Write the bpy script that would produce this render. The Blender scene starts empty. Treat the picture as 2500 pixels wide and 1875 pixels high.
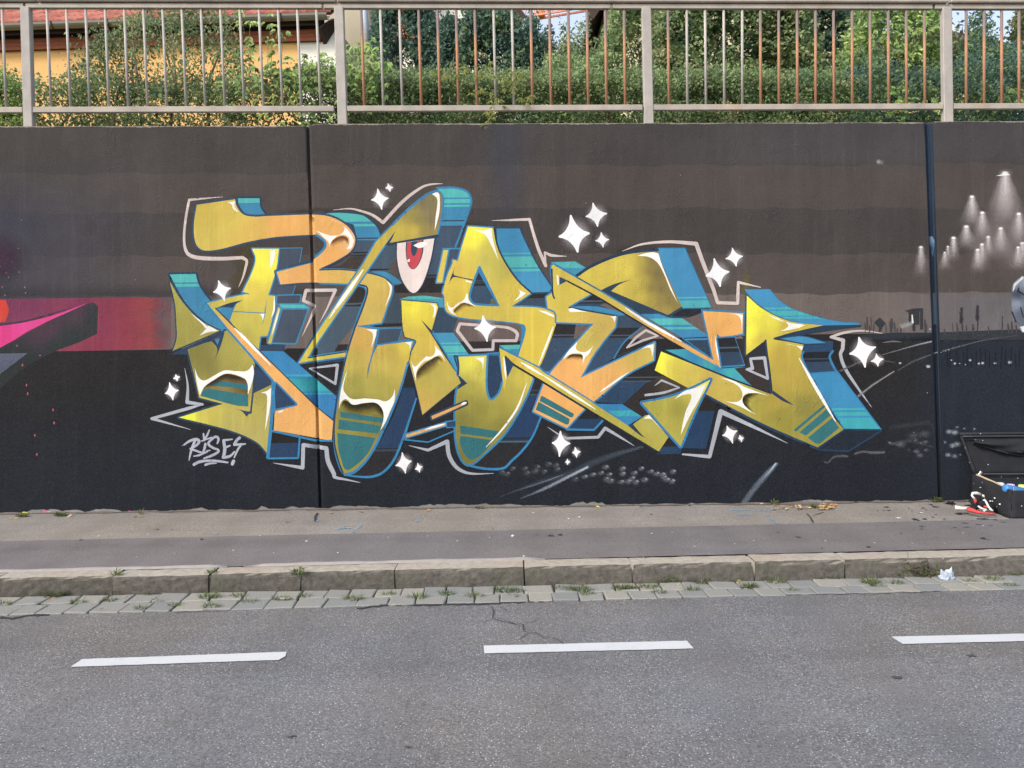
import bpy, bmesh, math, random
import numpy as np
from mathutils import Vector, Matrix
from mathutils.geometry import delaunay_2d_cdt

random.seed(7)
RS = np.random.RandomState(11)
scene = bpy.context.scene
COL = scene.collection

# ------------------------------------------------------------------ camera
FPX = 2023.0          # focal length in photo pixels
HOR = 842.0           # horizon row of the photo
CAMZ = 1.5
cam_d = bpy.data.cameras.new('camera')
cam = bpy.data.objects.new('camera', cam_d)
COL.objects.link(cam)
cam.location = (0, 0, CAMZ)
cam.rotation_euler = (math.radians(90), 0, 0)
cam_d.sensor_fit = 'HORIZONTAL'
cam_d.sensor_width = 36.0
cam_d.lens = FPX / 2500.0 * 36.0
cam_d.shift_y = (HOR - 937.5) / 2500.0
cam_d.clip_start = 0.05
cam_d.clip_end = 2000
scene.camera = cam

# ------------------------------------------------------------------ light
SUN_TO = Vector((-0.60, -0.50, 0.62)).normalized()
world = bpy.data.worlds.new('World')
scene.world = world
world.use_nodes = True
wn = world.node_tree.nodes
wl = world.node_tree.links
wn.clear()
wo = wn.new('ShaderNodeOutputWorld')
wb = wn.new('ShaderNodeBackground')
ws = wn.new('ShaderNodeTexSky')
ws.sky_type = 'NISHITA'
ws.sun_disc = False
ws.sun_elevation = math.asin(SUN_TO.z)
ws.sun_rotation = math.atan2(SUN_TO.x, SUN_TO.y)
ws.air_density = 1.0
ws.dust_density = 4.0
ws.ozone_density = 1.0
wb.inputs['Strength'].default_value = 0.10
# a thin bright veil of haze over the whole sky, as on a milky summer day
wv = wn.new('ShaderNodeMix'); wv.data_type = 'RGBA'; wv.blend_type = 'ADD'
wv.inputs[0].default_value = 1.0
wv.inputs[7].default_value = (3.5, 3.75, 4.2, 1)
wl.new(ws.outputs[0], wv.inputs[6])
wl.new(wv.outputs[2], wb.inputs['Color'])
wl.new(wb.outputs[0], wo.inputs['Surface'])

sun_d = bpy.data.lights.new('sun', 'SUN')
sun_d.energy = 2.3
sun_d.angle = math.radians(9)
sun_d.color = (1.0, 0.975, 0.94)
sun = bpy.data.objects.new('sun', sun_d)
COL.objects.link(sun)
sun.rotation_euler = SUN_TO.to_track_quat('Z', 'Y').to_euler()

scene.view_settings.view_transform = 'Standard'
scene.view_settings.look = 'None'
scene.view_settings.exposure = 0.55
scene.view_settings.gamma = 1
scene.view_settings.use_curve_mapping = False
scene.cycles.transparent_max_bounces = 32
scene.cycles.max_bounces = 6
scene.cycles.use_denoising = True

# ------------------------------------------------------------------ places
D = 7.075             # distance of the painted wall face
SL = 0.01328          # the street climbs gently to the right
PPM = FPX / D

def at(px, py, Y):
    return Vector(((px - 1250) / FPX * Y, Y, CAMZ + (HOR - py) / FPX * Y))

def wallpt(px, py, out=0.0):
    return ((px - 1250) / PPM, D - out, CAMZ + (HOR - py) / PPM)

def gpt(px, py, h):
    """point of the sloped plane z = h + SL*x seen at a pixel"""
    a = (px - 1250) / FPX
    b = (HOR - py) / FPX
    Y = (h - CAMZ) / (b - SL * a)
    return Vector((a * Y, Y, CAMZ + b * Y))

# ------------------------------------------------------------------ helpers
def s2l(c):
    return c / 12.92 if c <= 0.04045 else ((c + 0.055) / 1.055) ** 2.4

def hexlin(h, k=1.0):
    h = h.lstrip('#')
    return tuple(s2l(int(h[i:i + 2], 16) / 255.0) * k for i in (0, 2, 4))

def link(o, parent=None):
    COL.objects.link(o)
    if parent is not None:
        o.parent = parent
    return o

def tag(o, label=None, cat=None, group=None, kind=None):
    if label: o['label'] = label
    if cat: o['category'] = cat
    if group: o['group'] = group
    if kind: o['kind'] = kind
    return o

def thing(name, label, cat, loc=(0, 0, 0), group=None):
    o = bpy.data.objects.new(name, None)
    o.empty_display_size = 0.1
    o.location = loc
    COL.objects.link(o)
    return tag(o, label, cat, group)

def mesh_obj(name, verts, faces, mat, parent=None, smooth=False):
    me = bpy.data.meshes.new(name)
    me.from_pydata([tuple(v) for v in verts], [], faces)
    me.update()
    if mat is not None:
        me.materials.append(mat)
    if smooth:
        me.polygons.foreach_set('use_smooth', [True] * len(me.polygons))
    o = bpy.data.objects.new(name, me)
    link(o, parent)
    if parent is not None:
        o.matrix_parent_inverse = Matrix.Translation(-Vector(parent.location))
    return o

def set_corner_cols(me, cols, name='col'):
    a = me.color_attributes.new(name, 'FLOAT_COLOR', 'CORNER')
    a.data.foreach_set('color', np.asarray(cols, dtype=np.float32).ravel())

def np_mesh(name, V, F, mat, parent=None, cols=None, smooth=False):
    """V (n,3) array, F (m,k) int array; cols (m*k,4)"""
    V = np.asarray(V, dtype=np.float32)
    F = np.asarray(F, dtype=np.int32)
    me = bpy.data.meshes.new(name)
    m, k = F.shape
    me.vertices.add(len(V))
    me.vertices.foreach_set('co', V.ravel())
    me.loops.add(m * k)
    me.loops.foreach_set('vertex_index', F.ravel())
    me.polygons.add(m)
    me.polygons.foreach_set('loop_start', np.arange(0, m * k, k, dtype=np.int32))
    me.polygons.foreach_set('loop_total', np.full(m, k, dtype=np.int32))
    if cols is not None:
        set_corner_cols(me, cols)
    me.update(calc_edges=True)
    if mat is not None:
        me.materials.append(mat)
    if smooth:
        me.polygons.foreach_set('use_smooth', [True] * m)
    o = bpy.data.objects.new(name, me)
    link(o, parent)
    if parent is not None:
        o.matrix_parent_inverse = Matrix.Translation(-Vector(parent.location))
    return o

class MB:
    """collects simple solids into one mesh"""
    def __init__(self):
        self.v = []; self.f = []
    def box(self, p0, p1):
        x0, y0, z0 = p0; x1, y1, z1 = p1
        n = len(self.v)
        self.v += [(x0,y0,z0),(x1,y0,z0),(x1,y1,z0),(x0,y1,z0),(x0,y0,z1),(x1,y0,z1),(x1,y1,z1),(x0,y1,z1)]
        self.f += [(n,n+3,n+2,n+1),(n+4,n+5,n+6,n+7),(n,n+1,n+5,n+4),(n+1,n+2,n+6,n+5),(n+2,n+3,n+7,n+6),(n+3,n,n+4,n+7)]
        return self
    def bar(self, a, b, w, d, up=Vector((0, 0, 1))):
        """box bar from a to b with section w (sideways) x d (along 'up')"""
        a = Vector(a); b = Vector(b)
        t = (b - a).normalized()
        if abs(t.dot(up)) > 0.95: up = Vector((0, 1, 0))
        s = t.cross(up).normalized(); u = s.cross(t).normalized()
        n = len(self.v)
        for p in (a, b):
            for i, j in ((-1,-1),(1,-1),(1,1),(-1,1)):
                self.v.append(tuple(p + s * (w / 2 * i) + u * (d / 2 * j)))
        self.f += [(n,n+1,n+2,n+3),(n+4,n+7,n+6,n+5)] + [(n+i, n+4+i, n+4+(i+1)%4, n+(i+1)%4) for i in range(4)]
        return self
    def tube(self, pts, r, seg=8, caps=True):
        pts = [Vector(p) for p in pts]
        n0 = len(self.v)
        for i, p in enumerate(pts):
            t = (pts[min(i+1, len(pts)-1)] - pts[max(i-1, 0)]).normalized()
            up = Vector((0,0,1)) if abs(t.z) < 0.9 else Vector((0,1,0))
            s = t.cross(up).normalized(); u = s.cross(t).normalized()
            rr = r[i] if isinstance(r, (list, tuple)) else r
            for k in range(seg):
                a = 2*math.pi*k/seg
                self.v.append(tuple(p + s*(math.cos(a)*rr) + u*(math.sin(a)*rr)))
        for i in range(len(pts)-1):
            for k in range(seg):
                a = n0+i*seg+k; b = n0+i*seg+(k+1)%seg
                self.f.append((a, b, b+seg, a+seg))
        if caps:
            self.f.append(tuple(n0+k for k in range(seg))[::-1])
            self.f.append(tuple(n0+(len(pts)-1)*seg+k for k in range(seg)))
        return self
    def prism(self, poly, d):
        """poly: list of 3D points (planar), extruded by vector d"""
        d = Vector(d); n = len(self.v); m = len(poly)
        self.v += [tuple(Vector(p)) for p in poly] + [tuple(Vector(p)+d) for p in poly]
        self.f.append(tuple(range(n, n+m))[::-1]); self.f.append(tuple(range(n+m, n+2*m)))
        for i in range(m):
            j = (i+1) % m
            self.f.append((n+i, n+j, n+m+j, n+m+i))
        return self
    def build(self, name, mat, parent=None, smooth=False, bevel=0):
        o = mesh_obj(name, self.v, self.f, mat, parent, smooth)
        bm = bmesh.new(); bm.from_mesh(o.data)
        bmesh.ops.recalc_face_normals(bm, faces=bm.faces[:])
        if bevel:
            bmesh.ops.bevel(bm, geom=bm.edges[:], offset=bevel, segments=1, affect='EDGES')
        bm.to_mesh(o.data); bm.free()
        return o

# ------------------------------------------------------------------ materials
class NT:
    def __init__(self, name):
        self.m = bpy.data.materials.new(name)
        self.m.use_nodes = True
        self.n = self.m.node_tree.nodes; self.l = self.m.node_tree.links
        self.n.clear()
        self.out = self.n.new('ShaderNodeOutputMaterial')
        self.b = self.n.new('ShaderNodeBsdfPrincipled')
        self.l.new(self.b.outputs[0], self.out.inputs[0])
        self.tc = self.n.new('ShaderNodeTexCoord')
        self.obj = self.tc.outputs['Object']
    def new(self, t, **kw):
        x = self.n.new(t)
        for k, v in kw.items(): setattr(x, k, v)
        return x
    def map(self, scale=(1,1,1), src=None, rot=(0,0,0), loc=(0,0,0)):
        x = self.new('ShaderNodeMapping')
        x.inputs['Scale'].default_value = scale
        x.inputs['Rotation'].default_value = rot
        x.inputs['Location'].default_value = loc
        self.l.new(src or self.obj, x.inputs[0])
        return x.outputs[0]
    def noise(self, scale, detail=3, rough=0.55, src=None, out=0):
        x = self.new('ShaderNodeTexNoise')
        x.inputs['Scale'].default_value = scale
        x.inputs['Detail'].default_value = detail
        x.inputs['Roughness'].default_value = rough
        self.l.new(src or self.obj, x.inputs['Vector'])
        return x.outputs[out]
    def voro(self, scale, feature='F1', src=None, out='Distance', rnd=1):
        x = self.new('ShaderNodeTexVoronoi', feature=feature)
        x.inputs['Scale'].default_value = scale
        x.inputs['Randomness'].default_value = rnd
        self.l.new(src or self.obj, x.inputs['Vector'])
        return x.outputs[out]
    def ramp(self, src, stops, interp='LINEAR'):
        x = self.new('ShaderNodeValToRGB')
        x.color_ramp.interpolation = interp
        e = x.color_ramp.elements
        while len(e) < len(stops): e.new(0.5)
        for i, (p, c) in enumerate(stops):
            e[i].position = p
            e[i].color = (c, c, c, 1) if not hasattr(c, '__len__') else (*c[:3], 1)
        self.l.new(src, x.inputs[0])
        return x.outputs[0]
    def mix(self, a, b, f, mode='MIX'):
        x = self.new('ShaderNodeMix', data_type='RGBA', blend_type=mode)
        for s, v in ((0, f), (6, a), (7, b)):
            if hasattr(v, 'is_output') or hasattr(v, 'node'):
                self.l.new(v, x.inputs[s])
            elif s == 0: x.inputs[0].default_value = v
            else: x.inputs[s].default_value = (v, v, v, 1) if not hasattr(v, '__len__') else (*v[:3], 1)
        return x.outputs[2]
    def math(self, op, a, b=0.0, c=None):
        x = self.new('ShaderNodeMath', operation=op)
        for i, v in enumerate((a, b) if c is None else (a, b, c)):
            if hasattr(v, 'node'): self.l.new(v, x.inputs[i])
            else: x.inputs[i].default_value = v
        return x.outputs[0]
    def attr(self, name='col', out='Color'):
        x = self.new('ShaderNodeAttribute', attribute_name=name)
        return x.outputs[out]
    def bump(self, h, strength=0.3, dist=0.01, prev=None):
        x = self.new('ShaderNodeBump')
        x.inputs['Strength'].default_value = strength
        x.inputs['Distance'].default_value = dist
        self.l.new(h, x.inputs['Height'])
        if prev is not None: self.l.new(prev, x.inputs['Normal'])
        return x.outputs[0]
    def done(self, col, rough=0.7, normal=None, metal=0.0, spec=0.5):
        for s, v in (('Base Color', col), ('Roughness', rough), ('Metallic', metal), ('Specular IOR Level', spec)):
            if hasattr(v, 'node'): self.l.new(v, self.b.inputs[s])
            else: self.b.inputs[s].default_value = (*v[:3], 1) if hasattr(v, '__len__') else v
        if normal is not None: self.l.new(normal, self.b.inputs['Normal'])
        return self.m

def simple_mat(name, col, rough=0.7, var=0.12, nscale=8.0, bump=0.0, metal=0.0, bscale=60.0, spec=0.4):
    t = NT(name)
    nz = t.noise(nscale, 4, 0.6)
    c = t.mix(tuple(x * (1 - var) for x in col), tuple(min(1, x * (1 + var)) for x in col), nz)
    nb = t.bump(t.noise(bscale, 3), bump, 0.005) if bump else None
    return t.done(c, rough, nb, metal, spec)
# ================================================================== the painted wall
CR = {'A': (400, 440, 4.424), 'B': (850, 440, 4.424), 'C': (350, 800, 4.424), 'D': (800, 800, 4.424),
      'E': (1250, 560, 4.424), 'F': (1250, 800, 4.424), 'G': (1700, 560, 4.424), 'H': (1700, 800, 4.424),
      'I': (600, 640, 5.53), 'J': (980, 640, 5.53), 'K': (1100, 420, 5.53), 'N': (2100, 750, 5.53),
      'L': (2180, 380, 6.9125), 'M': (2150, 600, 6.309), 'Q': (0, 540, 4.424), 'R': (0, 800, 3.53),
      'S': (1100, 1000, 2.765), 'P': (0, 0, 1.0)}
PAINT_K = 0.66
PAL = {'y': '#fdf35a', 'm': '#d9c35b', 'o': '#eeb268', 'ol': '#a9a154', 'g': '#8c8546', 'k': '#5f4d38',
       'bl': '#448bb0', 'tq': '#5abab6', 'ob': '#3d86b4', 'nv': '#3c4f66', 'dn': '#31445c', 'bk': '#2a2a2d',
       'pk': '#f6e4dc', 'rd': '#cf5058', 'wh': '#ffffff', 'hl': '#d8c9c2', 'hb': '#b2b6be', 'te': '#36747a',
       'br': '#5a4e49', 'lb': '#73645e', 'dk': '#302c2c'}

def colr(s):
    return np.array(hexlin(PAL.get(s, s), PAINT_K))

# wall sections are separated by two leaning expansion joints
def jx1(y): return 752.0 + 0.0327 * (y - 440.0)
def jx2(y): return 2260.0 + 0.0358 * (y - 380.0)
JPROF = ((jx1, ((0, 0.0), (1.0, 0.03), (5.5, 0.03), (7.0, 0.006), (13.5, 0.0))), (jx2, ((0, 0.0), (1.5, 0.025), (14, 0.025), (17, 0.0))))

def groove(x, y):
    d = np.zeros_like(x)
    for fx, prof in JPROF:
        u = x - fx(y)
        d = np.maximum(d, np.interp(u, [p[0] for p in prof], [p[1] for p in prof], left=0, right=0))
    return d

def toks(s):
    """yields (x, y, smooth, extra) in photo pixels"""
    cr = CR['P']; out = []; parts = s.replace(';', ' ').split(); i = 0
    while i < len(parts):
        t = parts[i]
        if t in CR: cr = CR[t]; i += 1; continue
        sm = t.startswith('~')
        x = float(t.lstrip('~')); y = float(parts[i + 1])
        out.append([cr[0] + x / cr[2], cr[1] + y / cr[2], sm]); i += 2
    return out

def wtoks(s):
    cr = CR['P']; out = []; parts = s.replace(';', ' ').split(); i = 0
    while i < len(parts):
        t = parts[i]
        if t in CR: cr = CR[t]; i += 1; continue
        sm = t.startswith('~')
        x = float(t.lstrip('~')); y = float(parts[i + 1]); w = float(parts[i + 2])
        out.append([cr[0] + x / cr[2], cr[1] + y / cr[2], sm, w]); i += 3
    return out

def curve(pts, closed, n=7):
    P = [np.array([p[0], p[1]] + ([p[3]] if len(p) > 3 else [])) for p in pts]
    sm = [p[2] for p in pts]; N = len(P); out = []
    for i in range(N if closed else N - 1):
        j = (i + 1) % N
        a, b = P[i], P[j]
        if not sm[i] and not sm[j]:
            out.append(a); continue
        ch = b - a
        def tan(k):
            if not sm[k] or (not closed and k in (0, N - 1)): return ch
            t = P[(k + 1) % N] - P[k - 1]
            L = np.linalg.norm(t[:2]); return t / (L + 1e-9) * np.linalg.norm(ch[:2])
        ta, tb = tan(i), tan(j)
        for q in range(n):
            t = q / n; t2 = t * t; t3 = t2 * t
            out.append((2*t3-3*t2+1)*a + (t3-2*t2+t)*ta + (-2*t3+3*t2)*b + (t3-t2)*tb)
    if not closed: out.append(P[-1])
    return np.array(out)

def in_poly(P, x, y):
    c = np.zeros(len(x), bool); n = len(P); j = n - 1
    for i in range(n):
        xi, yi = P[i][0], P[i][1]; xj, yj = P[j][0], P[j][1]
        k = ((yi > y) != (yj > y))
        if k.any():
            xs = (xj - xi) * (y - yi) / (yj - yi + 1e-12) + xi
            c ^= k & (x < xs)
        j = i
    return c

def joint_edges(bb):
    V = []; E = []
    for fx, prof in JPROF:
        for u, _ in prof:
            y0, y1 = bb[2] - 2, bb[3] + 2
            xa, xb = fx(y0) + u, fx(y1) + u
            if max(xa, xb) < bb[0] or min(xa, xb) > bb[1]: continue
            n = len(V); V += [(xa, y0), (xb, y1)]; E.append((n, n + 1))
    return V, E

def cdt(loops, extra_edges=(), grid=None, open_pts=None):
    """returns verts (n,2), tris (m,3) of the hull triangulation with all loop edges as constraints"""
    V = []; E = []
    for L in loops:
        n = len(V); V += [tuple(p[:2]) for p in L]
        E += [(n + i, n + (i + 1) % len(L)) for i in range(len(L))]
    A = np.array(V); bb = (A[:, 0].min(), A[:, 0].max(), A[:, 1].min(), A[:, 1].max())
    jv, je = joint_edges(bb)
    n = len(V); V += jv; E += [(a + n, b + n) for a, b in je]
    for (a, b) in extra_edges:
        n = len(V); V += [a, b]; E.append((n, n + 1))
    if grid:
        gx = np.arange(bb[0] + grid * .5, bb[1], grid); gy = np.arange(bb[2] + grid * .5, bb[3], grid)
        X, Y = np.meshgrid(gx, gy); X = X + (np.arange(len(gy)) % 2)[:, None] * grid * .5
        X = X.ravel(); Y = Y.ravel()
        if len(loops) == 1:
            k = in_poly(loops[0], X, Y); X = X[k]; Y = Y[k]
        V += list(zip(X.tolist(), Y.tolist()))
    r = delaunay_2d_cdt([Vector((float(a), float(b))) for a, b in V], E, [], 0, 1e-4)
    vo = np.array([(v.x, v.y) for v in r[0]]); fo = np.array([f for f in r[2] if len(f) == 3], dtype=np.int64)
    return vo, fo, bb

STEP = 0.00003
BOXES = []
def next_layer(v2):
    x0, y0 = v2.min(0); x1, y1 = v2.max(0); top = 0
    for (a, b, c, d, l) in BOXES:
        if l > top and a < x1 and c > x0 and b < y1 and d > y0: top = l
    BOXES.append((x0, y0, x1, y1, top + 1))
    return top + 1
class Paint:
    """collects triangles of paint for one object"""
    def __init__(self): self.V = []; self.F = []; self.C = []; self.n = 0
    def add(self, v2, f, cc, top=None):
        if len(f) == 0: return
        used, inv = np.unique(f.ravel(), return_inverse=True)
        v2 = v2[used]; f = inv.reshape(f.shape)
        # wind towards the camera
        a, b, c = v2[f[:, 0]], v2[f[:, 1]], v2[f[:, 2]]
        s = (b[:, 0]-a[:, 0])*(c[:, 1]-a[:, 1]) - (b[:, 1]-a[:, 1])*(c[:, 0]-a[:, 0])
        f2 = f.copy(); cc2 = cc.copy()
        fl = s > 0
        f2[fl] = f[fl][:, [0, 2, 1]]; cc2[fl] = cc[fl][:, [0, 2, 1]]
        ok = np.abs(s) > 1e-7
        f2 = f2[ok]; cc2 = cc2[ok]
        out = 0.0025 + STEP * next_layer(v2)
        g = groove(v2[:, 0], v2[:, 1])
        V3 = np.stack([(v2[:, 0]-1250)/PPM, D - out + g, CAMZ + (HOR - v2[:, 1])/PPM], 1)
        self.V.append(V3); self.F.append(f2 + self.n); self.C.append(cc2); self.n += len(V3)
    def build(self, name, mat, parent, label=None):
        if not self.V: return None
        F = np.concatenate(self.F); C = np.concatenate(self.C).reshape(-1, 4)
        o = np_mesh(name, np.concatenate(self.V), F, mat, parent, C)
        if label: o['label'] = label
        return o

def parse_fill(s):
    p = s.split()
    if p[0] == 'B':      # bands: B crop col y col y col
        cr = CR[p[1]]; cols = [p[2]]; ys = []
        for i in range(3, len(p), 2): ys.append(cr[1] + float(p[i]) / cr[2]); cols.append(p[i + 1])
        return ('B', ys, cols)
    if p[0] == 'G':      # gradient points: G crop col x y ... * col x y r
        cr = CR['P']; pts = []; spots = []; i = 1; spot = False
        while i < len(p):
            if p[i] in CR: cr = CR[p[i]]; i += 1; continue
            if p[i] == '*':
                spots.append((colr(p[i+1]), cr[0]+float(p[i+2])/cr[2], cr[1]+float(p[i+3])/cr[2], float(p[i+4])/cr[2])); i += 5; continue
            pts.append((colr(p[i]), cr[0]+float(p[i+1])/cr[2], cr[1]+float(p[i+2])/cr[2])); i += 3
        return ('G', pts, spots)
    return ('F', p[0])

def gcol(fill, x, y):
    pts, spots = fill[1], fill[2]
    W = np.zeros(len(x)); C = np.zeros((len(x), 3))
    for c, px, py in pts:
        w = 1.0 / (((x-px)**2 + (y-py)**2) + 60.0) ** 1.5
        W += w; C += w[:, None] * c[None, :]
    C /= W[:, None]
    for c, px, py, r in spots:
        a = np.exp(-(((x-px)**2 + (y-py)**2) / (r*r)) ** 1.2)[:, None] * 0.92
        C = C * (1 - a) + c[None, :] * a
    return C

def fill_poly(pt, s, fill, grid=None, n=7):
    L = curve(toks(s), True, n); fl = parse_fill(fill)
    ee = []
    if fl[0] == 'B':
        for yb in fl[1]:
            ee.append(((L[:, 0].min()-1, yb + 0.8), (L[:, 0].max()+1, yb - 0.8)))
    v, f, bb = cdt([L], ee, grid or (7.0 if fl[0] == 'G' else None))
    cx = v[f].mean(1)
    k = in_poly(L, cx[:, 0], cx[:, 1]); f = f[k]; cx = cx[k]
    cc = np.ones((len(f), 3, 4))
    if fl[0] == 'F': cc[:, :, :3] = colr(fl[1])
    elif fl[0] == 'B':
        tab = np.array([colr(c) for c in fl[2]])
        xm = (L[:, 0].min()+L[:, 0].max())/2; hw = max(1, (L[:, 0].max()-L[:, 0].min())/2+1)
        yy = cx[:, 1] + 0.8 * (cx[:, 0]-xm)/hw
        idx = np.searchsorted(np.array(fl[1]), yy)
        cc[:, :, :3] = tab[idx][:, None, :]
    else:
        vc = gcol(fl, v[:, 0], v[:, 1]); cc[:, :, :3] = vc[f]
    pt.add(v, f, cc)
    return L

def stroke_arr(pt, P, w, col, closed=False):
    """P (n,2), w (n,) widths in photo px"""
    loops = []; n = len(P)
    segs = range(n if closed else n - 1)
    for i in segs:
        a, b = P[i], P[(i+1) % n]; wa, wb = w[i]/2, w[(i+1) % n]/2
        d = b - a; Ln = np.hypot(*d)
        if Ln < 1e-6: continue
        nn = np.array([-d[1], d[0]]) / Ln
        loops.append(np.array([a+nn*wa, b+nn*wb, b-nn*wb, a-nn*wa]))
    for i in range(n):
        r = w[i]/2
        if r < 0.7: continue
        # a joint disc, only where the line bends or ends
        if 0 < i < n-1 or closed:
            d0 = P[i]-P[i-1]; d1 = P[(i+1) % n]-P[i]
            cr = abs(d0[0]*d1[1]-d0[1]*d1[0])/(np.hypot(*d0)*np.hypot(*d1)+1e-9)
            if cr < 0.12 and d0 @ d1 > 0: continue
        m = 9
        loops.append(np.array([[P[i][0]+r*math.cos(2*math.pi*(k+.3)/m), P[i][1]+r*math.sin(2*math.pi*(k+.3)/m)] for k in range(m)]))
    v, f, bb = cdt(loops)
    cx = v[f].mean(1); k = np.zeros(len(f), bool)
    for L in loops:
        q = (~k) & (cx[:, 0] > L[:, 0].min()) & (cx[:, 0] < L[:, 0].max()) & (cx[:, 1] > L[:, 1].min()) & (cx[:, 1] < L[:, 1].max())
        if q.any():
            k[q] |= in_poly(L, cx[q][:, 0], cx[q][:, 1])
    f = f[k]
    cc = np.ones((len(f), 3, 4)); cc[:, :, :3] = colr(col)
    if col in ('hl', 'hb', 'HH'):
        # the contour line turns from warm white above to cool grey near the foot
        t = np.clip((v[:, 1] - 800) / 90.0, 0, 1)[:, None]
        vc = colr('hl')[None] * (1-t) + colr('hb')[None] * t
        cc[:, :, :3] = vc[f]
    pt.add(v, f, cc)

def stroke(pt, s, col, w=None, closed=False):
    if w is None:
        A = curve(wtoks(s), closed); stroke_arr(pt, A[:, :2], A[:, 2], col, closed)
    else:
        A = curve(toks(s), closed); stroke_arr(pt, A[:, :2], np.full(len(A), float(w)), col, closed)

def taper(pt, s, col, w):
    A = curve(toks(s), False)
    if len(A) < 8:
        t = np.linspace(0, 1, 12); d = np.r_[0, np.cumsum(np.hypot(*np.diff(A[:, :2], axis=0).T))]; d /= d[-1]
        A = np.stack([np.interp(t, d, A[:, 0]), np.interp(t, d, A[:, 1])], 1)
    t = np.linspace(0, 1, len(A)); stroke_arr(pt, A[:, :2], w * np.clip(np.sin(math.pi * np.clip(t, .03, .97))**.6, .1, 1), col)

def soft_blob(pt, x, y, rx, ry, col, a=1.0, ang=0.0, core=0.25, m=14):
    """sprayed dot whose edge fades out"""
    rings = [(0, 1), (core, 1), (core+(1-core)*.35, .55), (core+(1-core)*.7, .15), (1, 0)]
    V = [(x, y)]; C = [a]
    ca, sa = math.cos(ang), math.sin(ang)
    for r, al in rings[1:]:
        for k in range(m):
            t = 2*math.pi*k/m; u = rx*r*math.cos(t); v = ry*r*math.sin(t)
            V.append((x+u*ca-v*sa, y+u*sa+v*ca)); C.append(a*al)
    F = [(0, 1+k, 1+(k+1) % m) for k in range(m)]
    for q in range(len(rings)-2):
        o = 1+q*m
        for k in range(m):
            k2 = (k+1) % m
            F += [(o+k, o+m+k, o+m+k2), (o+k, o+m+k2, o+k2)]
    _soft(pt, V, F, C, col)

def _soft(pt, V, F, C, col):
    V = np.array(V, float); F = np.array(F); C = np.array(C)
    cc = np.ones((len(F), 3, 4)); cc[:, :, :3] = colr(col); cc[:, :, 3] = C[F]
    pt.add(V, F, cc)

def soft_stroke(pt, s, col, a=1.0, aends=(1, 1), core=0.3):
    A = curve(wtoks(s), False, 5); P = A[:, :2]; w = A[:, 2]; n = len(P)
    T = np.gradient(P, axis=0); T /= np.hypot(T[:, 0], T[:, 1])[:, None]+1e-9; N = np.stack([-T[:, 1], T[:, 0]], 1)
    V = []; C = []; offs = [(-1, 0), (-core, 1), (core, 1), (1, 0)]
    for i in range(n):
        e = aends[0]+(aends[1]-aends[0])*i/(n-1)
        for u, al in offs: V.append(P[i]+N[i]*w[i]/2*u); C.append(al*a*e)
    F = []
    for i in range(n-1):
        for k in range(3):
            q = i*4+k; F += [(q, q+4, q+5), (q, q+5, q+1)]
    _soft(pt, V, F, C, col)

def shade_stroke(pt, s, col, a=1.0):
    """sprayed shading: full on the line, fading out to its right hand side (below a line drawn left to right)"""
    A = curve(wtoks(s), False, 5); P = A[:, :2]; w = A[:, 2]; n = len(P)
    T = np.gradient(P, axis=0); T /= np.hypot(T[:, 0], T[:, 1])[:, None]+1e-9; N = np.stack([-T[:, 1], T[:, 0]], 1)
    V = []; C = []; offs = [(-.06, 0), (0, 1), (.25, .8), (.55, .35), (.8, .1), (1, 0)]
    for i in range(n):
        e = min(1, (min(i, n-1-i)+.3)/4)
        for u, al in offs: V.append(P[i]+N[i]*w[i]*u); C.append(al*a*e)
    F = []
    for i in range(n-1):
        for k in range(5):
            q = i*6+k; F += [(q, q+6, q+7), (q, q+7, q+1)]
    _soft(pt, V, F, C, col)

def cone(pt, x, y, w0, w1, h, col='#e8dcda', a=.8, lean=0.0):
    """sprayed beam falling from a painted lamp"""
    V = []; C = []; F = []; nr = 7; us = np.linspace(-1, 1, 7)
    for i in range(nr):
        t = i/(nr-1); w = w0+(w1-w0)*t
        for u in us:
            V.append((x+lean*h*t+u*w, y+h*t)); C.append(a*(1-t)**1.3*(1-abs(u)**1.5)*(1 if t > 0 else .9))
    for i in range(nr-1):
        for k in range(6):
            q = i*7+k; F += [(q, q+7, q+8), (q, q+8, q+1)]
    _soft(pt, V, F, C, col)

def star(pt, glow, s):
    p = [(q[0], q[1]) for q in toks(s)]
    c = np.mean(p, axis=0); tips = [np.array(q) for q in p]
    size = max(np.hypot(*(t-c)) for t in tips)
    rx = abs(tips[1][0]-tips[3][0])/2; ry = abs(tips[0][1]-tips[2][1])/2
    soft_blob(glow, c[0]+size*.08, c[1], rx*1.05+3, ry*.95+3, '#d9cfd0', .55, 0, .35)
    L = []
    r = max(1.0, size*.045)
    for i in range(4):
        a, b = tips[i], tips[(i+1) % 4]
        ctrl = c + ((a-c)+(b-c))*.22
        # tips are blunt: two points either side
        da = (a-c)/np.hypot(*(a-c)); na = np.array([-da[1], da[0]]); db = (b-c)/np.hypot(*(b-c)); nb = np.array([-db[1], db[0]])
        s0 = 1 if (ctrl-c) @ na > 0 else -1; s1 = 1 if (ctrl-c) @ nb > 0 else -1
        a1 = a-da*r*.6+na*s0*r; b1 = b-db*r*.6+nb*s1*r
        L.append(a)
        for t in np.linspace(0, 1, 8): L.append((1-t)**2*a1+2*t*(1-t)*ctrl+t*t*b1)
    L = np.array(L); v, f, bb = cdt([L]); cx = v[f].mean(1); f = f[in_poly(L, cx[:, 0], cx[:, 1])]
    cc = np.ones((len(f), 3, 4)); cc[:, :, :3] = colr('#ffffff'); pt.add(v, f, cc)
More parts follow.
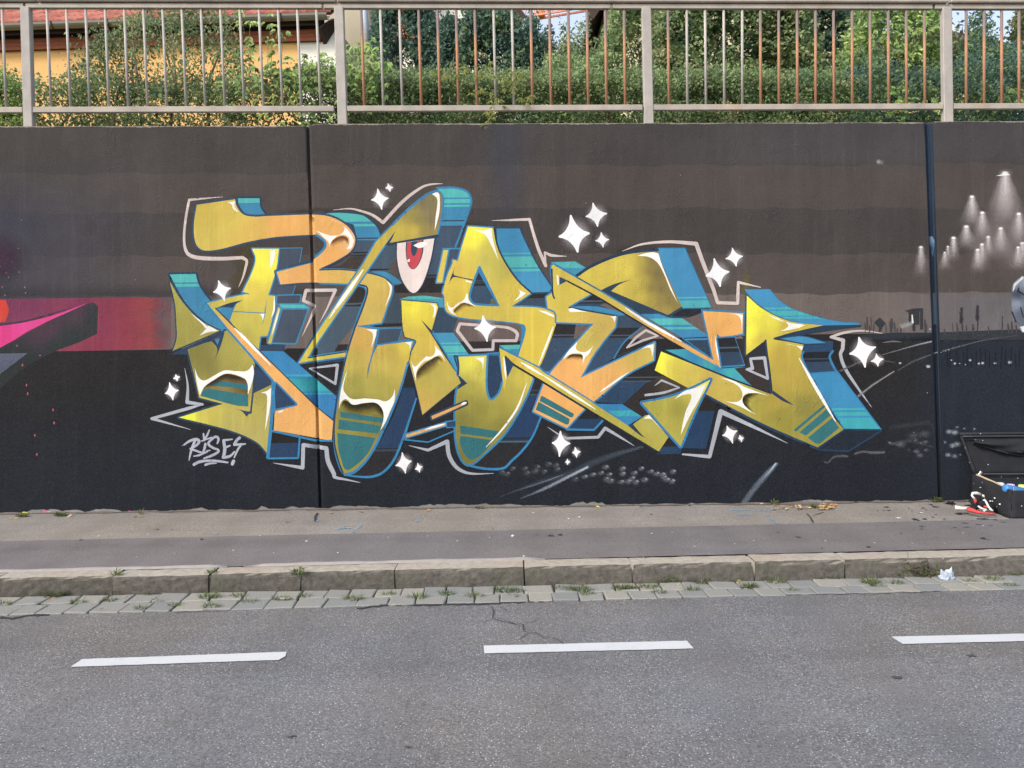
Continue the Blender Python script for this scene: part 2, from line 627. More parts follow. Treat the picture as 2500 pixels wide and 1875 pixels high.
def paint_material(name, soft=False):
    t = NT(name)
    col = t.attr('col')
    # faint cloudiness and roller streaks of the paint
    v1 = t.noise(1.3, 5, 0.6)
    v2 = t.noise(9.0, 4, 0.65, t.map((1, 1, 0.25)))
    v3 = t.noise(160.0, 2, 0.7)
    c = t.mix(col, t.mix(col, 1.22, 1.0, 'MULTIPLY'), t.ramp(v1, [(0.35, 0), (0.72, 1)]))
    c = t.mix(c, t.mix(c, 0.90, 1.0, 'MULTIPLY'), t.ramp(v2, [(0.40, 0), (0.75, 1)]))
    c = t.mix(c, t.mix(c, (1, 1, 1), 0.02), t.ramp(v3, [(0.45, 0), (0.75, 1)]))
    # the board marks of the old formwork and thin washed-down streaks
    bw = t.new('ShaderNodeTexVoronoi'); bw.inputs['Scale'].default_value = 7.0
    t.l.new(t.map((1, 0.001, 0.001)), bw.inputs['Vector'])
    sp_ = t.new('ShaderNodeSeparateColor'); t.l.new(bw.outputs['Color'], sp_.inputs[0])
    c = t.mix(c, t.mix(c, 0.93, 1.0, 'MULTIPLY'), sp_.outputs[0])
    st_ = t.noise(22.0, 3, 0.6, t.map((1, 1, 0.06)))
    c = t.mix(c, t.mix(c, 1.12, 1.0, 'MULTIPLY'), t.ramp(st_, [(0.56, 0), (0.70, 1)]))
    # pin holes and flecks
    vo = t.voro(5.0); c = t.mix((0.012, 0.012, 0.013), c, t.ramp(vo, [(0.018, 0), (0.03, 1)]))
    vo2 = t.voro(4.3, src=t.map((1, 1, 1), loc=(3.1, 0, 7.7))); c = t.mix((0.32, 0.31, 0.3), c, t.ramp(vo2, [(0.010, 0), (0.018, 1)]))
    # relief: board marks, plaster wrinkles, old runs of paint under the new coat
    boards = t.voro(5.5, 'F1', t.map((1, 0.001, 0.001)), 'Distance')
    b1 = t.bump(t.ramp(boards, [(0.0, 0), (0.06, 1)]), 0.5, 0.004)
    b2 = t.bump(t.noise(70.0, 4, 0.65), 0.55, 0.006, b1)
    wr = t.new('ShaderNodeTexNoise'); wr.inputs['Scale'].default_value = 9.0; wr.inputs['Detail'].default_value = 4
    wr.inputs['Distortion'].default_value = 1.2
    t.l.new(t.map((1, 1, 0.55)), wr.inputs['Vector'])
    ridge = t.ramp(wr.outputs[0], [(0.47, 0), (0.5, 1), (0.53, 0)])
    msk = t.ramp(t.noise(2.4, 3), [(0.50, 0), (0.62, 1)])
    b3 = t.bump(t.math('MULTIPLY', ridge, msk), 0.42, 0.005, b2)
    big = t.bump(t.noise(2.2, 3), 0.5, 0.03, b3)
    m = t.done(c, t.ramp(t.noise(3.0, 3), [(0.3, 0.6), (0.7, 0.8)]), big, 0, 0.08)
    if soft:
        a = t.attr('col', 'Alpha')
        t.l.new(t.math('MULTIPLY', a, t.ramp(t.noise(45.0, 3), [(0.2, 0.75), (0.6, 1)])), t.b.inputs['Alpha'])
    return m

M_PAINT = paint_material('mural_paint')
M_SOFT = paint_material('sprayed_mist', True)

def concrete_mat(name, base=(0.36, 0.34, 0.31)):
    t = NT(name)
    n1 = t.noise(2.0, 6, 0.65); n2 = t.noise(30, 4, 0.6)
    c = t.mix(tuple(x*0.55 for x in base), base, t.ramp(n1, [(0.3, 0), (0.7, 1)]))
    c = t.mix(c, tuple(x*0.4 for x in base), t.ramp(n2, [(0.55, 0), (0.8, 0.7)]))
    return t.done(c, 0.9, t.bump(n2, 0.5, 0.006))
M_CONC = concrete_mat('bare_concrete', (0.25, 0.24, 0.225))
wall = thing('retaining_wall', 'long painted concrete retaining wall with a big graffiti piece, below the railing', 'wall', (0, D, 0))

TOPY = [(-1400, 310), (757, 308), (757.1, 303), (2262, 299), (2262.1, 297), (4200, 290)]
def topy(x): return float(np.interp(x, [p[0] for p in TOPY], [p[1] for p in TOPY]))
def boty(x): return 1256.0 - 0.01328 * x
WX0, WX1 = -1400.0, 4200.0
SECT = [(WX0, None), (None, None), (None, WX1)]

def band_edges(x):
    wob = 2.2*np.sin(x/37.0)+1.6*np.sin(x/13.0+1)+1.2*np.sin(x/71.0+2)
    L = x < 757; Rr = x > 2265
    e = np.where(L, 424, np.where(Rr, 398, 404)); e2 = np.where(L, 520, 509); e3 = np.where(L, 626, 620)
    e4 = np.where(L, 725, np.interp(x, [757, 1500, 2500], [726, 721, 713]))
    e5 = np.interp(x, [-1400, 900, 1200, 1500, 2000, 2500, 4200], [855, 850, 834, 828, 816, 811, 805])
    return e-wob, e2-wob, e3-wob, e4-wob, e5
def base_colour(x, y):
    """the ground coat: rolled bands of brown over a black foot"""
    wob = 2.2*np.sin(x/37.0)+1.6*np.sin(x/13.0+1)+1.2*np.sin(x/71.0+2)
    yy = y + wob
    L = x < 757; Rr = x > 2265
    C = np.zeros((len(x), 3))
    def put(mask, h):
        C[mask] = colr(h)
    e = np.where(L, 424, np.where(Rr, 398, 404)); e2 = np.where(L, 520, 509); e3 = np.where(L, 626, 620)
    e4 = np.where(L, 725, np.interp(x, [757, 1500, 2500], [726, 721, 713]))
    e5 = np.interp(x, [-1400, 900, 1200, 1500, 2000, 2500, 4200], [855, 850, 834, 828, 816, 811, 805])
    put(yy < e, '#4a4543'); put((yy >= e) & (yy < e2), '#524b47'); put((yy >= e2) & (yy < e3), '#494341')
    put((yy >= e3) & (yy < e4), '#564e4a'); put((yy >= e4) & (y < e5), '#726761'); put(y >= e5, '#272627')
    # the left end is cooler and darker, the right end greyer
    def blend(h, a):
        a = np.clip(a, 0, 1)[:, None]; C[:] = C*(1-a) + colr(h)[None]*a
    up = (y < e5)
    blend('#43434f', np.where(up, np.clip((430-x)/420, 0, 1)*np.clip((y-380)/150, 0, 1)*.9, 0))
    blend('#4f4d51', np.where(up, np.clip((x-1500)/900, 0, .55)*np.clip((e-y)/20+.2, .15, 1), 0))
    blend('#414858', np.where(up & (y < 640), .42*np.exp(-((x-1232-(y-300)*.03)/42.0)**2)*np.clip((640-y)/150, 0, 1), 0))
    blend('#6f6c70', np.where(up & (y > 715), np.clip((x-2150)/300, 0, .8), 0))
    blend('#39363a', np.where(L & up, .75*np.exp(-((y-716)/14.0)**2), 0))
    blend('#1f242c', np.where(~up, np.clip((y-920)/230, 0, 1), 0))
    blend('#262c36', np.where(~up, np.clip((x-2200)/120, 0, 1), 0))
    # overspray halo around the letters
    return C

def build_sections():
    xs = [WX0, None, None, WX1]
    joints = [jx1, jx2]
    for i in range(3):
        # paint coat, triangulated so that it can follow the joint
        ym = 1700
        fl = (lambda y: WX0) if i == 0 else (lambda y, f=joints[i-1], p=JPROF[i-1][1][-1][0]: f(y)+p*0.5)
        fr = (lambda y: WX1) if i == 2 else (lambda y, f=joints[i], p=JPROF[i][1][-1][0]: f(y)+p*0.5)
        xa, xb = fl(300)+.02, fr(300)-.02
        top = [(x, topy(x)) for x in np.linspace(xa, xb, 60)]
        bot = []
        for x in np.linspace(fr(1240), fl(1240), max(60, int((xb-xa)/9))):
            j = 1.6*math.sin(x/23)+1.2*math.sin(x/9.1+1.3)+RS.uniform(-2.2, 2.2)
            # bare patches where the coat stops short of the ground
            for c, w, h in ((105, 50, 12), (175, 25, 12), (255, 45, 9), (480, 30, 10), (640, 14, 14), (735, 40, 9), (870, 70, 9), (1070, 70, 13), (1160, 40, 8), (1215, 60, 9), (1440, 50, 12), (1990, 60, 8)):
                if abs(x-c) < w: j -= h*(1-((x-c)/w)**4)*RS.uniform(.55, 1.05)
            bot.append((x, boty(x)-4+j*.7))
        Lp = np.array(top+bot)
        ee = []
        for q in range(5):
            xs_ = np.arange(max(xa, -200), min(xb, 2700), 9.0); ys_ = band_edges(xs_)[q]
            ee += [((xs_[k], ys_[k]), (xs_[k+1], ys_[k+1])) for k in range(len(xs_)-1)]
        v, f, bb = cdt([Lp], ee, 13.0 if i != 1 else 10.0)
        cx = v[f].mean(1); f = f[in_poly(Lp, cx[:, 0], cx[:, 1])]
        cc = np.ones((len(f), 3, 4)); cx = v[f].mean(1)
        for q in range(3):
            pq = v[f[:, q]]*.94+cx*.06; cc[:, q, :3] = base_colour(pq[:, 0], pq[:, 1])
        pt = Paint(); pt.add(v, f, cc)
        sec = MB()
        z1 = wallpt(0, topy((xa+xb)/2))[2]-.004; zb = -0.6
        xl = (max(fl(300), WX0)-1250)/PPM; xr = (min(fr(300), WX1)-1250)/PPM
        # body of the section: leaning ends follow the joint
        gl = 0 if i == 0 else JPROF[i-1][1][-1][0]*.5; gr = 0 if i == 2 else -JPROF[i][1][-1][0]*.5
        def X(px): return (px-1250)/PPM
        yT, yB = 303, 1500
        def corner(f0, off, y): return X(f0(y)+off) if f0 not in (None,) else 0
        lt = X(fl(yT)+gl+.3); lb = X(fl(yB)+gl+.3); rt = X(fr(yT)+gr-.3); rb = X(fr(yB)+gr-.3)
        zt0 = wallpt(0, topy(xa+30))[2]-.004; zt1 = wallpt(0, topy(xb-30))[2]-.004; zbt = CAMZ+(HOR-yB)/PPM
        poly = [(lb, D, zbt), (rb, D, zbt), (rt, D, zt1), (lt, D, zt0)]
        sec.prism(poly, (0, 0.32, 0))
        so = sec.build('wall_section', M_CONC, wall, bevel=0.004)
        pt.build('ground_coat', M_PAINT, so, 'rolled brown bands over a black foot')
        so_children.append(so)
    back = MB()
    for fx, w in ((jx1, 14), (jx2, 18)):
        def X(px): return (px-1250)/PPM
        back.prism([(X(fx(1500)-6), D+.036, CAMZ+(HOR-1500)/PPM), (X(fx(1500)+w+6), D+.036, CAMZ+(HOR-1500)/PPM), (X(fx(306)+w+6), D+.036, CAMZ+(HOR-306)/PPM), (X(fx(306)-6), D+.036, CAMZ+(HOR-306)/PPM)], (0, .26, 0))
    back.build('joint_filler', M_CONC, wall)
so_children = []
build_sections()
# worn, bare top edge of the wall
we = Paint()
for xa, xb in ((-200, 750), (764, 2258), (2280, 2700)):
    up = [(x, topy(x)-.2) for x in np.arange(xa, xb, 12.0)]
    dn = [(x, topy(x)+max(.5, 1.5+.9*math.sin(x/43)+.5*math.sin(x/13)+RS.uniform(-.7, 1.0))) for x in np.arange(xa, xb, 4.0)][::-1]
    Lp = np.array(up+dn); v, f, bb = cdt([Lp]); cx = v[f].mean(1); f = f[in_poly(Lp, cx[:, 0], cx[:, 1])]
    cc = np.ones((len(f), 3, 4)); k = RS.uniform(.75, 1.1, (len(f), 1, 1)); cc[:, :, :3] = colr('#a2978c')[None, None]*k; we.add(v, f, cc)
we.build('worn_edge', M_PAINT, wall, 'bare concrete showing along the worn top edge')

# shapes: (kind, target, ...) in painting order
class Letter:
    def __init__(self, label):
        self.label = label; self.p = {k: Paint() for k in ('shadow', 'outline', 'face', 'stripe', 'light', 'mist')}
    def build(self):
        base = self.p['face'].build('graffiti_letter', M_PAINT, wall, self.label)
        for k, nme in (('shadow', 'letter_shadow'), ('outline', 'letter_outline'), ('stripe', 'letter_stripe'), ('light', 'letter_highlight')):
            self.p[k].build(nme, M_PAINT, base)
        self.p['mist'].build('letter_shading', M_SOFT, base)
cur = None
def SH(s, fill, oc=None, ow=0):          # block shadow
    if oc:
        A = curve(toks(s), True); stroke_arr(cur.p['outline'], A[:, :2], np.full(len(A), ow*2.0), oc, True)
    fill_poly(cur.p['shadow'], s, fill)
def FA(s, fill, oc=None, ow=0):          # letter face
    if oc:
        A = curve(toks(s), True); stroke_arr(cur.p['outline'], A[:, :2], np.full(len(A), ow*2.0), oc, True)
    fill_poly(cur.p['face'], s, fill)
def ST(s, fill): fill_poly(cur.p['stripe'], s, fill)
def OU(s, col, w): stroke(cur.p['outline'], s, col, w)
def OF(s, col): fill_poly(cur.p['outline'], s, col)
def HI(s, n=7): fill_poly(cur.p['light'], s, '#fffdf5')
def SD(s, col='#33281c', a=.95): shade_stroke(cur.p['mist'], s, col, a)
def HT(s, w): taper(cur.p['light'], s, '#fffdf5', w)

# ---------------------------------------------------------------- old piece at the left edge
old = Paint(); oldm = Paint()
fill_poly(old, 'Q -400 845 0 840 1600 826 1850 830 1850 1385 600 1405 -400 1412', 'G Q #62545a 1800 850 #6a5c5a 1810 1100 #6a5a5a 1830 1350 #625054 1740 1000 #5f4e52 1745 1200 #7d3c5a 300 950 #7f3856 900 900 #8a3c52 1120 880 #8c3c54 1150 1150 #8c3c50 1100 1330 #933f4e 1330 900 #933f4e 1350 1120 #933f4e 1350 1340 #95424a 1520 880 #95424a 1530 1080 #95424a 1540 1320 #954444 1620 900 #954444 1630 1150 #954444 1640 1330 #7a424a 1700 900 #7a424a 1700 1150 #7a424a 1710 1340')
fill_poly(old, 'Q -400 850 60 850 ~95 960 60 1085 -400 1110', 'G Q #d8483c 20 950 #c84a40 70 1080')
fill_poly(old, 'Q -400 1180 ~0 1130 ~300 1085 ~600 1010 950 880 ~620 1040 ~300 1190 ~100 1320 -60 1400 -400 1640', 'G Q #dd4a90 300 1130 #d64084 0 1250')
stroke(old, 'Q -40 1125 6 ~300 1075 5 ~600 990 4 770 940 2', '#4b3744')
fill_poly(old, 'Q 950 892 1010 876 1060 920 1052 1215 ~850 1310 640 1385 ~300 1560 ~80 1740 -400 2200 -400 1680 -60 1400 ~200 1260 ~500 1090', 'G Q #4d3a45 500 1200 #4a3a44 850 1000 #2e3636 1020 1050 #2e3636 800 1270 #2e3636 600 1350 #2b3233 300 1560 #2e3434 0 1750')
fill_poly(old, 'Q -400 1435 300 1425 ~150 1540 -60 1700 -400 1950', 'G Q #5d6274 50 1480 #555a6a -50 1620')
for (x, y) in ((200, 295), (130, 437), (95, 605), (25, 710), (270, 715), (55, 800), (185, 1345), (435, 1450), (245, 1557), (210, 550), (70, 560), (42, 380), (5, 490), (278, 775)):
    soft_blob(old, x/4.424, 540+y/4.424, 1.6, 2.0, '#b07488', 1, 0, .95, 7)
for (x, y) in ((195, 323), (230, 495), (240, 568), (458, 708), (467, 820), (302, 927), (319, 1092)):
    soft_blob(old, x/3.53, 800+y/3.53, 1.8, 3.6, '#c0606c', 1, .1, .95, 7)
soft_blob(oldm, -5, 630, 90, 75, '#4c3348', .7)
ob = old.build('graffiti_letter', M_PAINT, wall, 'end of a pink and red letter at the left edge')
oldm.build('sprayed_mist', M_SOFT, ob)

# soft halos sprayed around the letters before the fill
mist = Paint()
for x, y, rx, ry, c, a in ((600, 640, 38, 85, '#5f5532', .5), (590, 690, 40, 40, '#655a35', .4), (1822, 700, 16, 50, '#7a7038', .6), (1150, 560, 60, 30, '#4a4430', .5),
                           (1620, 930, 60, 25, '#5e5430', .6), (760, 525, 110, 22, '#4d3f30', .6), (1560, 615, 90, 25, '#4a4438', .5), (690, 1000, 120, 60, '#1f2022', .6)):
    soft_blob(mist, x, y, rx, ry, c, a)

# ---------------------------------------------------------------- R
cur = Letter('leftmost letter, an R with an orange arm and yellow stem')
SH('A 800 195 1035 195 ~1045 290 1100 378 ~1000 388 ~880 355 ~815 270', 'B A tq 245 bl', 'dn', 5)
SH('A 1690 365 ~1900 352 ~2130 375 B ~200 405 ~305 500 348 590 330 650 100 650 60 480', 'B B tq 448 bl 474 tq 500 bl 622 dn 636 bl', 'dn', 4)
SH('B 60 655 348 650 190 860 130 960 -140 975 -30 880 ~55 770', 'B B #49596a 775 bk 792 #55636e 802 bk 815 #3a4450 825 #453b37')
SH('A 1250 740 1490 735 1455 925 1210 985 1260 1130 1420 1125 1385 1240 1130 1245 1205 970', '#4b5464', 'bl', 2.2)
SH('A 65 1018 345 1012 ~380 1130 ~450 1240 505 1305 460 1335 720 1640 640 1645 ~450 1530 ~260 1350 ~150 1180', 'B A tq 1102 bl 1118 tq 1148 bl', 'dn', 5)
OF('C 295 285 ~600 150 890 20 885 70 ~700 150 470 225 480 292', 'dn')
FA('A 65 1092 ~200 1310 ~390 1510 560 1605 C 830 30 ~600 130 320 248 ~360 120 A ~138 1560 ~120 1330', 'G A #b0aa56 120 1300 #a8a050 300 1550 C #a59d50 450 120 #b0a856 700 60', 'dn', 3)
SH('C 1195 385 1410 590 1185 720', '#33455d')
FA('C 480 235 ~650 170 740 145 ~800 150 ~840 110 880 35 1000 20 1205 385 ~1195 550 1182 712 1400 608 ~1388 900 ~1358 1200 1340 1358 ~1230 1240 ~1000 1130 ~700 1045 385 970 860 822 605 755 ~560 560 ~520 400',
   'G C #8a8446 560 260 #90894a 700 400 #a89f50 1000 250 #b5a955 1150 330 #a59c4e 1000 430 #c9bb58 700 900 #e9ef4a 440 968 #b9ad58 1100 950 #b5aa62 1200 1150 #b9ae60 1000 1050 #a89c50 1150 600', 'dn', 4.5)
ST('C 655 640 ~740 560 ~870 500 ~1000 515 1110 560 1135 640 1135 850 ~1000 840 620 735', 'G C #57452f 950 540 #6b5638 1050 580 #8f7d44 900 640 #8f7d44 800 700')
ST('C 690 625 ~760 580 830 575 1128 612 1132 668 ~900 640', 'te')
ST('C 622 738 ~645 680 700 655 1132 728 1132 852 ~980 830', 'te')
OU('C 1188 400 ~1196 560 1162 915', 'dn', 4.5)
OF('C 980 872 1130 905 1168 905 1165 930 1140 930 1118 962 ~1060 900', 'dn')
OF('C 735 140 ~800 130 880 45 ~835 200 765 358 ~800 230', 'dn')
ST('C 775 135 828 118 802 188', 'bl')
SH('C 1240 90 1330 90 1330 172 1540 182 1515 258 1235 248', 'B C bk 185 #35465c')
SH('C 1238 248 1512 256 2085 742 2045 1000 1875 875', 'B C #3d87b8 505 #45a3b3 525 #3d87b8 548 #40a9b2 690 #3d87b8 705 #40a9b2 722 #3b80b4', 'dn', 2)
OU('C 1235 245 1880 878 2050 1010', 'dn', 8)
FA('A 955 740 1245 740 ~1215 960 1130 1242 1203 1252 ~1170 1500 1120 1680 C 1265 95 1245 232 985 -5 A 715 1512 ~755 1400 785 1335 855 1293 560 1380 460 1330 ~700 1270 905 1228 850 1212 ~950 1000 ~992 850',
   'G A #fff85c 1080 880 #fdf45a 1060 800 #fbef58 1000 1000 #e3cd5a 950 1160 #d9c45a 1100 1300 #d0be58 600 1340 #cdbf58 850 1500 #c9bd56 1000 1600 #d2c25a 1150 1400 C #b9ae54 1100 60', 'ob', 3.4)
SH('A 560 1382 745 1374 712 1512', 'bl', None)
OF('A 560 1382 ~700 1330 860 1292 ~780 1335 745 1378 650 1368', 'dn')
OU('A 850 1212 915 1228', 'ob', 3)
OU('A 755 1418 1088 1436', 'ob', 2.2)
stroke(cur.p['outline'], 'A 1112 1300 .6 1092 1440 3 1070 1555 .6', 'ob')
FA('A 460 1335 560 1382 835 1660 C 1240 242 1880 870 2052 1008 ~2042 1120 2035 1222 1408 1107 1420 900 1665 840 1400 568 900 0',
   'G A #cfc25a 500 1370 #dcb45e 620 1500 #e9b264 750 1650 C #efb268 1200 350 #ecb068 1700 800 #edb36c 1600 1000 #efb670 1950 1100', None)
OU('A 460 1335 C 895 2 1402 575', 'ob', 5)
OU('A 560 1382 835 1660 C 1238 240', 'dn', 3)
SH('C 1432 600 1650 828 1405 882', '#2f4560', 'ob', 4)
OU('C 1400 580 1415 900', 'ob', 7)
SH('C 1378 1125 1680 1182 1665 1398 1350 1402', 'B C #232224 1245 #2a4160', 'ob', 4.5)
stroke(cur.p['outline'], 'C 1398 600 7 ~1392 900 8 1345 1400 8', 'ob')
OU('C 1395 1115 1860 1217 2035 1222', 'ob', 5)
FA('A 355 266 770 206 ~792 290 ~865 372 ~980 394 1100 388 1560 370 ~1760 385 ~1920 450 ~2030 550 ~2068 650 ~2025 760 ~1880 860 1690 955 1700 975 ~1900 982 2090 998 2030 1118 ~1700 1104 1480 1107 1255 1127 1212 988 1600 878 1650 822 ~1740 730 ~1735 650 ~1650 592 1560 590 ~1200 615 ~900 668 ~620 742 ~430 757 ~350 690 ~325 500',
   'G A #dcc25a 430 350 #dcc460 500 600 #ddc45e 800 400 #e3bc60 960 520 #f0b568 1250 480 #f2b76a 1500 450 #efb166 1800 800 #f0b66e 1450 1040 #efb468 1850 480 #f3c088 2040 620 #d8b45c 2050 1060', '#3b5068', 5)
OU('A 1650 592 ~1740 665 ~1735 735 1642 825', 'ob', 6)
OU('A 1600 882 1212 986 1255 1125', 'ob', 3.5)
OF('A 1685 960 ~1850 930 ~2000 905 2050 880 2080 985 1720 985', '#453b37')
OU('A 1690 965 ~1860 900 2010 800', '#2f3b4c', 4)
OU('A 1695 972 ~1900 978 2090 992', '#2f3b4c', 3)
HI('A 690 238 770 228 ~765 280 808 350 ~750 310 ~735 265')
SD('A 1795 700 14 ~1840 640 16 ~1930 605 20 ~1985 630 14 1995 690 8', '#7a4a2a')
HI('A 1785 415 ~1900 465 ~1990 540 ~2050 640 ~2045 680 ~2020 740 1975 742 ~2005 690 ~1995 610 ~1900 592 ~1830 640 ~1800 680 1792 720 ~1780 670 ~1730 620 1650 545 ~1740 580 ~1830 600 ~1930 570 ~1945 500')
HI('A 1150 760 1200 755 ~1195 850 1152 960 ~1150 850')
SD('C 640 650 8 ~760 575 14 ~890 505 16 ~1010 525 14 1105 565 8', '#3b3024')
HI('C 555 435 ~600 540 ~660 570 ~760 520 ~880 462 1000 470 ~1120 465 1186 395 ~1195 500 ~1160 640 1130 722 ~1125 600 ~1080 540 ~900 495 ~760 565 ~660 640 612 727 ~580 600')
HI('A 290 1435 ~420 1560 ~460 1600 C ~700 -20 805 35 ~700 50 610 85 ~670 20 A ~470 1580')
HT('C 985 5 ~1100 120 1380 410', 7)
HI('C 1272 702 ~1340 680 1383 648 ~1370 850 1315 1120 ~1335 850 ~1330 720')
HT('C 1445 915 1518 897', 3.5)
HT('A 1700 993 ~1800 985 1945 1000', 3.5)
HT('A 1195 1260 ~1190 1400 1165 1480', 4.5)
HI('A 1035 1445 1090 1440 1070 1520 ~1060 1470')
cur.p['face'].C[-1]  # keep order
R_LET = cur
# small stacked blocks in the middle of the R
SH('I 430 455 742 448 722 552 422 560', '#475061', 'bl', 3)
SH('I 460 572 790 575 848 616 838 638 488 636', 'tq', 'bl', 3)
SH('I 500 640 835 640 672 1092 365 1086', '#4a5565', 'bl', 4)
FA('I 436 612 472 620 342 1100 302 1092', 'G I #cdbb58 440 650 #c8bd50 330 1000', 'ob', 3)
HT('I 452 640 355 980', 3.5)

# ---------------------------------------------------------------- I
cur = Letter('second letter, an I with a drooping eye under an olive hood')
SH('B 395 708 520 690 532 850 ~570 1050 585 1120 ~500 1010 ~380 985 160 990', 'B B #465867 955 bk 972 #465867')
SH('B 430 960 ~500 870 530 870 ~560 1000 570 1060 ~500 1000', 'br')
SH('B 250 985 ~400 990 ~520 1055 582 1112 560 1128 488 1122 ~400 1050', 'bl')
SH('I 1990 300 2105 300 2200 420 2212 480 2080 500 2100 640 2110 835 1835 815 ~1925 570 ~1975 400', 'B I #43535f 825 bk')
SH('I 1640 865 1850 822 2105 832 2110 868 1700 880', 'bk')
SH('B 975 80 ~1150 78 ~1285 120 ~1333 210 ~1310 320 ~1250 480 1160 718 1215 745 1185 865 1120 855 1020 1225 1035 1265 ~800 1248 565 1270 500 1200 480 1150 580 1115 940 600',
   'B B tq 190 bl 206 tq 250 bl 268 tq 290 bl 432 #34485e 446 bl 492 #425366 1020 bk 1040 #48545c 1050 bk 1215 #5a4c45', None)
OU('B 960 85 ~1150 82 ~1285 125 ~1330 215 ~1308 320 ~1250 480 1160 718', 'ob', 5)
OU('B 1025 740 1212 738', 'bl', 3.5)
FA('B 1030 755 1080 755 1015 1102 955 1106', 'm', 'bl', 3.4)
SH('I 2080 500 2212 460 J 110 465 ~330 455 560 492 582 610 497 612 470 555 0 515', 'B J tq 498 #4b9ab4')
# wedge panel and the drop
SH('I 970 1075 1320 600 1600 560 1560 640 1475 890 1380 1200 975 1248', 'B I bk 550 #4a5560 575 bk 600 #4b5b69')
SH('I 1330 420 1500 310 ~1620 330 ~1640 380 1600 560 1300 600', 'B I #332e2c 550 #4f5a62 575 bk')
SH('I 1240 1130 1470 850 1400 1110 1250 1150', 'B I lb 1108 #332d2b')
SH('I 1250 1112 1395 1108 1360 1215 1200 1205', '#322c2a')
SH('I 970 1330 1350 1270 1330 1340 960 1370', '#2f4058')
FA('I 1010 112 ~1300 108 ~1620 150 ~1865 215 ~1968 300 ~1975 400 ~1915 580 1832 818 1508 862 1792 905 ~1740 1130 1635 1580 D ~470 350 540 186 920 140 ~895 300 ~800 600 ~720 820 ~600 1090 ~450 1370 ~300 1530 ~200 1578 ~130 1480 ~80 1250 ~85 1000 ~130 720 ~210 300 300 -10 I ~1560 640 ~1640 420 ~1605 330 1480 302 1400 292 1010 278',
   'G I #e3b663 1100 200 #d9b860 1500 230 #d4b85f 1750 300 #d0b25c 1850 450 #cfb45e 1700 700 D #d6ab5a 320 100 #d0ad5a 420 200 #c4b056 300 350 #a9a24f 300 620 #b3a852 550 620 #cdb95a 650 400 #e6d056 850 200 #c9b054 700 300 #857c3c 300 900 #7f7a3e 560 1000 #9a9344 120 1200', 'ob', 4.2)
ST('I 975 112 1045 112 1045 277 975 279', 'G I #eeb466 980 200 #e6b463 1040 200')
OU('I 1000 105 ~1300 100 ~1620 140 ~1865 205 ~1972 295', '#33455a', 3)
OU('I 1480 302 ~1620 325 ~1645 385 ~1600 560 1475 885 D 230 200 ~120 650 ~75 1000 ~75 1250 ~120 1450 165 1565', '#31445a', 4)
SH('D 872 375 892 460 958 765 845 1130 ~720 1410 ~560 1570 ~400 1605 250 1592 ~450 1400 ~620 1130 ~760 820', 'B D bk 640 #26303a 655 #2a4160 1300 #2b3236 1315 #3a4a58 1335 bk', None)
stroke(cur.p['outline'], 'D 957 765 4 840 1130 6 ~720 1420 6 ~600 1560 6 ~480 1608 6 ~350 1610 5 200 1592 4', 'ob')
stroke(cur.p['outline'], 'D 868 375 5 ~800 620 5 ~720 840 5 ~600 1110 6 ~450 1390 6 ~300 1550 7 190 1588 7', 'ob')
OF('D 425 550 ~440 420 ~490 290 540 186 530 0 ~510 150 ~470 320', '#2f4a66')
stroke(cur.p['outline'], 'D 550 0 4 ~520 180 4 ~470 330 3 425 545 1', 'ob')
SH('I 1808 905 2108 900 2052 1068 1772 1112', '#465363', 'ob', 3)
stroke(cur.p['outline'], 'I 1512 862 2 1640 875 6 1800 900 5', 'ob')
OF('D 945 108 960 150 905 250 880 300 922 145 540 190 540 178', 'ob')
for q in ('D 135 905 600 975 605 1030 140 968', 'D 122 990 585 1062 ~560 1110 540 1142 112 1096', 'D 106 1136 518 1190 ~430 1360 ~310 1480 ~200 1532 ~150 1430 ~112 1280'):
    ST(q, 'te')
SD('D 150 860 10 ~180 790 18 ~270 835 26 ~400 820 30 ~520 818 28 ~585 880 20 605 970 6', '#2f281b')
HI('D 210 460 ~170 640 ~185 700 ~260 768 ~400 765 ~540 775 ~630 795 ~700 740 727 658 ~722 790 ~675 900 ~625 1020 568 1112 ~605 980 ~590 880 ~520 812 ~400 812 ~270 830 ~200 772 ~150 800 120 885 ~140 700 ~175 560')
HI('D 415 20 530 18 ~520 100 470 215 ~490 110 ~480 50')
HI('D 830 160 905 150 890 250 ~880 190')
HI('I 1905 248 ~1970 320 ~1960 430 1875 620 ~1910 520 ~1940 420 ~1945 340')
# hood and the long diagonal
FA('B ~1000 150 ~1018 210 ~1005 380 960 592 445 682 507 552 392 707 I 975 1072 838 1292 1356 1212 1340 1272 715 1362 965 950 1592 15 B 300 668 480 488 ~600 370 ~760 230 ~870 155 ~960 125',
   'G B #7f7458 830 250 #857858 900 420 #8f8450 760 420 #8a7f55 900 200 #a39550 680 380 #d0ba54 560 540 #c8b250 700 540 #9a8a50 850 560 #cbb450 300 730 I #cdb84e 1300 500 #d8c652 900 1150 #d3c052 1200 1260', 'ob', 4)
OU('B 480 480 ~600 360 ~760 220 ~870 145 960 115', 'ob', 6)
OF('B 508 550 ~460 620 395 708 440 690 ~480 620', 'dn')
OU('B 440 692 965 600', '#2f4258', 6)
OU('I 838 1292 1356 1212', '#2f4258', 2.5)
HI('B 905 150 ~970 135 ~990 200 ~985 350 935 548 ~945 400 ~965 250 ~955 190')
HT('B 160 965 I ~1300 500 1130 760', 7)
HT('I 1590 100 ~1400 380 1170 700', 7)
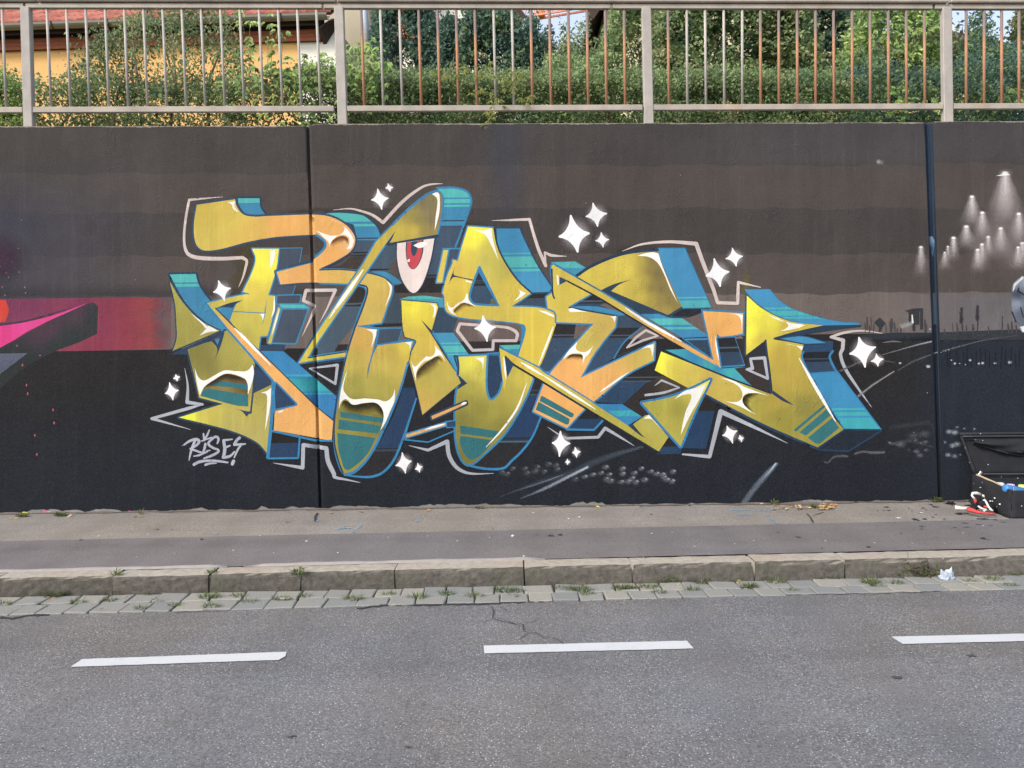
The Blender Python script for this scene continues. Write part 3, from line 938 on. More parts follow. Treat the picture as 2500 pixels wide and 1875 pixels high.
# the eye
FA('B 530 682 932 628 ~892 850 ~820 1080 ~755 1190 ~700 1218 ~640 1170 ~572 1050 ~530 850', 'pk', '#33475a', 3)
OF('B 625 672 815 645 ~805 800 ~745 935 ~692 962 ~645 905 ~622 780', '#3a4a5c')
ST('B 640 674 800 652 ~792 800 ~740 930 ~692 955 ~652 900 ~632 780', 'rd')
ST('B 685 668 745 660 ~745 760 ~712 822 ~690 800 ~678 740', '#3a4a5c')
HI('B 705 705 ~760 678 ~845 668 ~850 700 ~770 732')
HI('B 640 862 665 848 668 878 640 885')
I_LET = cur

# ---------------------------------------------------------------- S
cur = Letter('middle letter, a yellow S crossed by thin bars')
SH('J 497 612 580 615 ~650 700 762 750 700 920 700 955 410 955 440 800', '#384b5e')
SH('J 408 955 700 952 912 1250 700 1262 770 1500 745 1500 640 1290', 'B J #4a97ba 1085 tq 1105 #4a97ba 1130 tq 1215 #4a97ba 1240 tq 1255 #4a97ba', '#33475c', 2)
SH('J 1310 1115 1605 1110 1560 1290 1480 1230', 'B J tq 1175 #4390b6')
SH('J 1600 820 ~1690 870 ~1660 980 1600 1200 1600 1110 ~1625 900', 'ob')
FA('J 0 515 475 555 498 610 410 920 270 788 ~400 970 ~560 1230 ~745 1500 D 1405 505 1446 590 1025 940 ~960 660 882 370 905 260 960 150 945 130 835 100 ~812 0',
   'G J #f8ea52 150 600 #ecd850 250 780 #dcc454 150 950 #d9bd58 350 1100 D #dcc254 1000 100 #d2b756 1050 300 #b3a650 1150 520 #c2b055 1300 500 #cdac58 1080 850 #bfac55 1250 680', 'dn', 2.2)
OU('J 425 930 ~600 1240 745 1480', 'ob', 3)
OF('J 270 782 ~340 850 408 925 425 960 ~360 890', '#2c4257')
SD('D 956 570 10 ~970 480 24 ~1045 395 30 ~1120 348 28 ~1190 312 20 1250 360 8', '#4a3d2c')
HI('D 900 345 ~940 420 ~1000 370 1065 310 ~1120 312 ~1160 270 ~1160 200 1120 130 ~1180 220 ~1220 260 1275 372 ~1220 300 ~1180 305 ~1100 345 ~1030 375 ~962 470 955 577 ~930 480')
HI('J 385 565 ~440 570 475 600 ~460 700 425 760 ~440 660 ~430 600')
SH('J 760 762 ~1100 772 1590 842 ~1622 900 1602 1112 1310 1122 1292 1242 912 1252 715 962 700 920', 'B J #6b5e5a 1068 #322e2d', None)
SH('J 1750 425 2010 415 2042 360 2060 480 1950 610 1890 605 1510 590', 'B J #2c2a2d 488 #3c4c5e', 'ob', 2.5)
SH('B 1600 522 1850 522 ~1900 640 ~2030 900 2202 1165 2170 1206 1980 1212 ~1830 1070 ~1700 890 ~1620 700', 'B B #4690ba 782 #52aeb4 800 #4690ba 824 tq 940 #4690ba 958 tq 985 #4a95bc', '#34485e', 4)
FA('B 1295 500 1565 516 ~1610 720 ~1700 900 ~1830 1080 1978 1217 1765 1365 J ~1800 610 ~1960 640 ~2070 700 ~2085 830 ~2050 1000 ~1960 1250 1848 1432 1570 1292 1600 1200 ~1668 980 ~1670 860 1570 822 ~1300 792 ~950 768 ~760 738 ~640 690 ~590 620 582 470 555 410 ~620 180 690 20 B 1130 860 1185 872 1220 740',
   'G B #fff552 1380 580 #fbee55 1330 680 #dcc856 1330 800 #d3c45c 1500 740 #c9bf60 1450 860 #c6bb5c 1650 960 #d9c156 1750 1150 #dcc058 1180 950 J #dcc352 750 300 #dcc050 720 620 #d4bf54 1100 700 #dcc452 1800 850 #dcc450 1750 1200 #d2bd58 1400 620', 'ob', 3.6)
OU('B 1575 516 ~1615 715 ~1705 900 ~1835 1085 1985 1222', '#2f4258', 4)
FA('J 1040 58 ~1062 52 ~1078 80 1328 596 ~1100 590 ~960 562 ~912 480 ~930 350', 'ob')
SH('J 1042 135 1292 572 ~1100 560 ~980 542 ~938 470 ~952 380', 'B J #32313a 245 #42525e 258 bk 275 #42525e 285 bk 320 #3b5066')
SH('J 1215 495 1240 500 1292 570 1195 562', 'B J #3c8ab4 512 #6a6648')
OF('J 722 60 ~705 160 ~760 190 970 235 970 252 ~800 215 ~705 205 ~665 250 640 312 ~665 210 ~690 150', '#34445a')
HI('B 1345 532 ~1450 545 1550 518 ~1560 620 1622 862 ~1540 690 ~1490 600 ~1430 562')
HI('J 1530 300 ~1600 380 1682 420 ~1600 480 1518 532 ~1590 450 ~1600 400')
SD('J 700 690 8 ~720 640 12 ~770 595 13 ~840 550 13 ~900 560 10 985 598 5', '#6a5034')
HI('J 615 520 ~645 600 ~690 612 ~760 560 ~840 510 890 408 ~905 500 ~940 550 1015 602 ~900 560 ~820 548 ~740 600 ~692 652 745 722 ~655 670 ~625 600')
HI('J 1840 648 ~1960 670 2060 722 2055 742 ~1950 700')
HT('J 2050 865 ~1980 1060 1850 1390', 5)
HT('J 868 252 955 275', 4)
# lower hook
SH('D 1722 288 1842 280 1905 700 1872 640 ~1825 735 ~1762 772 ~1715 690', '#2b4059', 'ob', 3.6)
SH('J 1165 1242 1312 1235 1320 1165 1330 1260 1165 1262', '#2f6f9c')
SH('F 235 555 345 590 190 908 312 968 ~220 1180 ~100 1345 0 1440 D ~1900 1525 ~1700 1522 1530 1495 ~1700 1370 ~1900 1150 ~2080 850', 'B F bk 672 #39424e 690 bk 715 #3c4a58 735 #263f60 1185 #26303c 1205 #28394c 1222 #4a6578 1240 bk', None)
stroke(cur.p['outline'], 'F 312 965 5 ~220 1180 5 ~100 1340 6 0 1435 6 D ~1900 1516 6 ~1700 1522 6 1490 1480 5', 'ob')
FA('D 1400 315 1716 300 ~1705 600 ~1720 720 ~1762 785 ~1840 730 1878 660 1890 600 ~1940 540 2010 400 2212 512 2212 560 ~2150 720 ~2050 920 ~1900 1150 ~1700 1350 ~1530 1477 ~1450 1420 ~1395 1250 ~1380 1000 1388 750 1402 662 1508 600 1410 505 ~1420 400',
   'G D #e6de5c 1550 380 #d0c45a 1600 500 #b3a950 1550 620 #a09845 1500 800 #968f42 1650 900 #a39a46 1800 900 #b8ab4e 2000 700 #c9b850 2100 560 #8a8440 1500 1000 #8f8840 1850 1050 #7f7a3c 1500 1420', 'ob', 5)
OU('D 1372 305 1400 310 ~1412 400 1408 505', 'dn', 5)
OF('D 1408 525 1425 522 1505 602 1400 668 1402 652 1440 600', '#2c3f55')
ST('D 1430 1055 1862 1120 1795 1190 1436 1145', 'te'); ST('D 1432 1168 1785 1215 ~1720 1310 ~1620 1400 ~1530 1417 ~1470 1350 ~1430 1250', 'te')
HT('D 2150 598 ~2050 860 ~1900 1080 1710 1290', 5)
HI('D 1595 325 1690 320 1678 455 ~1665 380')
# sticks
FA('D 1120 955 1495 800 1502 822 1130 990', '#e0ac68', 'dn', 4.5)
OU('D 1275 1015 1388 1003', 'ob', 3.5); OU('D 1285 1078 1382 1070', 'ob', 3.5); OU('D 1285 1012 1285 1078', 'ob', 3)
SH('D 1290 1018 1380 1008 1380 1068 1290 1075', '#2b4a6a')
OU('D 835 1185 838 1210 1085 1236 1372 1112', 'ob', 3.6)
FA('D 845 1155 1268 1028 1275 1055 850 1185', '#e0ac68', 'ob', 3.4)
HT('D 1440 830 1500 805', 6); HT('D 1050 1100 1272 1035', 5)
S_LET = cur

# ---------------------------------------------------------------- E
cur = Letter('fourth letter, an E with an orange foot crossed by a long bar')
SH('E 430 362 680 352 805 428 690 502 460 388', 'B E tq 418 #4a96b6', '#4a96b6', 2)
SH('E 480 1008 872 1022 680 1232 392 1592 285 1530 ~370 1320 ~440 1130', 'B E #2c2a2b 1135 #4a5662 1150 bk 1168 #3a4e64 1530 #3d88b4')
SH('E 690 1025 865 1030 690 1185 665 1182', '#6b5f5a')
SH('E 1115 935 1260 925 1705 1180 1545 1198 1100 1395 745 1600 ~870 1370 ~1000 1190 1110 1060', 'B E #3c4f64 1062 #2c2a2b 1138 #4a5662 1152 bk 1170 #384e66')
SH('E 1392 1062 1412 1022 1702 1180 1545 1200 1115 1378 ~1220 1220', 'B E #706460 1183 #322c2b')
OU('E 1388 1065 ~1210 1220 1100 1392', 'ob', 3.2)
SH('E 640 832 862 696 985 760 1255 925 1140 932', 'B E #29282b 765 #4d5a68 785 bk 800 #384c62')
SH('E 950 820 1000 795 1120 845 1180 905 ~1060 860', '#726660')
SH('E 640 832 ~900 832 ~1100 872 1255 922 1140 934 ~900 885', '#4690b8')
SH('E 945 665 1060 670 1680 928 1838 850 2148 845 1930 955 1690 952 1580 912 1370 918', '#33475c')
SH('E 1835 862 2125 862 1930 945 1725 935', '#2a2b33')
SH('E 1575 208 1865 205 2148 842 1835 848 1590 300', 'B E #4890ba 732 tq 745 #4890ba 770 #52aeb2', '#37789e', 2)
FA('E 690 510 ~850 408 ~1150 290 ~1400 245 1580 238 ~1640 420 1832 832 1682 927 1062 667 ~1150 590 1285 547 ~1100 600 945 667 800 578',
   'G E #dcc856 800 480 #e0ca5a 1000 430 #e0cb5a 1150 380 #dfc958 1150 620 #dfca58 1250 450 #d2bd54 1320 330 #d2bd54 1330 560 #d2bd54 1400 740 #b8a54e 1390 320 #b8a54e 1420 540 #b5a24e 1500 760 #97874a 1450 300 #8f7f48 1490 450 #8f7f48 1530 620 #94844a 1600 780 #83744a 1540 330 #7d6e46 1570 480 #7f7046 1620 640 #857648 1700 780 #a3914c 1660 880 #94844a 1760 820', None)
HI('E 1350 285 ~1450 256 ~1530 248 1580 262 ~1610 360 ~1680 540 1788 792 ~1710 650 ~1640 480 ~1570 360 ~1480 300')
OU('E 690 508 ~850 402 ~1150 278 ~1400 232 1570 222', '#2c4056', 7)
OU('E 1062 670 1682 932 1835 845', '#33475c', 3)
OF('E 945 665 ~1100 592 1285 543 ~1160 595 1060 672', '#33475c')
SH('E 1390 915 1580 912 1700 955 1835 960 2122 1150 2112 1168 1840 1172', 'B E #458fb8 962 tq 1030 #458fb8 1055 tq 1080 #458fb8')
SH('E 1845 1172 2112 1160 2165 1395', 'B E #2f4a66 1178 #4a93b8 1195 #35495f', 'ob', 2.4)
SH('E 1870 962 2055 908 2098 1110', '#6d605b')
SH('F 880 800 ~1000 705 1250 520 1300 450 1530 368 1545 455 1635 520 1450 600 1200 825', 'B F #29292c 530 #48545e 545 bk 572 #48545e 585 #2f4762')
SH('F 1205 820 1460 600 1620 515 1900 650 ~1650 740 1360 775 1400 830 1475 930 1400 962', 'G F #4a4234 1700 600 #322c2b 1450 700 #322e2e 1350 850')
SH('F 870 822 1190 825 1405 962 1250 1057', 'B F #3d86b6 895 #42a8b4 958 #3d86b6')
SH('F 600 1098 690 970 785 865 990 985 882 1105', 'B F #24262c 985 #27405e')
OU('F 590 1098 885 1104 996 985', 'ob', 5)
SH('F 1585 1335 1690 1185 1832 1320 1820 1362 1560 1368', 'B F #23252b 1285 #27425f')
FA('E 425 420 ~430 395 ~455 385 700 530 1000 700 860 692 620 830 618 850 1132 935 1115 1057 ~1000 1192 ~870 1372 742 1602 1540 1222 1530 1412 ~1230 1570 F ~1000 700 880 800 ~780 880 592 1085 228 905 345 600 ~430 470 E ~560 1380 ~700 1215 882 1018 480 1002 ~470 900 385 850 370 730 435 682 455 740 440 600',
   'G E #dcc85a 480 650 #dcc656 650 620 #d8c258 550 850 #d8b960 850 980 #cdb45e 950 1080 #c9b85e 800 1220 #efb068 620 1450 #ecb068 700 1550 #d0b85e 1450 1330 F #efb26a 600 600 #ecac66 400 650 #efb26a 450 900 #e8b068 1000 560', 'ob', 4)
OU('E 458 745 ~440 700 435 600 430 430', '#2c4056', 4)
OU('E 618 845 1132 935', '#2c4056', 3.5)
ST('F 312 742 ~330 738 668 930 ~660 960 635 970 298 792', 'te'); ST('F 285 806 ~300 806 622 985 ~610 1040 585 1046 255 885', 'te')
SH('E 512 508 605 553 512 600', '#38506a')
HI('E 480 492 500 492 508 598 490 600')
SD('F 575 345 5 ~630 295 12 ~700 288 15 ~755 300 15 775 350 6', '#33241a')
HI('F 705 155 ~690 230 ~760 265 ~820 250 878 195 ~830 280 ~790 320 760 402 ~765 340 ~755 285 ~680 275 ~620 290 545 350 ~610 250')
HI('E 612 858 ~640 850 ~720 870 810 892 ~700 890 ~620 888'); HI('E 1065 940 1125 935 1105 1005 ~1095 970')
HI('F 1395 232 ~1470 190 1528 180 ~1525 240 1510 318 ~1505 250 ~1480 215')
HT('F 1258 482 ~1100 590 945 698', 5)
# the two long bars
FA('J 1322 1160 1600 1300 1870 1440 F 330 475 860 805 1250 1055 1442 1192 1385 1140 1305 1042 1440 945 1482 940 1690 1182 1585 1337 ~1300 1165 870 905 780 850 340 580 30 400 0 370 J 1400 1256 1428 1550 D ~1920 620 1908 690 1890 560',
   'G J #d9c352 1350 1250 #dcc250 1500 1290 #d6bf50 1800 1440 F #c9b750 600 680 #b8ad4e 1000 930 #b0a84a 1400 1230 #bcb25a 1500 1050 #b3aa50 1600 1180', None)
OU('J 1330 1150 1600 1288 1880 1430 F 330 462 860 792 1250 1045', 'ob', 3.6)
OF('F 1250 1055 1305 1040 ~1340 1100 1442 1192 ~1380 1160', '#2a3f58')
OU('F 0 385 30 408 340 592 780 862 870 918 ~1300 1178 1585 1350', '#242a34', 5)
SH('D 1910 308 2012 388 1938 532', '#2f4862')
HT('J 1382 1275 1412 1575', 5); HT('F 95 372 340 520', 6); HT('F 330 510 900 880', 6)
HI('F 1420 985 1475 940 ~1530 1000 1635 1115 ~1560 1040 ~1500 985')
FA('E 430 405 ~440 385 ~470 395 700 528 1000 698 1250 848 1700 1140 2168 1408 G 175 1400 70 882 512 906 502 1130 ~380 1152 250 1166 222 1135 265 1500 -60 1330 E 1700 1195 1250 922 985 760 862 690 600 552 505 508 470 470',
   'G E #dcc558 480 430 #dcc458 800 600 #d9c05a 1100 790 #d8b962 1400 980 #e6b066 1700 1180 G #eeb168 200 1300 #f0b468 350 1000 #f0b468 120 950', None)
OU('E 470 388 700 520 1000 690 1250 840 1700 1132 2168 1400 G 172 1395 58 870 520 895', 'ob', 3.6)
OU('G 512 900 505 1132 ~380 1155 250 1168 225 1140', 'ob', 3.6)
OU('E 600 560 862 698 985 768 1250 930 1700 1203 G -50 1338 262 1508', '#262d38', 4)
OU('G 225 1140 268 1500', '#4a7fa0', 2.4)
HT('E 1225 850 1450 1000 1830 1210', 7); HI('G 370 910 ~440 915 500 925 490 1090 ~480 980 ~450 930'); HT('G 208 1160 ~218 1260 240 1410', 6)
E_LET = cur

# ---------------------------------------------------------------- last S
cur = Letter('last letter, a broad yellow S with a blue block shadow')
SH('G 228 1178 412 1165 515 1460 275 1476', 'B G #29292e 1268 #4a6272 1285 bk 1325 #34465c', 'ob', 4)
SH('F 1655 240 1870 230 2212 410 H 180 355 262 440 545 422 410 440 ~600 520 790 582 800 712 400 555 0 395', 'G F #46a6b4 1760 270 #3f8cb6 1950 350 #3f8cb6 2212 450 H #4aacb0 150 420 #48adb0 350 480 #48a4b2 500 525 #438eb8 600 600 #438eb8 750 670')
SH('G 418 1165 480 1150 530 1200 530 1480 515 1440', 'B G #786a62 1180 #322c2b')
SH('H 530 300 745 138 805 700 ~620 640 410 440 545 425', 'G H #2c3038 700 200 #2c3038 560 320 #3a3230 680 500 #3a3230 560 440')
SH('H 45 700 225 812 190 930 105 1308 -160 1300 ~-70 1000 -20 850', 'B H #2a2928 900 #26405f')
SH('G 522 652 790 650 ~900 775 ~1050 865 ~1300 945 ~1500 992 1755 1015 1765 1032 ~1550 1040 1380 1035 ~1100 1005 ~850 920 ~650 790', 'B G #4692bc 842 #4eb0b2 862 #4692bc 880 #4eb0b2 932 #4692bc 944 #4eb0b2 964 #4692bc', '#3a7ca6', 1.5)
OF('G 1370 1038 1775 1030 1775 1050 ~1400 1100 ~1100 1150 840 1190 ~850 1160 ~1050 1110', '#2c3e54')
SH('G 1150 1240 1320 1200 1475 1208 1472 1320 ~1440 1360 1522 1540 1240 1562 ~1160 1420 ~1140 1360', 'B G #2f4c6c 1322 #24272e 1390 #3a4c5a 1405 #25292f 1430 #34495f 1550 #3f8ab8')
SH('G 905 1180 ~1150 1158 1402 1226 1180 1236', '#4a93bc', '#2f4c6c', 2.5)
SH('H 1238 500 1520 480 1985 1100 1978 1118 1620 1116 ~1400 780', 'B H #4290bc 868 #48adb2 890 #4290bc 912 #48adb2 952 #4290bc 975 #44acb6', '#3b86b8', 3)
stroke(cur.p['outline'], 'G 1472 1315 6 ~1440 1370 6 ~1470 1460 6 1525 1555 6', 'ob')
SH('H 1330 1312 1600 1108 1982 1112 1640 1325', '#222b36', '#27405c', 4)
FA('F 1610 255 2212 500 H 400 572 800 716 822 682 ~790 400 745 135 532 298 G ~525 1000 535 708 ~700 850 ~900 955 ~1100 1010 1372 1036 ~1050 1108 830 1172 840 1190 ~1000 1215 1157 1246 ~1140 1360 ~1250 1600 H ~1370 820 1592 1100 1312 1296 ~700 1032 50 700 F 1890 645 1540 460',
   'G F #f6f24c 1620 300 #f4ef50 1580 420 #e0cd5a 1720 420 #d8c25c 1950 480 H #d2b85c 150 560 #c9b356 350 700 G #fbf650 590 850 #fbf352 600 1100 #e8dc52 800 1000 #d6c152 700 1180 #cdb651 1000 1050 H #c4ab4c 900 300 #bda64c 1000 500 #b5a24a 1150 600 #b5a047 850 800 #a59a46 650 820 #8f8844 1150 850 #99903f 900 950 #9c9244 1350 1150', None)
OU('H 50 705 ~700 1042 1312 1308', '#26405a', 6); OU('H 1312 1300 1592 1105', '#26405a', 4)
OU('F 1615 250 2212 490 H 400 562 800 708', '#22303e', 4)
OU('G 535 700 528 1340 H 532 300', '#33506a', 4)
stroke(cur.p['outline'], 'G 1160 1320 4 ~1138 1365 5 ~1180 1480 4 1262 1620 3', 'ob')
OU('H 745 138 805 700', '#2c4056', 5)
OF('H 798 700 830 682 1056 840 ~930 790', '#2c4056')
SD('H 610 925 6 ~525 860 16 ~498 790 26 ~540 725 20 680 705 6', '#241d14')
HI('H 262 540 ~400 572 ~520 640 785 737 ~640 705 ~520 722 ~498 800 ~560 880 648 942 ~450 840 ~340 802 225 756 ~330 795 ~440 800 ~490 760 ~492 690 ~440 620')
HI('G 755 915 ~900 985 1172 1035 ~1080 1070 900 1100 ~990 1050 ~960 1000'); HI('G 942 1230 ~1060 1255 1150 1262 1138 1308 ~1080 1260')
HT('H 1108 330 1300 670 1500 1010', 8)
for q in ('H 1368 838 1392 852 1075 1120 ~1055 1115 1060 1095', 'H 1402 882 1450 942 1182 1165 1110 1130 ', 'H 1466 972 1540 1082 1330 1252 1290 1252 1202 1188'):
    ST(q, 'te')
FA('F 1402 812 ~1700 752 ~1950 655 2142 560 ~2000 850 ~1900 1080 1820 1282', 'G F #b0a84c 1550 850 #a8a048 1800 900 #b3a94e 1750 1050 #f6ef70 2090 600 #c9be58 1950 720 #b5ac50 1800 1200', '#3a80b0', 5.5)
HI('F 2095 610 ~2010 790 ~1920 950 1820 1162 ~1870 920 ~1935 760 1930 715 ~1850 725 1752 775 ~1850 690 ~2000 645')
Z_LET = cur

for Lt in (R_LET, I_LET, S_LET, E_LET, Z_LET): Lt.build()

# ---------------------------------------------------------------- white contour lines around the piece
con = Paint()
for s, cl in (
    ('A 637 180 1 ~500 192 3 275 213 6 ~240 400 6 ~220 640 6 ~250 780 8 ~340 832 9.5 ~600 848 9 850 836 8 ~895 870 7 ~885 940 6 ~855 1050 4 808 1155 1', 0),
    ('A 1830 322 1 ~2010 308 3.5 B ~110 325 5 ~260 375 6.5 378 458 8 ~600 222 8 ~800 75 6 ~900 45 4.5 1022 38 1', 0),
    ('K 555 657 1 800 650 5 1065 640 7 ~1120 835 7 ~1190 1050 8 1285 1265 8', 0), ('K 1282 1270 5 1272 1085 5 ~1360 1125 7 1568 1138 1', 0),
    ('E 1190 236 1 ~1400 162 5 ~1700 135 7 1988 156 10 2050 330 10 2175 650 9 G 228 792 8 444 800 8 452 572 7 692 626 2', 0),
    ('G 2030 1128 1 ~1800 1095 4 ~1600 1115 6 1450 1163 6 1585 1198 9 1578 1290 9 ~1555 1350 8 H ~1600 430 8 ~1720 620 6 1890 858 1', 0),
    ('H -150 1366 4 142 1392 9 262 905 12 600 1062 8 985 1248 1', 0),
    ('F 385 1073 1 500 1150 4 590 1194 6 930 1182 7 1005 1085 8 1150 1170 6 1322 1277 1', 0),
    ('D 878 1272 1 1085 1322 7 1292 1228 10 ~1312 1380 10 ~1395 1510 9 ~1530 1572 6 1795 1573 1', 0),
    ('C 1403 1460 1 1722 1512 9 1728 1265 9 1978 1302 10 ~1995 1440 11 ~2060 1580 10 D ~75 1612 8 P ~842 1170 5 880 1178 1', 0),
    ('C 448 438 1 ~480 620 5 475 805 9 640 828 6', 0), ('C 640 828 3 500 868 8 92 982 7 160 1000 6 512 1100 1', 0),
    ('I 995 822 1 1095 640 4 1212 378 8 815 382 8 780 520 8 928 590 7 ~900 700 6 762 1002 1', 0),
    ('I 860 1435 3 1240 1388 7 1210 1642 6 860 1435 3', 0),
    ('J 790 832 7 1050 852 7 1300 868 6 ~1450 890 7 ~1560 960 8 1548 1060 7 1240 1060 7 1235 1180 7 960 1190 7 755 925 8', 1),
    ('E 1445 1090 6 1575 1150 4 1410 1200 6 1240 1278 4 1340 1165 6', 1),
    ('F 1538 628 1 1615 568 5 1805 646 4 ~1640 700 6 1440 728 6', 0),
    ('H 583 335 6 735 325 8 770 550 6 540 450 5 605 440 8', 1)):
    A = curve(wtoks(s), bool(cl)); stroke_arr(con, A[:, :2], A[:, 2], 'hl', bool(cl))
con.build('contour_line', M_PAINT, wall, 'pale line sprayed around the lettering')

# ---------------------------------------------------------------- scenery painted at the right
sc_ = Paint(); ss = Paint()
fill_poly(sc_, 'P 2104 818 2180 812 2270 812 2600 800 2600 830 2104 830', '#2e3238')
soft_blob(ss, 2145, 395, 8, 7, '#c8c4c0', .8); soft_blob(ss, 2150, 397, 12, 9, '#9a9694', .5)
# beams and lamps
for _x, _y, _rx, _ry, _a in ((2440, 570, 90, 75, .5), (2450, 470, 45, 80, .45), (2400, 600, 60, 45, .4), (2480, 620, 70, 60, .45)):
    soft_blob(ss, _x, _y, _rx, _ry, '#9b8f8d', _a, 0, .1)
lamps = ((1890, 300, 14, 42, 110, 1.0), (1330, 695, 9, 26, 62, .9), (1505, 965, 9, 24, 60, .8), (1235, 1200, 10, 22, 45, .9), (1020, 1390, 9, 12, 46, .9), (1815, 1230, 9, 28, 60, .8),
         (2120, 985, 10, 30, 70, .8), (1605, 1375, 8, 14, 42, .8), (1500, 1500, 8, 16, 50, .8), (1425, 1590, 8, 16, 46, .9), (2180, 1480, 9, 20, 50, .9), (2110, 1550, 7, 16, 44, .8),
         (470, 1545, 8, 16, 60, .8), (925, 1535, 5, 10, 30, .7), (870, 1635, 5, 14, 36, .8))
for lx, ly, w0, w1, h, a in lamps:
    x = 2180+lx/6.9125; y = 380+ly/6.9125
    cone(ss, x, y, w0*.8, w1*1.8, h*1.3, '#ddd2d0', .9*a); soft_blob(ss, x, y+2, w0*1.5, w0*1.1, '#cfc6c4', .6*a, 0, .1); cone(ss, x, y, w0*.5, w1*.8, h*1.1, '#f2eae6', .95*a)
    soft_blob(ss, x, y, w0*.8, w0*.5, '#fffaf4', 1, 0, .45)
stroke(sc_, 'L 1750 340 1 1890 322 4 1968 325 1', 'wh')
# sign, kiosk, reeds
fill_poly(sc_, 'N 185 205 262 138 340 215 300 265 270 330 245 330 250 280', '#33373a')
fill_poly(sc_, 'N 600 48 700 20 845 10 845 300 805 300 805 50 795 50 795 230 740 235 740 320 705 320 700 260 680 225 650 200 650 70', '#38393b')
fill_poly(sc_, 'N 690 100 705 100 718 215 692 222', '#e8e8e4')
soft_stroke(ss, 'N 540 270 20 700 215 14', '#b0aeb0', .6)
reeds = [(90, 130, 300, 4), (140, 135, 320, 2), (60, 210, 320, 2.5), (120, 250, 330, 4), (180, 230, 325, 2.5), (420, 165, 330, 8), (455, 210, 330, 4), (395, 200, 330, 3), (870, 170, 320, 5), (890, 230, 320, 4), (545, 280, 325, 4),
         (500, 290, 325, 4), (1300, 220, 330, 3), (1310, 270, 345, 4), (1430, 255, 340, 3), (1520, 235, 340, 4), (1725, 260, 340, 3), (1915, 125, 340, 3), (1990, 230, 340, 5), (2040, 200, 340, 5), (1130, 300, 345, 4), (1240, 210, 340, 1.5), (2090, 60, 200, 3), (2100, 240, 340, 4), (340, 230, 330, 3)]
for x, y0, y1, w in reeds:
    P0 = (2100+x/5.53, 750+y0/5.53); P1 = (2100+(x+RS.uniform(-12, 12))/5.53, 750+(y1+14)/5.53)
    stroke_arr(sc_, np.array([P0, ((P0[0]+P1[0])/2+.6, (P0[1]+P1[1])/2), P1]), np.array([w*.7, w, w*.6]), '#474649')
for x in (1360, 1580):
    stroke_arr(sc_, np.array([(2100+(x+5)/5.53, 750+200/5.53), (2100+(x+22 if x < 1500 else x-4)/5.53, 750+345/5.53)]), np.array([3., 2.]), '#3c3b3e')
    for k, (y, r) in enumerate(((20, 5), (70, 6), (150, 7), (180, 6), (110, 5))):
        soft_blob(ss, 2100+(x+RS.uniform(-5, 8))/5.53, 750+(y+(10 if x < 1500 else -20))/5.53, r, 8, '#3f3b42', .85, 0, .4)
# curved marks like headlight trails and lane lines
for s, c, a, e in (('N 300 640 3 ~600 555 4 ~800 500 5 965 462 5', '#a9abb0', .9, (.3, 1)), ('N 300 478 2 ~430 462 6 560 470 2', '#9a9aa0', .6, (.8, .8)),
                   ('H 1545 470 7 1690 405 6 1785 360 4', '#6f6c70', .9, (.8, .9)), ('H 1740 745 8 1900 620 7 2135 470 4', '#9a9a9c', .95, (.7, .9)),
                   ('N 500 860 5 ~700 740 6 ~850 680 6 985 630 4', '#75757c', .7, (.4, .9)), ('N 1000 625 5 ~1300 540 5 ~1700 440 4 2120 380 3', '#7d7f88', .8, (.9, .3)),
                   ('N 1060 480 3 ~1500 400 3 1900 350 2', '#5a5a62', .6, (.6, .3)), ('N 310 720 3 470 745 5', '#74747c', .5, (1, .6)), ('N 980 560 4 1000 800 3 1010 1120 4', '#5f7488', .5, (.4, .8)),
                   ('S 330 590 4 ~600 490 14 ~820 430 24 ~960 360 22 ~1120 300 16 1300 250 8', '#707e8c', .75, (.15, .45)), ('S 470 600 3 ~640 530 10 ~800 450 9 930 385 8', '#c8d4e2', .85, (.1, .9)),
                   ('S 400 560 2 ~560 510 5 760 440 3', '#90a0b0', .7, (.1, .8)), ('S 1975 635 18 ~2060 520 18 ~2140 430 17 2205 360 10', '#838f9e', .85, (.5, .95)), ('S 2120 455 4 ~2160 410 5 2195 362 5', '#c9dcec', .9, (.3, 1)),
                   ('H 1370 1445 5 ~1420 1455 6 ~1480 1400 7 ~1560 1385 8 1640 1390 7', '#6c6c74', .8, (.6, .9)), ('H 1700 1365 7 ~1800 1340 8 ~1900 1350 9 2035 1345 8', '#74747c', .85, (.7, .9)),
                   ('H 2080 1240 8 2200 1270 8', '#606068', .7, (.8, .8)), ('P 2170 1045 14 2270 1030 16 2285 1050 14', '#55555c', .6, (.4, .8)), ('P 2170 1085 10 2220 1075 14 2285 1090 12', '#66666e', .5, (.6, .6))):
    soft_stroke(ss, s, c, a, e)
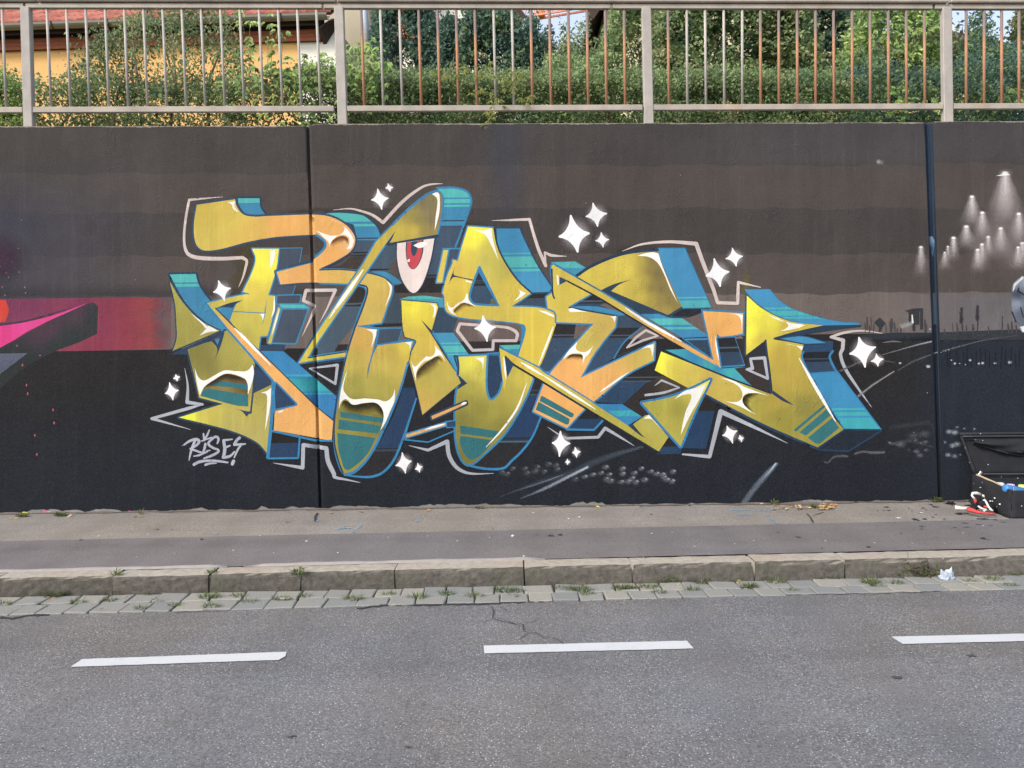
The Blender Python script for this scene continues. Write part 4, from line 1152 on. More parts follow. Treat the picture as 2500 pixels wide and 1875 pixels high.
# sprayed pebbles along the foot
for i, (x, y) in enumerate(((345, 425), (418, 400), (380, 435), (500, 400), (515, 430), (570, 418), (585, 390), (630, 420), (660, 370), (710, 378), (720, 405), (840, 470), (905, 455), (960, 440), (1045, 390), (1015, 430), (1070, 440), (1050, 470), (1080, 482),
                            (1160, 400), (1160, 435), (1150, 490), (1200, 485), (1250, 490), (1240, 430), (1285, 400), (1225, 465), (1350, 420), (1390, 435), (1440, 460), (1430, 440), (1500, 420), (1495, 485), (1460, 475), (1310, 475))):
    b = .35 if i < 12 else .75
    soft_blob(ss, 1100+x/2.765, 1000+y/2.765, 12+RS.uniform(-2, 4), 8+RS.uniform(-1, 2), '#7c8088', b*.8, 0, .15)
    soft_blob(ss, 1100+x/2.765+4, 1000+y/2.765-3, 6, 4, '#c0c6d0', b*.8, .4, .15)
for x, y, r, b in ((100, 318, 40, .9), (180, 330, 45, .9), (215, 255, 22, .7), (30, 470, 30, .5), (150, 520, 40, .8), (215, 500, 45, .8), (85, 655, 35, .9), (180, 672, 38, .6), (262, 650, 18, .5), (320, 275, 18, .6), (465, 278, 20, .6)):
    soft_blob(ss, 2300+x/5.925, 1000+y/5.925, r/5.925*1.6, r/5.925*1.15, '#a0abb4', b, 0, .2)
for x, y, r, b in ((340, 620, 22, .8), (470, 640, 50, .5), (640, 590, 25, .6), (700, 620, 22, .6), (755, 610, 30, .6), (650, 720, 35, .7), (690, 765, 35, .7), (760, 705, 25, .6), (560, 700, 20, .3), (620, 540, 60, .35), (740, 520, 60, .4)):
    soft_blob(ss, 2100+x/4.74, 950+y/4.74, r/4.74*1.6, r/4.74*1.0, '#80838c', b*.85, 0, .15)
for x, y, r in ((535, 755, 22), (915, 800, 36), (905, 1155, 10), (940, 295, 16), (2185, 285, 30), (2185, 310, 22), (1485, 715, 26), (1650, 755, 28), (1600, 760, 22), (1820, 755, 26), (2020, 745, 34), (1420, 775, 14), (1230, 715, 16), (1280, 760, 26), (1340, 760, 12), (1195, 575, 12), (1150, 590, 8), (1090, 610, 10)):
    soft_blob(ss, 2100+x/5.53, 750+y/5.53, r/5.53*1.1, r/5.53*.8, '#c4ccd6', .9, 0, .4)
for x in (1170, 1210, 1320, 1390, 1440, 1560, 1620, 1690, 1740, 1820, 1910, 1960, 2040, 2150, 1290, 1500, 2090):
    y0 = RS.uniform(520, 640); soft_stroke(ss, 'N %d %d 4 %d %d 3' % (x, y0, x+RS.uniform(-20, 20), 800+RS.uniform(-20, 40)), '#24272d', .85, (.6, 1))
# bright curved streaks by the right frame edge
fill_poly(sc_, 'M 2005 730 ~2015 640 ~2060 560 ~2130 500 2300 440 2300 1340 2080 1160 ~2020 1000', 'G M #7b8594 2120 600 #39414c 2100 750 #8d96a6 2080 900 #5c6472 2150 1050 #9aa3b0 2200 560')
for s in ('M 2030 700 2 2060 600 10 2180 500 6', 'M 2110 560 4 2190 480 10', 'M 2180 1240 20 2200 1330 10'):
    soft_stroke(ss, s, '#f2f6fa', .9)
for s in ('M 2130 620 1 2110 700 6 2212 760 3', 'M 2020 1020 4 2080 1170 3', 'M 2150 950 3 2190 1100 3'):
    stroke(sc_, s, '#2c313a')
so = sc_.build('painted_scene', M_PAINT, wall, 'night street scene with lamps sprayed at the right')
ss.build('sprayed_mist', M_SOFT, so)
mist.build('sprayed_mist', M_SOFT, con_o if 'con_o' in globals() else wall)

# paint on the right hand joint
jt = Paint()
jl = np.array([(jx2(y)-1, y) for y in np.linspace(302, 1238, 30)] + [(jx2(y)+18, y) for y in np.linspace(1238, 302, 30)])
v, f, bb = cdt([jl]); cx = v[f].mean(1); f = f[in_poly(jl, cx[:, 0], cx[:, 1])]; cc = np.ones((len(f), 3, 4)); t_ = np.clip((v[f].mean(1)[:, 1]-780)/60, 0, 1)[:, None, None]; cc[:, :, :3] = colr('#2a3a4d')[None, None]*(1-t_)+colr('#1c2129')[None, None]*t_; jt.add(v, f, cc)
fill_poly(jt, 'L 630 1360 688 1357 ~710 1440 ~705 1640 690 1700 ~665 1600 635 1480', 'G L #7d9ab5 655 1380 #3f5a74 690 1560')
fill_poly(jt, 'M 785 730 860 725 880 1210 805 1210', '#3b4757')
jt.build('joint_paint', M_PAINT, wall, 'navy paint running down the right hand joint')

# ---------------------------------------------------------------- stars and signature
for i, s in enumerate(('A 590 1080 725 1165 658 1305 532 1210', 'B 318 90 437 195 365 320 248 215', 'B 430 35 487 80 455 125 402 85', 'K 1620 578 1880 828 1718 1090 1457 875', 'K 1920 415 2115 560 1985 742 1822 603',
          'K 2032 812 2140 912 2060 1022 1952 930', 'G 190 312 357 458 258 622 98 503', 'G 387 198 502 290 430 402 313 318', 'G 1752 1160 1938 1270 1822 1495 1648 1345', 'G 1940 1340 2022 1400 1960 1482 1882 1425',
          'C 283 590 383 675 322 785 233 712', 'C 350 503 396 530 368 580 325 550', 'D 805 1345 908 1440 842 1575 732 1490', 'D 972 1460 1024 1498 995 1563 943 1530', 'F 522 1113 630 1250 510 1395 430 1243',
          'F 680 1287 740 1338 697 1403 648 1350', 'F 597 1415 628 1450 598 1480 575 1450', 'H 328 1058 441 1112 392 1250 278 1165', 'H 465 1158 511 1190 487 1236 449 1193', 'J 1097 718 1275 878 1158 1075 985 897')):
    a = Paint(); g = Paint(); star(a, g, s)
    o = a.build('painted_star', M_PAINT, wall); g.build('star_glow', M_SOFT, o)

sig = Paint(); SC = '#aeb3bf'
for s in ('C 420 1275 1.5 424 1272 1.5', 'C 440 1265 4 ~500 1225 6 ~570 1205 7 ~603 1225 7 ~580 1265 6 510 1308 5', 'C 565 1210 6 ~530 1290 6 ~510 1360 5 495 1432 2.5', 'C 515 1308 5 600 1340 5 642 1348 3', 'C 672 1255 6 ~660 1310 6 645 1350 5',
          'C 545 1388 2.5 600 1378 5 690 1340 4', 'C 650 1145 4 658 1215 5', 'C 714 1105 3 ~690 1160 5 662 1210 4', 'C 628 1225 3 735 1186 4', 'C 800 1250 4 ~812 1205 6 ~790 1178 6 ~740 1205 6 ~705 1255 6 ~760 1300 6 ~815 1325 5 ~790 1355 6 ~730 1385 6 655 1412 3.5',
          'C 690 1330 4 720 1325 3', 'C 868 1220 7 ~880 1300 8 ~875 1360 8 862 1402 7', 'C 868 1216 6 960 1205 3.5', 'C 885 1295 6 938 1272 3.5', 'C 865 1402 7 ~940 1385 6 985 1340 4', 'C 1040 1190 7 ~1010 1215 7 985 1262 7 1030 1262 6 1103 1255 3.5',
          'C 1060 1258 6 ~1025 1310 5 ~1005 1350 5 982 1405 3', 'C 975 1440 8 962 1472 8', 'C 548 1478 7 ~600 1450 7 ~700 1436 6 ~800 1440 6 912 1455 4', 'C 672 1480 6 720 1465 5 788 1463 3'):
    A = curve(wtoks(s), False); stroke_arr(sig, A[:, :2], A[:, 2], SC)
sig.build('signature', M_PAINT, wall, 'small grey handwritten signature reading RISES under the piece')
# ================================================================== street, kerb, pavement
def asphalt_mat(name, dark, light, speck, scale=1.0, patch=0.16, speck_amt=0.5, tint=None):
    t = NT(name)
    big = t.noise(0.55, 5, 0.55); mid = t.noise(4.0, 5, 0.6); fine = t.noise(90*scale, 3, 0.7)
    c = t.mix(dark, light, t.ramp(fine, [(0.32, 0), (0.68, 1)]))
    if tint: c = t.mix(c, t.mix(c, tint, 1.0, 'MULTIPLY'), t.ramp(big, [(0.38, 0), (0.62, 1)]))
    c = t.mix(c, t.mix(c, 1 - patch, 1.0, 'MULTIPLY'), t.ramp(mid, [(0.35, 0), (0.7, 1)]))
    long_ = t.noise(1.0, 4, 0.6, t.map((0.12, 1.6, 1)))
    c = t.mix(c, t.mix(c, 0.86, 1.0, 'MULTIPLY'), t.ramp(long_, [(0.42, 0), (0.62, 1)]))
    v = t.new('ShaderNodeTexVoronoi'); v.inputs['Scale'].default_value = 105*scale
    t.l.new(t.obj, v.inputs['Vector'])
    stones = t.ramp(v.outputs['Distance'], [(0.18, 1), (0.34, 0)])
    rnd = t.new('ShaderNodeSeparateColor'); t.l.new(v.outputs['Color'], rnd.inputs[0])
    white = t.math('MULTIPLY', stones, t.ramp(rnd.outputs[0], [(0.83, 0), (0.90, 1)]))
    darks = t.math('MULTIPLY', t.ramp(v.outputs['Distance'], [(0.2, 1), (0.5, 0)]), t.ramp(rnd.outputs[1], [(0.74, 0), (0.82, 0.75)]))
    mids = t.math('MULTIPLY', t.ramp(v.outputs['Distance'], [(0.3, 1), (0.5, 0)]), t.ramp(rnd.outputs[2], [(0.66, 0), (0.72, 0.35)]))
    c = t.mix(c, tuple(x*0.4 for x in dark), darks)
    c = t.mix(c, tuple(min(1, x*2.1) for x in light), mids)
    c = t.mix(c, speck, t.math('MULTIPLY', white, speck_amt))
    nb = t.bump(t.math('ADD', t.math('MULTIPLY', stones, .6), fine), 0.55, 0.004)
    return t.done(c, 0.85, nb, 0, 0.3)
M_ROAD = asphalt_mat('road_asphalt', (0.085, 0.086, 0.094), (0.195, 0.196, 0.211), (0.68, 0.68, 0.69), 1.0, 0.14, 0.7, (1.10, 1.03, 0.90))
M_WALKL = asphalt_mat('pale_pavement', (0.165, 0.152, 0.142), (0.31, 0.285, 0.262), (0.65, 0.6, 0.52), 1.25, 0.16, 0.45, (1.0, 0.97, 0.90))
M_WALKD = asphalt_mat('patched_pavement', (0.108, 0.101, 0.106), (0.198, 0.186, 0.194), (0.5, 0.48, 0.47), 1.6, 0.15, 0.25, (1.05, 1.0, 0.94))
M_SOIL = simple_mat('joint_soil', (0.10, 0.095, 0.065), 0.95, 0.5, 40, 0.6)
M_MORTAR = simple_mat('mortar_lip', (0.27, 0.245, 0.23), 0.9, 0.25, 14, 0.5)
M_GRASSGND = simple_mat('grass_ground', (0.05, 0.075, 0.025), 0.95, 0.5, 6, 0.4)
M_BLACKJ = simple_mat('tar_line', (0.035, 0.035, 0.04), 0.8, 0.3, 30, 0.4)
M_LANE = NT('lane_paint')
_n = M_LANE.noise(60, 4, 0.7); _n2 = M_LANE.noise(7, 4, 0.6)
_c = M_LANE.mix((0.44, 0.45, 0.465), (0.54, 0.55, 0.565), _n2)
_c = M_LANE.mix(_c, (0.35, 0.35, 0.36), M_LANE.ramp(_n, [(0.60, 0), (0.70, 1)]))
M_LANE = M_LANE.done(_c, 0.6, M_LANE.bump(_n, 0.3, 0.002))

def kerbstone_mat():
    t = NT('granite_kerb')
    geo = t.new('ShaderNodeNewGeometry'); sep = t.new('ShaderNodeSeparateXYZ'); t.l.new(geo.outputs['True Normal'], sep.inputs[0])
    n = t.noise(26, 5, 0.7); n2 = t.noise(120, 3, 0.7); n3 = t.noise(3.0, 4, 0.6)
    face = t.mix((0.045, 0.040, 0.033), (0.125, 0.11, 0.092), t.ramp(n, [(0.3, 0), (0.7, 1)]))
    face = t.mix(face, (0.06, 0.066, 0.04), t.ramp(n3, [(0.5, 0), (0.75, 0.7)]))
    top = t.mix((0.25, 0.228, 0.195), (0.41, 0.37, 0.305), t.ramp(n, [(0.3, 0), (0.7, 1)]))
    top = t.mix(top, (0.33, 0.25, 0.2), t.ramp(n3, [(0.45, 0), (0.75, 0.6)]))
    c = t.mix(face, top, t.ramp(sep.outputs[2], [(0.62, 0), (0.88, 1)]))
    c = t.mix(c, (0.04, 0.04, 0.035), t.ramp(n2, [(0.62, 0), (0.75, 0.5)]))
    return t.done(c, 0.85, t.bump(n, 0.8, 0.012, t.bump(n2, 0.5, 0.003)))
M_KERB = kerbstone_mat()
def cobble_mat(name, a, b):
    t = NT(name); n = t.noise(18, 5, 0.65); n2 = t.noise(150, 2, 0.7)
    c = t.mix(a, b, t.ramp(n, [(0.3, 0), (0.7, 1)])); c = t.mix(c, (0.1, 0.1, 0.095), t.ramp(n2, [(0.6, 0), (0.75, 0.6)]))
    return t.done(c, 0.8, t.bump(n, 0.5, 0.008))
M_COB = [cobble_mat('granite_cobble', (0.165, 0.165, 0.152), (0.275, 0.27, 0.25)), cobble_mat('pale_cobble', (0.20, 0.19, 0.168), (0.32, 0.305, 0.265)), cobble_mat('grey_cobble', (0.145, 0.15, 0.146), (0.235, 0.24, 0.23))]

HS = 0.115
def line_xy(p0, p1, h):
    a = gpt(*p0, h); b = gpt(*p1, h); k = (b.y-a.y)/(b.x-a.x)
    return a.y-k*a.x, k
def ly(l, x): return l[0]+l[1]*x
L_KF = line_xy((0, 1460), (2500, 1405), 0.0)          # foot of the kerb
L_KT = line_xy((0, 1414), (2500, 1356), HS)           # upper front edge
L_KB = line_xy((0, 1398), (2500, 1338), HS)           # back of the kerb
L_ST = line_xy((0, 1324), (2500, 1269.5), HS)         # pale strip / patched strip
L_G1 = line_xy((0, 1479.5), (2500, 1423.5), 0.0)
L_G2 = line_xy((0, 1504), (2500, 1439), 0.0)
print('kerb lines', L_KF, L_KT, L_KB, L_G1, L_G2, L_ST)

def strip(name, lo, hi, h0, mat, x0=-14, x1=16, n=60, parent=None, wob=0.0):
    V = []; F = []
    for i in range(n+1):
        x = x0+(x1-x0)*i/n
        ya = lo(x)+(wob*math.sin(x*7.3)+wob*.6*math.sin(x*17.1) if wob else 0); yb = hi(x)
        V += [(x, ya, h0+SL*x), (x, yb, h0+SL*x)]
        if i: q = 2*i; F.append((q-2, q, q+1, q-1))
    return mesh_obj(name, V, F, mat, parent)

# the land: one sheet under everything, up to the horizon
g = mesh_obj('ground', [(-600, -600, -600*SL-.25), (600, -600, 600*SL-.25), (600, 600, 600*SL-.25), (-600, 600, -600*SL-.25)], [(0, 1, 2, 3)], M_GRASSGND); tag(g, kind='structure')
road = mesh_obj('road', [(-60, -9, -60*SL), (60, -9, 60*SL), (60, ly(L_G2, 60)+.0, 60*SL), (-60, ly(L_G2, -60), -60*SL)], [(0, 1, 2, 3)], M_ROAD); tag(road, kind='structure')
opp = mesh_obj('opposite_pavement', [(-60, -13, -60*SL+.1), (60, -13, 60*SL+.1), (60, -9, 60*SL+.1), (-60, -9, -60*SL+.1), (-60, -9, -60*SL-.2), (60, -9, 60*SL-.2)], [(0, 1, 2, 3), (3, 2, 5, 4)], M_WALKL); tag(opp, kind='structure')
pave = strip('pavement', lambda x: ly(L_ST, x), lambda x: D+.02, HS, M_WALKL, -40, 40, 120); tag(pave, kind='structure')
patch = strip('asphalt_patch_strip', lambda x: ly(L_KB, x)+.0, lambda x: ly(L_ST, x)+.02, HS+.004, M_WALKD, -40, 40, 400, pave, 0.0)
# raised mortar lip behind the kerb, broken in places
def lip(xa, xb):
    V = []; F = []; n = max(4, int((xb-xa)/.04))
    for i in range(n+1):
        x = xa+(xb-xa)*i/n; e = min(1, min(i, n-i)/3); y0 = ly(L_KB, x)-.005; w = (.05+.012*math.sin(x*9)+.008*math.sin(x*23))*e+.004
        z = HS+SL*x
        V += [(x, y0, z), (x, y0+.01, z+.012*e), (x, y0+w*.6, z+.012*e), (x, y0+w, z+.005)]
        if i:
            q = 4*i
            for k in range(3): F.append((q-4+k, q+k, q+1+k, q-3+k))
    return mesh_obj('mortar_lip', V, F, M_MORTAR, pave, True)
lip(gpt(0, 1398, HS).x-3, gpt(560, 1380, HS).x); lip(gpt(600, 1380, HS).x, gpt(1330, 1364, HS).x)
dk = MB()
def ribbon(mb_v, mb_f, pts, w, h):
    """thin flat line on the ground through photo pixels"""
    P = [gpt(x, y, h) for x, y in pts]; n0 = len(mb_v)
    for i, p in enumerate(P):
        t = (P[min(i+1, len(P)-1)]-P[max(i-1, 0)]); t.z = 0; t.normalize(); s = Vector((-t.y, t.x, 0))
        ww = w[i] if isinstance(w, (list, tuple)) else w
        a = p+s*ww/2; b = p-s*ww/2
        mb_v += [(a.x, a.y, h+SL*a.x), (b.x, b.y, h+SL*b.x)]
        if i: q = n0+2*i; mb_f.append((q-2, q-1, q+1, q))
def jag(pts, amp=3.0, step=9.0):
    out = [pts[0]]
    for i in range(len(pts)-1):
        a, b = np.array(pts[i], float), np.array(pts[i+1], float); L = np.hypot(*(b-a)); n = max(1, int(L/step))
        for k in range(1, n+1):
            q = a+(b-a)*k/n
            if k < n: q = q+RS.uniform(-amp, amp, 2)*(1, .5)
            out.append(tuple(q))
    return out
def ground_lines(name, lines, h, mat, parent, label=None):
    V = []; F = []
    for pts, w in lines:
        p = jag(pts); ribbon(V, F, p, [w*RS.uniform(.5, 1.3) for _ in p], h)
    o = mesh_obj(name, V, F, mat, parent)
    if label: o['label'] = label
    return o
def S2(x, y): return (1050+x/3.16, 1440+y/3.16)
ground_lines('crack', [([S2(470, 125), S2(490, 180), S2(478, 222), S2(560, 245), S2(650, 262), S2(715, 262), S2(722, 310), S2(755, 330), S2(690, 375)], .006),
                       ([S2(755, 330), S2(800, 325), S2(870, 365), S2(960, 370), S2(1035, 412)], .004), ([S2(735, 250), S2(800, 238), S2(850, 215)], .0035),
                       ([S2(490, 215), S2(560, 228), S2(640, 255), S2(700, 275)], .004), ([S2(330, 255), S2(400, 250), S2(470, 222)], .003), ([S2(540, 130), S2(600, 160)], .004)], .0045, M_BLACKJ, road, 'branching crack in the asphalt')
ground_lines('tar_seam', [([(0, 1506), (30, 1510), (75, 1502), (120, 1500)], .03), ([(870, 1485), (960, 1475), (1010, 1476), (1060, 1476), (1200, 1473), (1300, 1468), (1357, 1463)], .028), ([(1900, 1452), (2100, 1449), (2300, 1443)], .007), ([(430, 1494), (560, 1490)], .006)], .004, M_BLACKJ, road, 'dark tar seam along the gutter')
ground_lines('crack', [([(1970, 1254), (1978, 1262), (1985, 1275)], .014), ([(1985, 1258), (2010, 1250)], .008), ([(775, 1252), (770, 1272)], .016)], HS+.0045, M_BLACKJ, pave)
def spots_on_ground(name, lst, h, mat, parent, label=None):
    V = []; F = []
    for x, y, rx, ry in lst:
        c = gpt(x, y, h); n0 = len(V); m = 15; Y = c.y
        # a pixel radius becomes metres across, the depth follows from the slant
        a = rx/FPX*Y; k = ry/FPX*Y*Y/(CAMZ-h); ph = RS.uniform(0, 6)
        for q in range(m):
            r = RS.uniform(.25, 1.15); t = ph+q*2*math.pi/m
            px, py = c.x+a*r*math.cos(t), c.y+k*r*math.sin(t); V.append((px, py, h+SL*px))
        F.append(tuple(range(n0, n0+m)))
    o = mesh_obj(name, V, F, mat, parent)
    if label: o['label'] = label
    return o
M_INK = simple_mat('black_paint_spill', (0.03, 0.033, 0.042), 0.6, 0.4, 30)
def O4(x, y): return (2100+x/4.74, 950+y/4.74)
sp = [(*O4(x, y), rx/4.74, ry/4.74) for x, y, rx, ry in ((1045, 1330, 60, 22), (880, 1360, 50, 10), (820, 1335, 30, 10), (1150, 1440, 75, 18), (1230, 1435, 30, 8), (640, 1505, 50, 14), (740, 1500, 40, 9), (1420, 1500, 75, 10), (1540, 1510, 60, 9), (1210, 1550, 70, 9), (1370, 1565, 50, 7),
      (290, 1362, 40, 7), (330, 1400, 40, 4), (270, 1402, 22, 4), (600, 1410, 12, 4), (690, 1435, 14, 4), (730, 1375, 30, 5), (870, 1450, 30, 4), (560, 1375, 14, 5), (840, 1480, 30, 5), (720, 1590, 40, 14), (710, 1620, 20, 9), (760, 1395, 20, 4), (200, 1405, 18, 4), (970, 1500, 30, 4), (1090, 1600, 30, 5), (1500, 1575, 40, 6), (1650, 1540, 60, 8), (1230, 1600, 60, 5))]
sp += [(x, y, r, r*.4) for x, y, r in ((2200, 1302, 5), (2005, 1338, 4), (1950, 1312, 8), (2400, 1315, 12), (1345, 1308, 12), (1368, 1306, 7), (1434, 1349, 5), (835, 1316, 3), (1310, 1306, 4), (1900, 1300, 4), (2040, 1290, 4), (1590, 1215+40, 3), (1660, 1268, 3), (2120, 1335, 7))]
spots_on_ground('paint_spill', sp, HS+.0046, M_INK, pave, 'black paint spilled beside the open case')
M_WHITEBIT = simple_mat('white_flake', (0.75, 0.74, 0.70), 0.7, 0.1)
wf = [(RS.uniform(0, 2500), RS.uniform(1290, 1365), RS.uniform(1.0, 2.6), RS.uniform(.6, 1.4)) for _ in range(26)]+[(1252, 1308, 5, 3), (748, 1321, 5, 1.5), (1279, 1357, 4, 1.5), (1415, 1242+20, 4, 1.5), (2193, 1264, 6, 2), (2250, 1252, 4, 1.5), (2400, 1283, 3, 1), (1302, 1251, 4, 1), (1388, 1266, 4, 1.5)]
spots_on_ground('paint_flakes', wf, HS+.0048, M_WHITEBIT, pave)
spots_on_ground('dark_spot', [(710, 1797, 14, 3.5), (995, 1823, 12, 3), (670, 1655, 3, 2), (2193, 1652, 16, 4), (2370, 1600, 14, 4)], .0044, simple_mat('oil_spot', (0.06, 0.06, 0.062), .8), road)
M_BLUECH = simple_mat('blue_chalk', (0.20, 0.36, 0.50), 0.9, 0.2, 20)
def C6(x, y): return (700+x/3.16, 1180+y/3.16)
def C7(x, y): return (1200+x/3.16, 1180+y/3.16)
bl = []
for a, b, n in ((C6(385, 348), C6(500, 345), 26), (C6(400, 340), C6(460, 330), 10), (C6(580, 312), C6(505, 380), 26), (C6(235, 288), C6(245, 285), 9), (C6(1000, 290), C6(1010, 288), 8), (C7(1840, 205), C7(2010, 205), 30), (C7(1900, 240), C7(2000, 238), 18), (C7(2020, 210), C7(2200, 205), 12),
                (C7(2080, 215), C7(2180, 290), 18), (C7(2150, 298), C7(2212, 302), 10), (C6(-560, 390), C6(-540, 386), 8)):
    for k in range(n):
        t = RS.uniform(0, 1); bl.append((a[0]+(b[0]-a[0])*t+RS.uniform(-3, 3), a[1]+(b[1]-a[1])*t+RS.uniform(-1.2, 1.2), RS.uniform(1.2, 4), RS.uniform(.5, 1.2)))
spots_on_ground('blue_paint_mark', bl, HS+.0045, M_BLUECH, pave, 'faint blue paint strokes on the pale pavement')

# lane dashes
def quad_px(ps, h):
    return [(lambda p: (p.x, p.y, h+SL*p.x))(gpt(x, y, h)) for x, y in ps]
for k, (ps, lb) in enumerate((([(172, 1628), (200, 1609), (700, 1591), (697, 1602), (680, 1611)], 'leftmost white lane dash'), ([(1181, 1576), (1182, 1595), (1694, 1583), (1677, 1564)], 'middle white lane dash'),
                ([(2176, 1554), (2204, 1572), (2705, 1560), (2700, 1542)], 'right white lane dash cut by the frame'), ([(-840, 1660), (-835, 1680), (-330, 1656), (-320, 1638)], 'lane dash beyond the left frame edge'), ([(3190, 1548), (3190, 1531), (3700, 1517), (3720, 1534)], 'lane dash beyond the right frame edge'))):
    q = quad_px(ps, .004); mb = MB(); m = len(q)
    # ragged edges: subdivide the outline a little
    out = []
    for i in range(m):
        a, b = Vector(q[i]), Vector(q[(i+1) % m]); n = max(1, int((b-a).length/.03))
        for j in range(n):
            p = a+(b-a)*j/n
            if j: p = p+Vector((RS.uniform(-.0015, .0015), RS.uniform(-.0016, .0016), 0))
            out.append((p.x, p.y, .004+SL*p.x))
    o = mesh_obj('lane_dash', out, [tuple(range(len(out)))], M_LANE, road); o['label'] = lb
    bm = bmesh.new(); bm.from_mesh(o.data); bmesh.ops.recalc_face_normals(bm, faces=bm.faces[:])
    for f in bm.faces:
        if f.normal.z < 0: f.normal_flip()
    bmesh.ops.triangulate(bm, faces=bm.faces[:]); bm.to_mesh(o.data); bm.free()

# kerb stones
kerb = tag(bpy.data.objects.new('kerb', None), kind='structure'); COL.objects.link(kerb)
JP = [-3000, -2680, -2380, -2100, -1820, -1540, -1300, -1050, -800, -550, -290, -15, 275, 511, 735, 966, 1281, 1543, 1839, 2058, 2262, 2560, 2830, 3080, 3400, 3700, 3950, 4250, 4550, 4800]
def kerb_x(px):
    a = (px-1250)/FPX      # intersection of the pixel column with the kerb line
    return a*L_KT[0]/(1-a*L_KT[1])
KX = [kerb_x(p) for p in JP]
for i in range(len(KX)-1):
    xa, xb = KX[i]+RS.uniform(.0006, .002), KX[i+1]-RS.uniform(.0006, .002)
    n = max(4, int((xb-xa)/.05)); dz = RS.uniform(-.004, .004); dy = RS.uniform(-.006, .006)
    V = []; F = []; rr = np.random.RandomState(100+i)
    skew = rr.uniform(-.012, .012)
    for a in range(n+1):
        x = xa+(xb-xa)*a/n; yf = ly(L_KF, x)+dy; yt = ly(L_KT, x)+dy; yb = ly(L_KB, x)
        e = .0035 if a in (0, n) else 0
        prof = [(yf+.002, -.12), (yf+.0, .0), (yf+(yt-yf)*.25-.003, .03), (yf+(yt-yf)*.5-.004, .06), (yf+(yt-yf)*.8-.004, .09), (yt-.001, HS-.012), (yt+.008, HS-.001), (yt+(yb-yt)*.35, HS+.001), (yt+(yb-yt)*.7, HS), (yb+.004, HS-.002), (yb+.006, -.12)]
        for k, (y, z) in enumerate(prof):
            jy = rr.uniform(-.0022, .0022) if 1 < k < 6 else rr.uniform(-.002, .002); jz = rr.uniform(-.002, .002) if k > 5 else 0
            if k == 6: jy = rr.uniform(-.004, .002)
            V.append((x+skew*(z/HS)*(1 if a in (0, n) else .5)+(e if a == 0 else -e if a == n else 0)*(1 if k in (0, 1, 2, 3, 4, 5) else .3), y+jy+(e if k < 6 else 0), z+dz*(k > 1)+jz+SL*x-(e*.6 if k in (6, 7, 8) else 0)))
    m = 11
    for a in range(n):
        for k in range(m-1):
            q = a*m+k; F.append((q, q+m, q+m+1, q+1))
    F.append(tuple(range(m))); F.append(tuple(n*m+k for k in range(m))[::-1])
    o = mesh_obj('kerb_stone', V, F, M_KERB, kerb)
    bm = bmesh.new(); bm.from_mesh(o.data); bmesh.ops.recalc_face_normals(bm, faces=bm.faces[:]); bm.to_mesh(o.data); bm.free()
# pale mortar in some joints
for i, px in ((17, 1543), (18, 1839), (19, 2058)):
    x = kerb_x(px); yt = ly(L_KT, x)
    MB().box((x-.010, yt-.001, -.02+SL*x), (x+.010, yt+.15, HS-.004+SL*x)).build('joint_mortar', simple_mat('pale_mortar', (.33, .29, .235), .9, .2, 40, .4), kerb)

for i in range(3, len(KX)-2):
    if JP[i] in (1543, 1839, 2058): continue
    x = KX[i]; yt = ly(L_KT, x); MB().box((x-.008, yt+.006, -.02+SL*x), (x+.008, yt+.15, HS-.012+SL*x)).build('joint_soil', M_SOIL, kerb)
# the two rows of setts in the gutter
gut = strip('gutter', lambda x: ly(L_G2, x)-.0, lambda x: ly(L_KF, x)+.02, -.014, M_SOIL, -20, 20, 120); tag(gut, kind='structure')
COBM = []
for v in range(9):
    bm = bmesh.new(); bmesh.ops.create_cube(bm, size=1.0)
    rr = np.random.RandomState(v)
    for vt in bm.verts:
        vt.co.x += rr.uniform(-.05, .05); vt.co.y += rr.uniform(-.04, .04); vt.co.z += rr.uniform(-.025, .025)
    bmesh.ops.bevel(bm, geom=bm.edges[:]+bm.verts[:], offset=.042, segments=1, affect='EDGES')
    me = bpy.data.meshes.new('cobble_stone'); bm.to_mesh(me); bm.free(); me.materials.append(M_COB[(0, 1, 0, 2, 0, 1, 2, 0, 0)[v]]); COBM.append(me)
ang = math.atan(L_KF[1])
for row, (la, lb) in enumerate(((L_KF, L_G1), (L_G1, L_G2))):
    x = -8.0+row*.07
    while x < 9.5:
        L = random.uniform(.13, .19); xc = x+L/2; ya, yb = ly(la, xc), ly(lb, xc); W = abs(ya-yb)-.007
        o = bpy.data.objects.new('cobble_stone', random.choice(COBM)); COL.objects.link(o); o.parent = gut
        o.location = (xc, (ya+yb)/2+random.uniform(-.004, .004), SL*xc-.049+random.uniform(-.0015, .003))
        o.scale = (L-.007, W, .11); o.rotation_euler = (random.uniform(-.02, .02), -math.atan(SL)+random.uniform(-.012, .012), ang+random.uniform(-.02, .02)+math.pi*random.randint(0, 1))
        x += L+.002

# ---------------------------------------------------------------- weeds
def leaf_mat(name, trans=0.25):
    t = NT(name); col = t.attr('col'); nz = t.noise(14, 2)
    c = t.mix(col, t.mix(col, 0.7, 1.0, 'MULTIPLY'), nz)
    m = t.done(c, 0.55, None, 0, 0.35)
    t.b.inputs['Transmission Weight'].default_value = 0
    tr = t.new('ShaderNodeBsdfTranslucent'); t.l.new(c, tr.inputs[0])
    mx = t.new('ShaderNodeMixShader'); mx.inputs[0].default_value = trans
    t.l.new(t.b.outputs[0], mx.inputs[1]); t.l.new(tr.outputs[0], mx.inputs[2]); t.l.new(mx.outputs[0], t.out.inputs[0])
    return m
M_LEAF = leaf_mat('leaves', 0.42)
M_STEM = simple_mat('green_stem', (0.14, 0.15, 0.06), .8)
M_DRY = simple_mat('dry_stem', (0.20, 0.155, 0.10), .9)

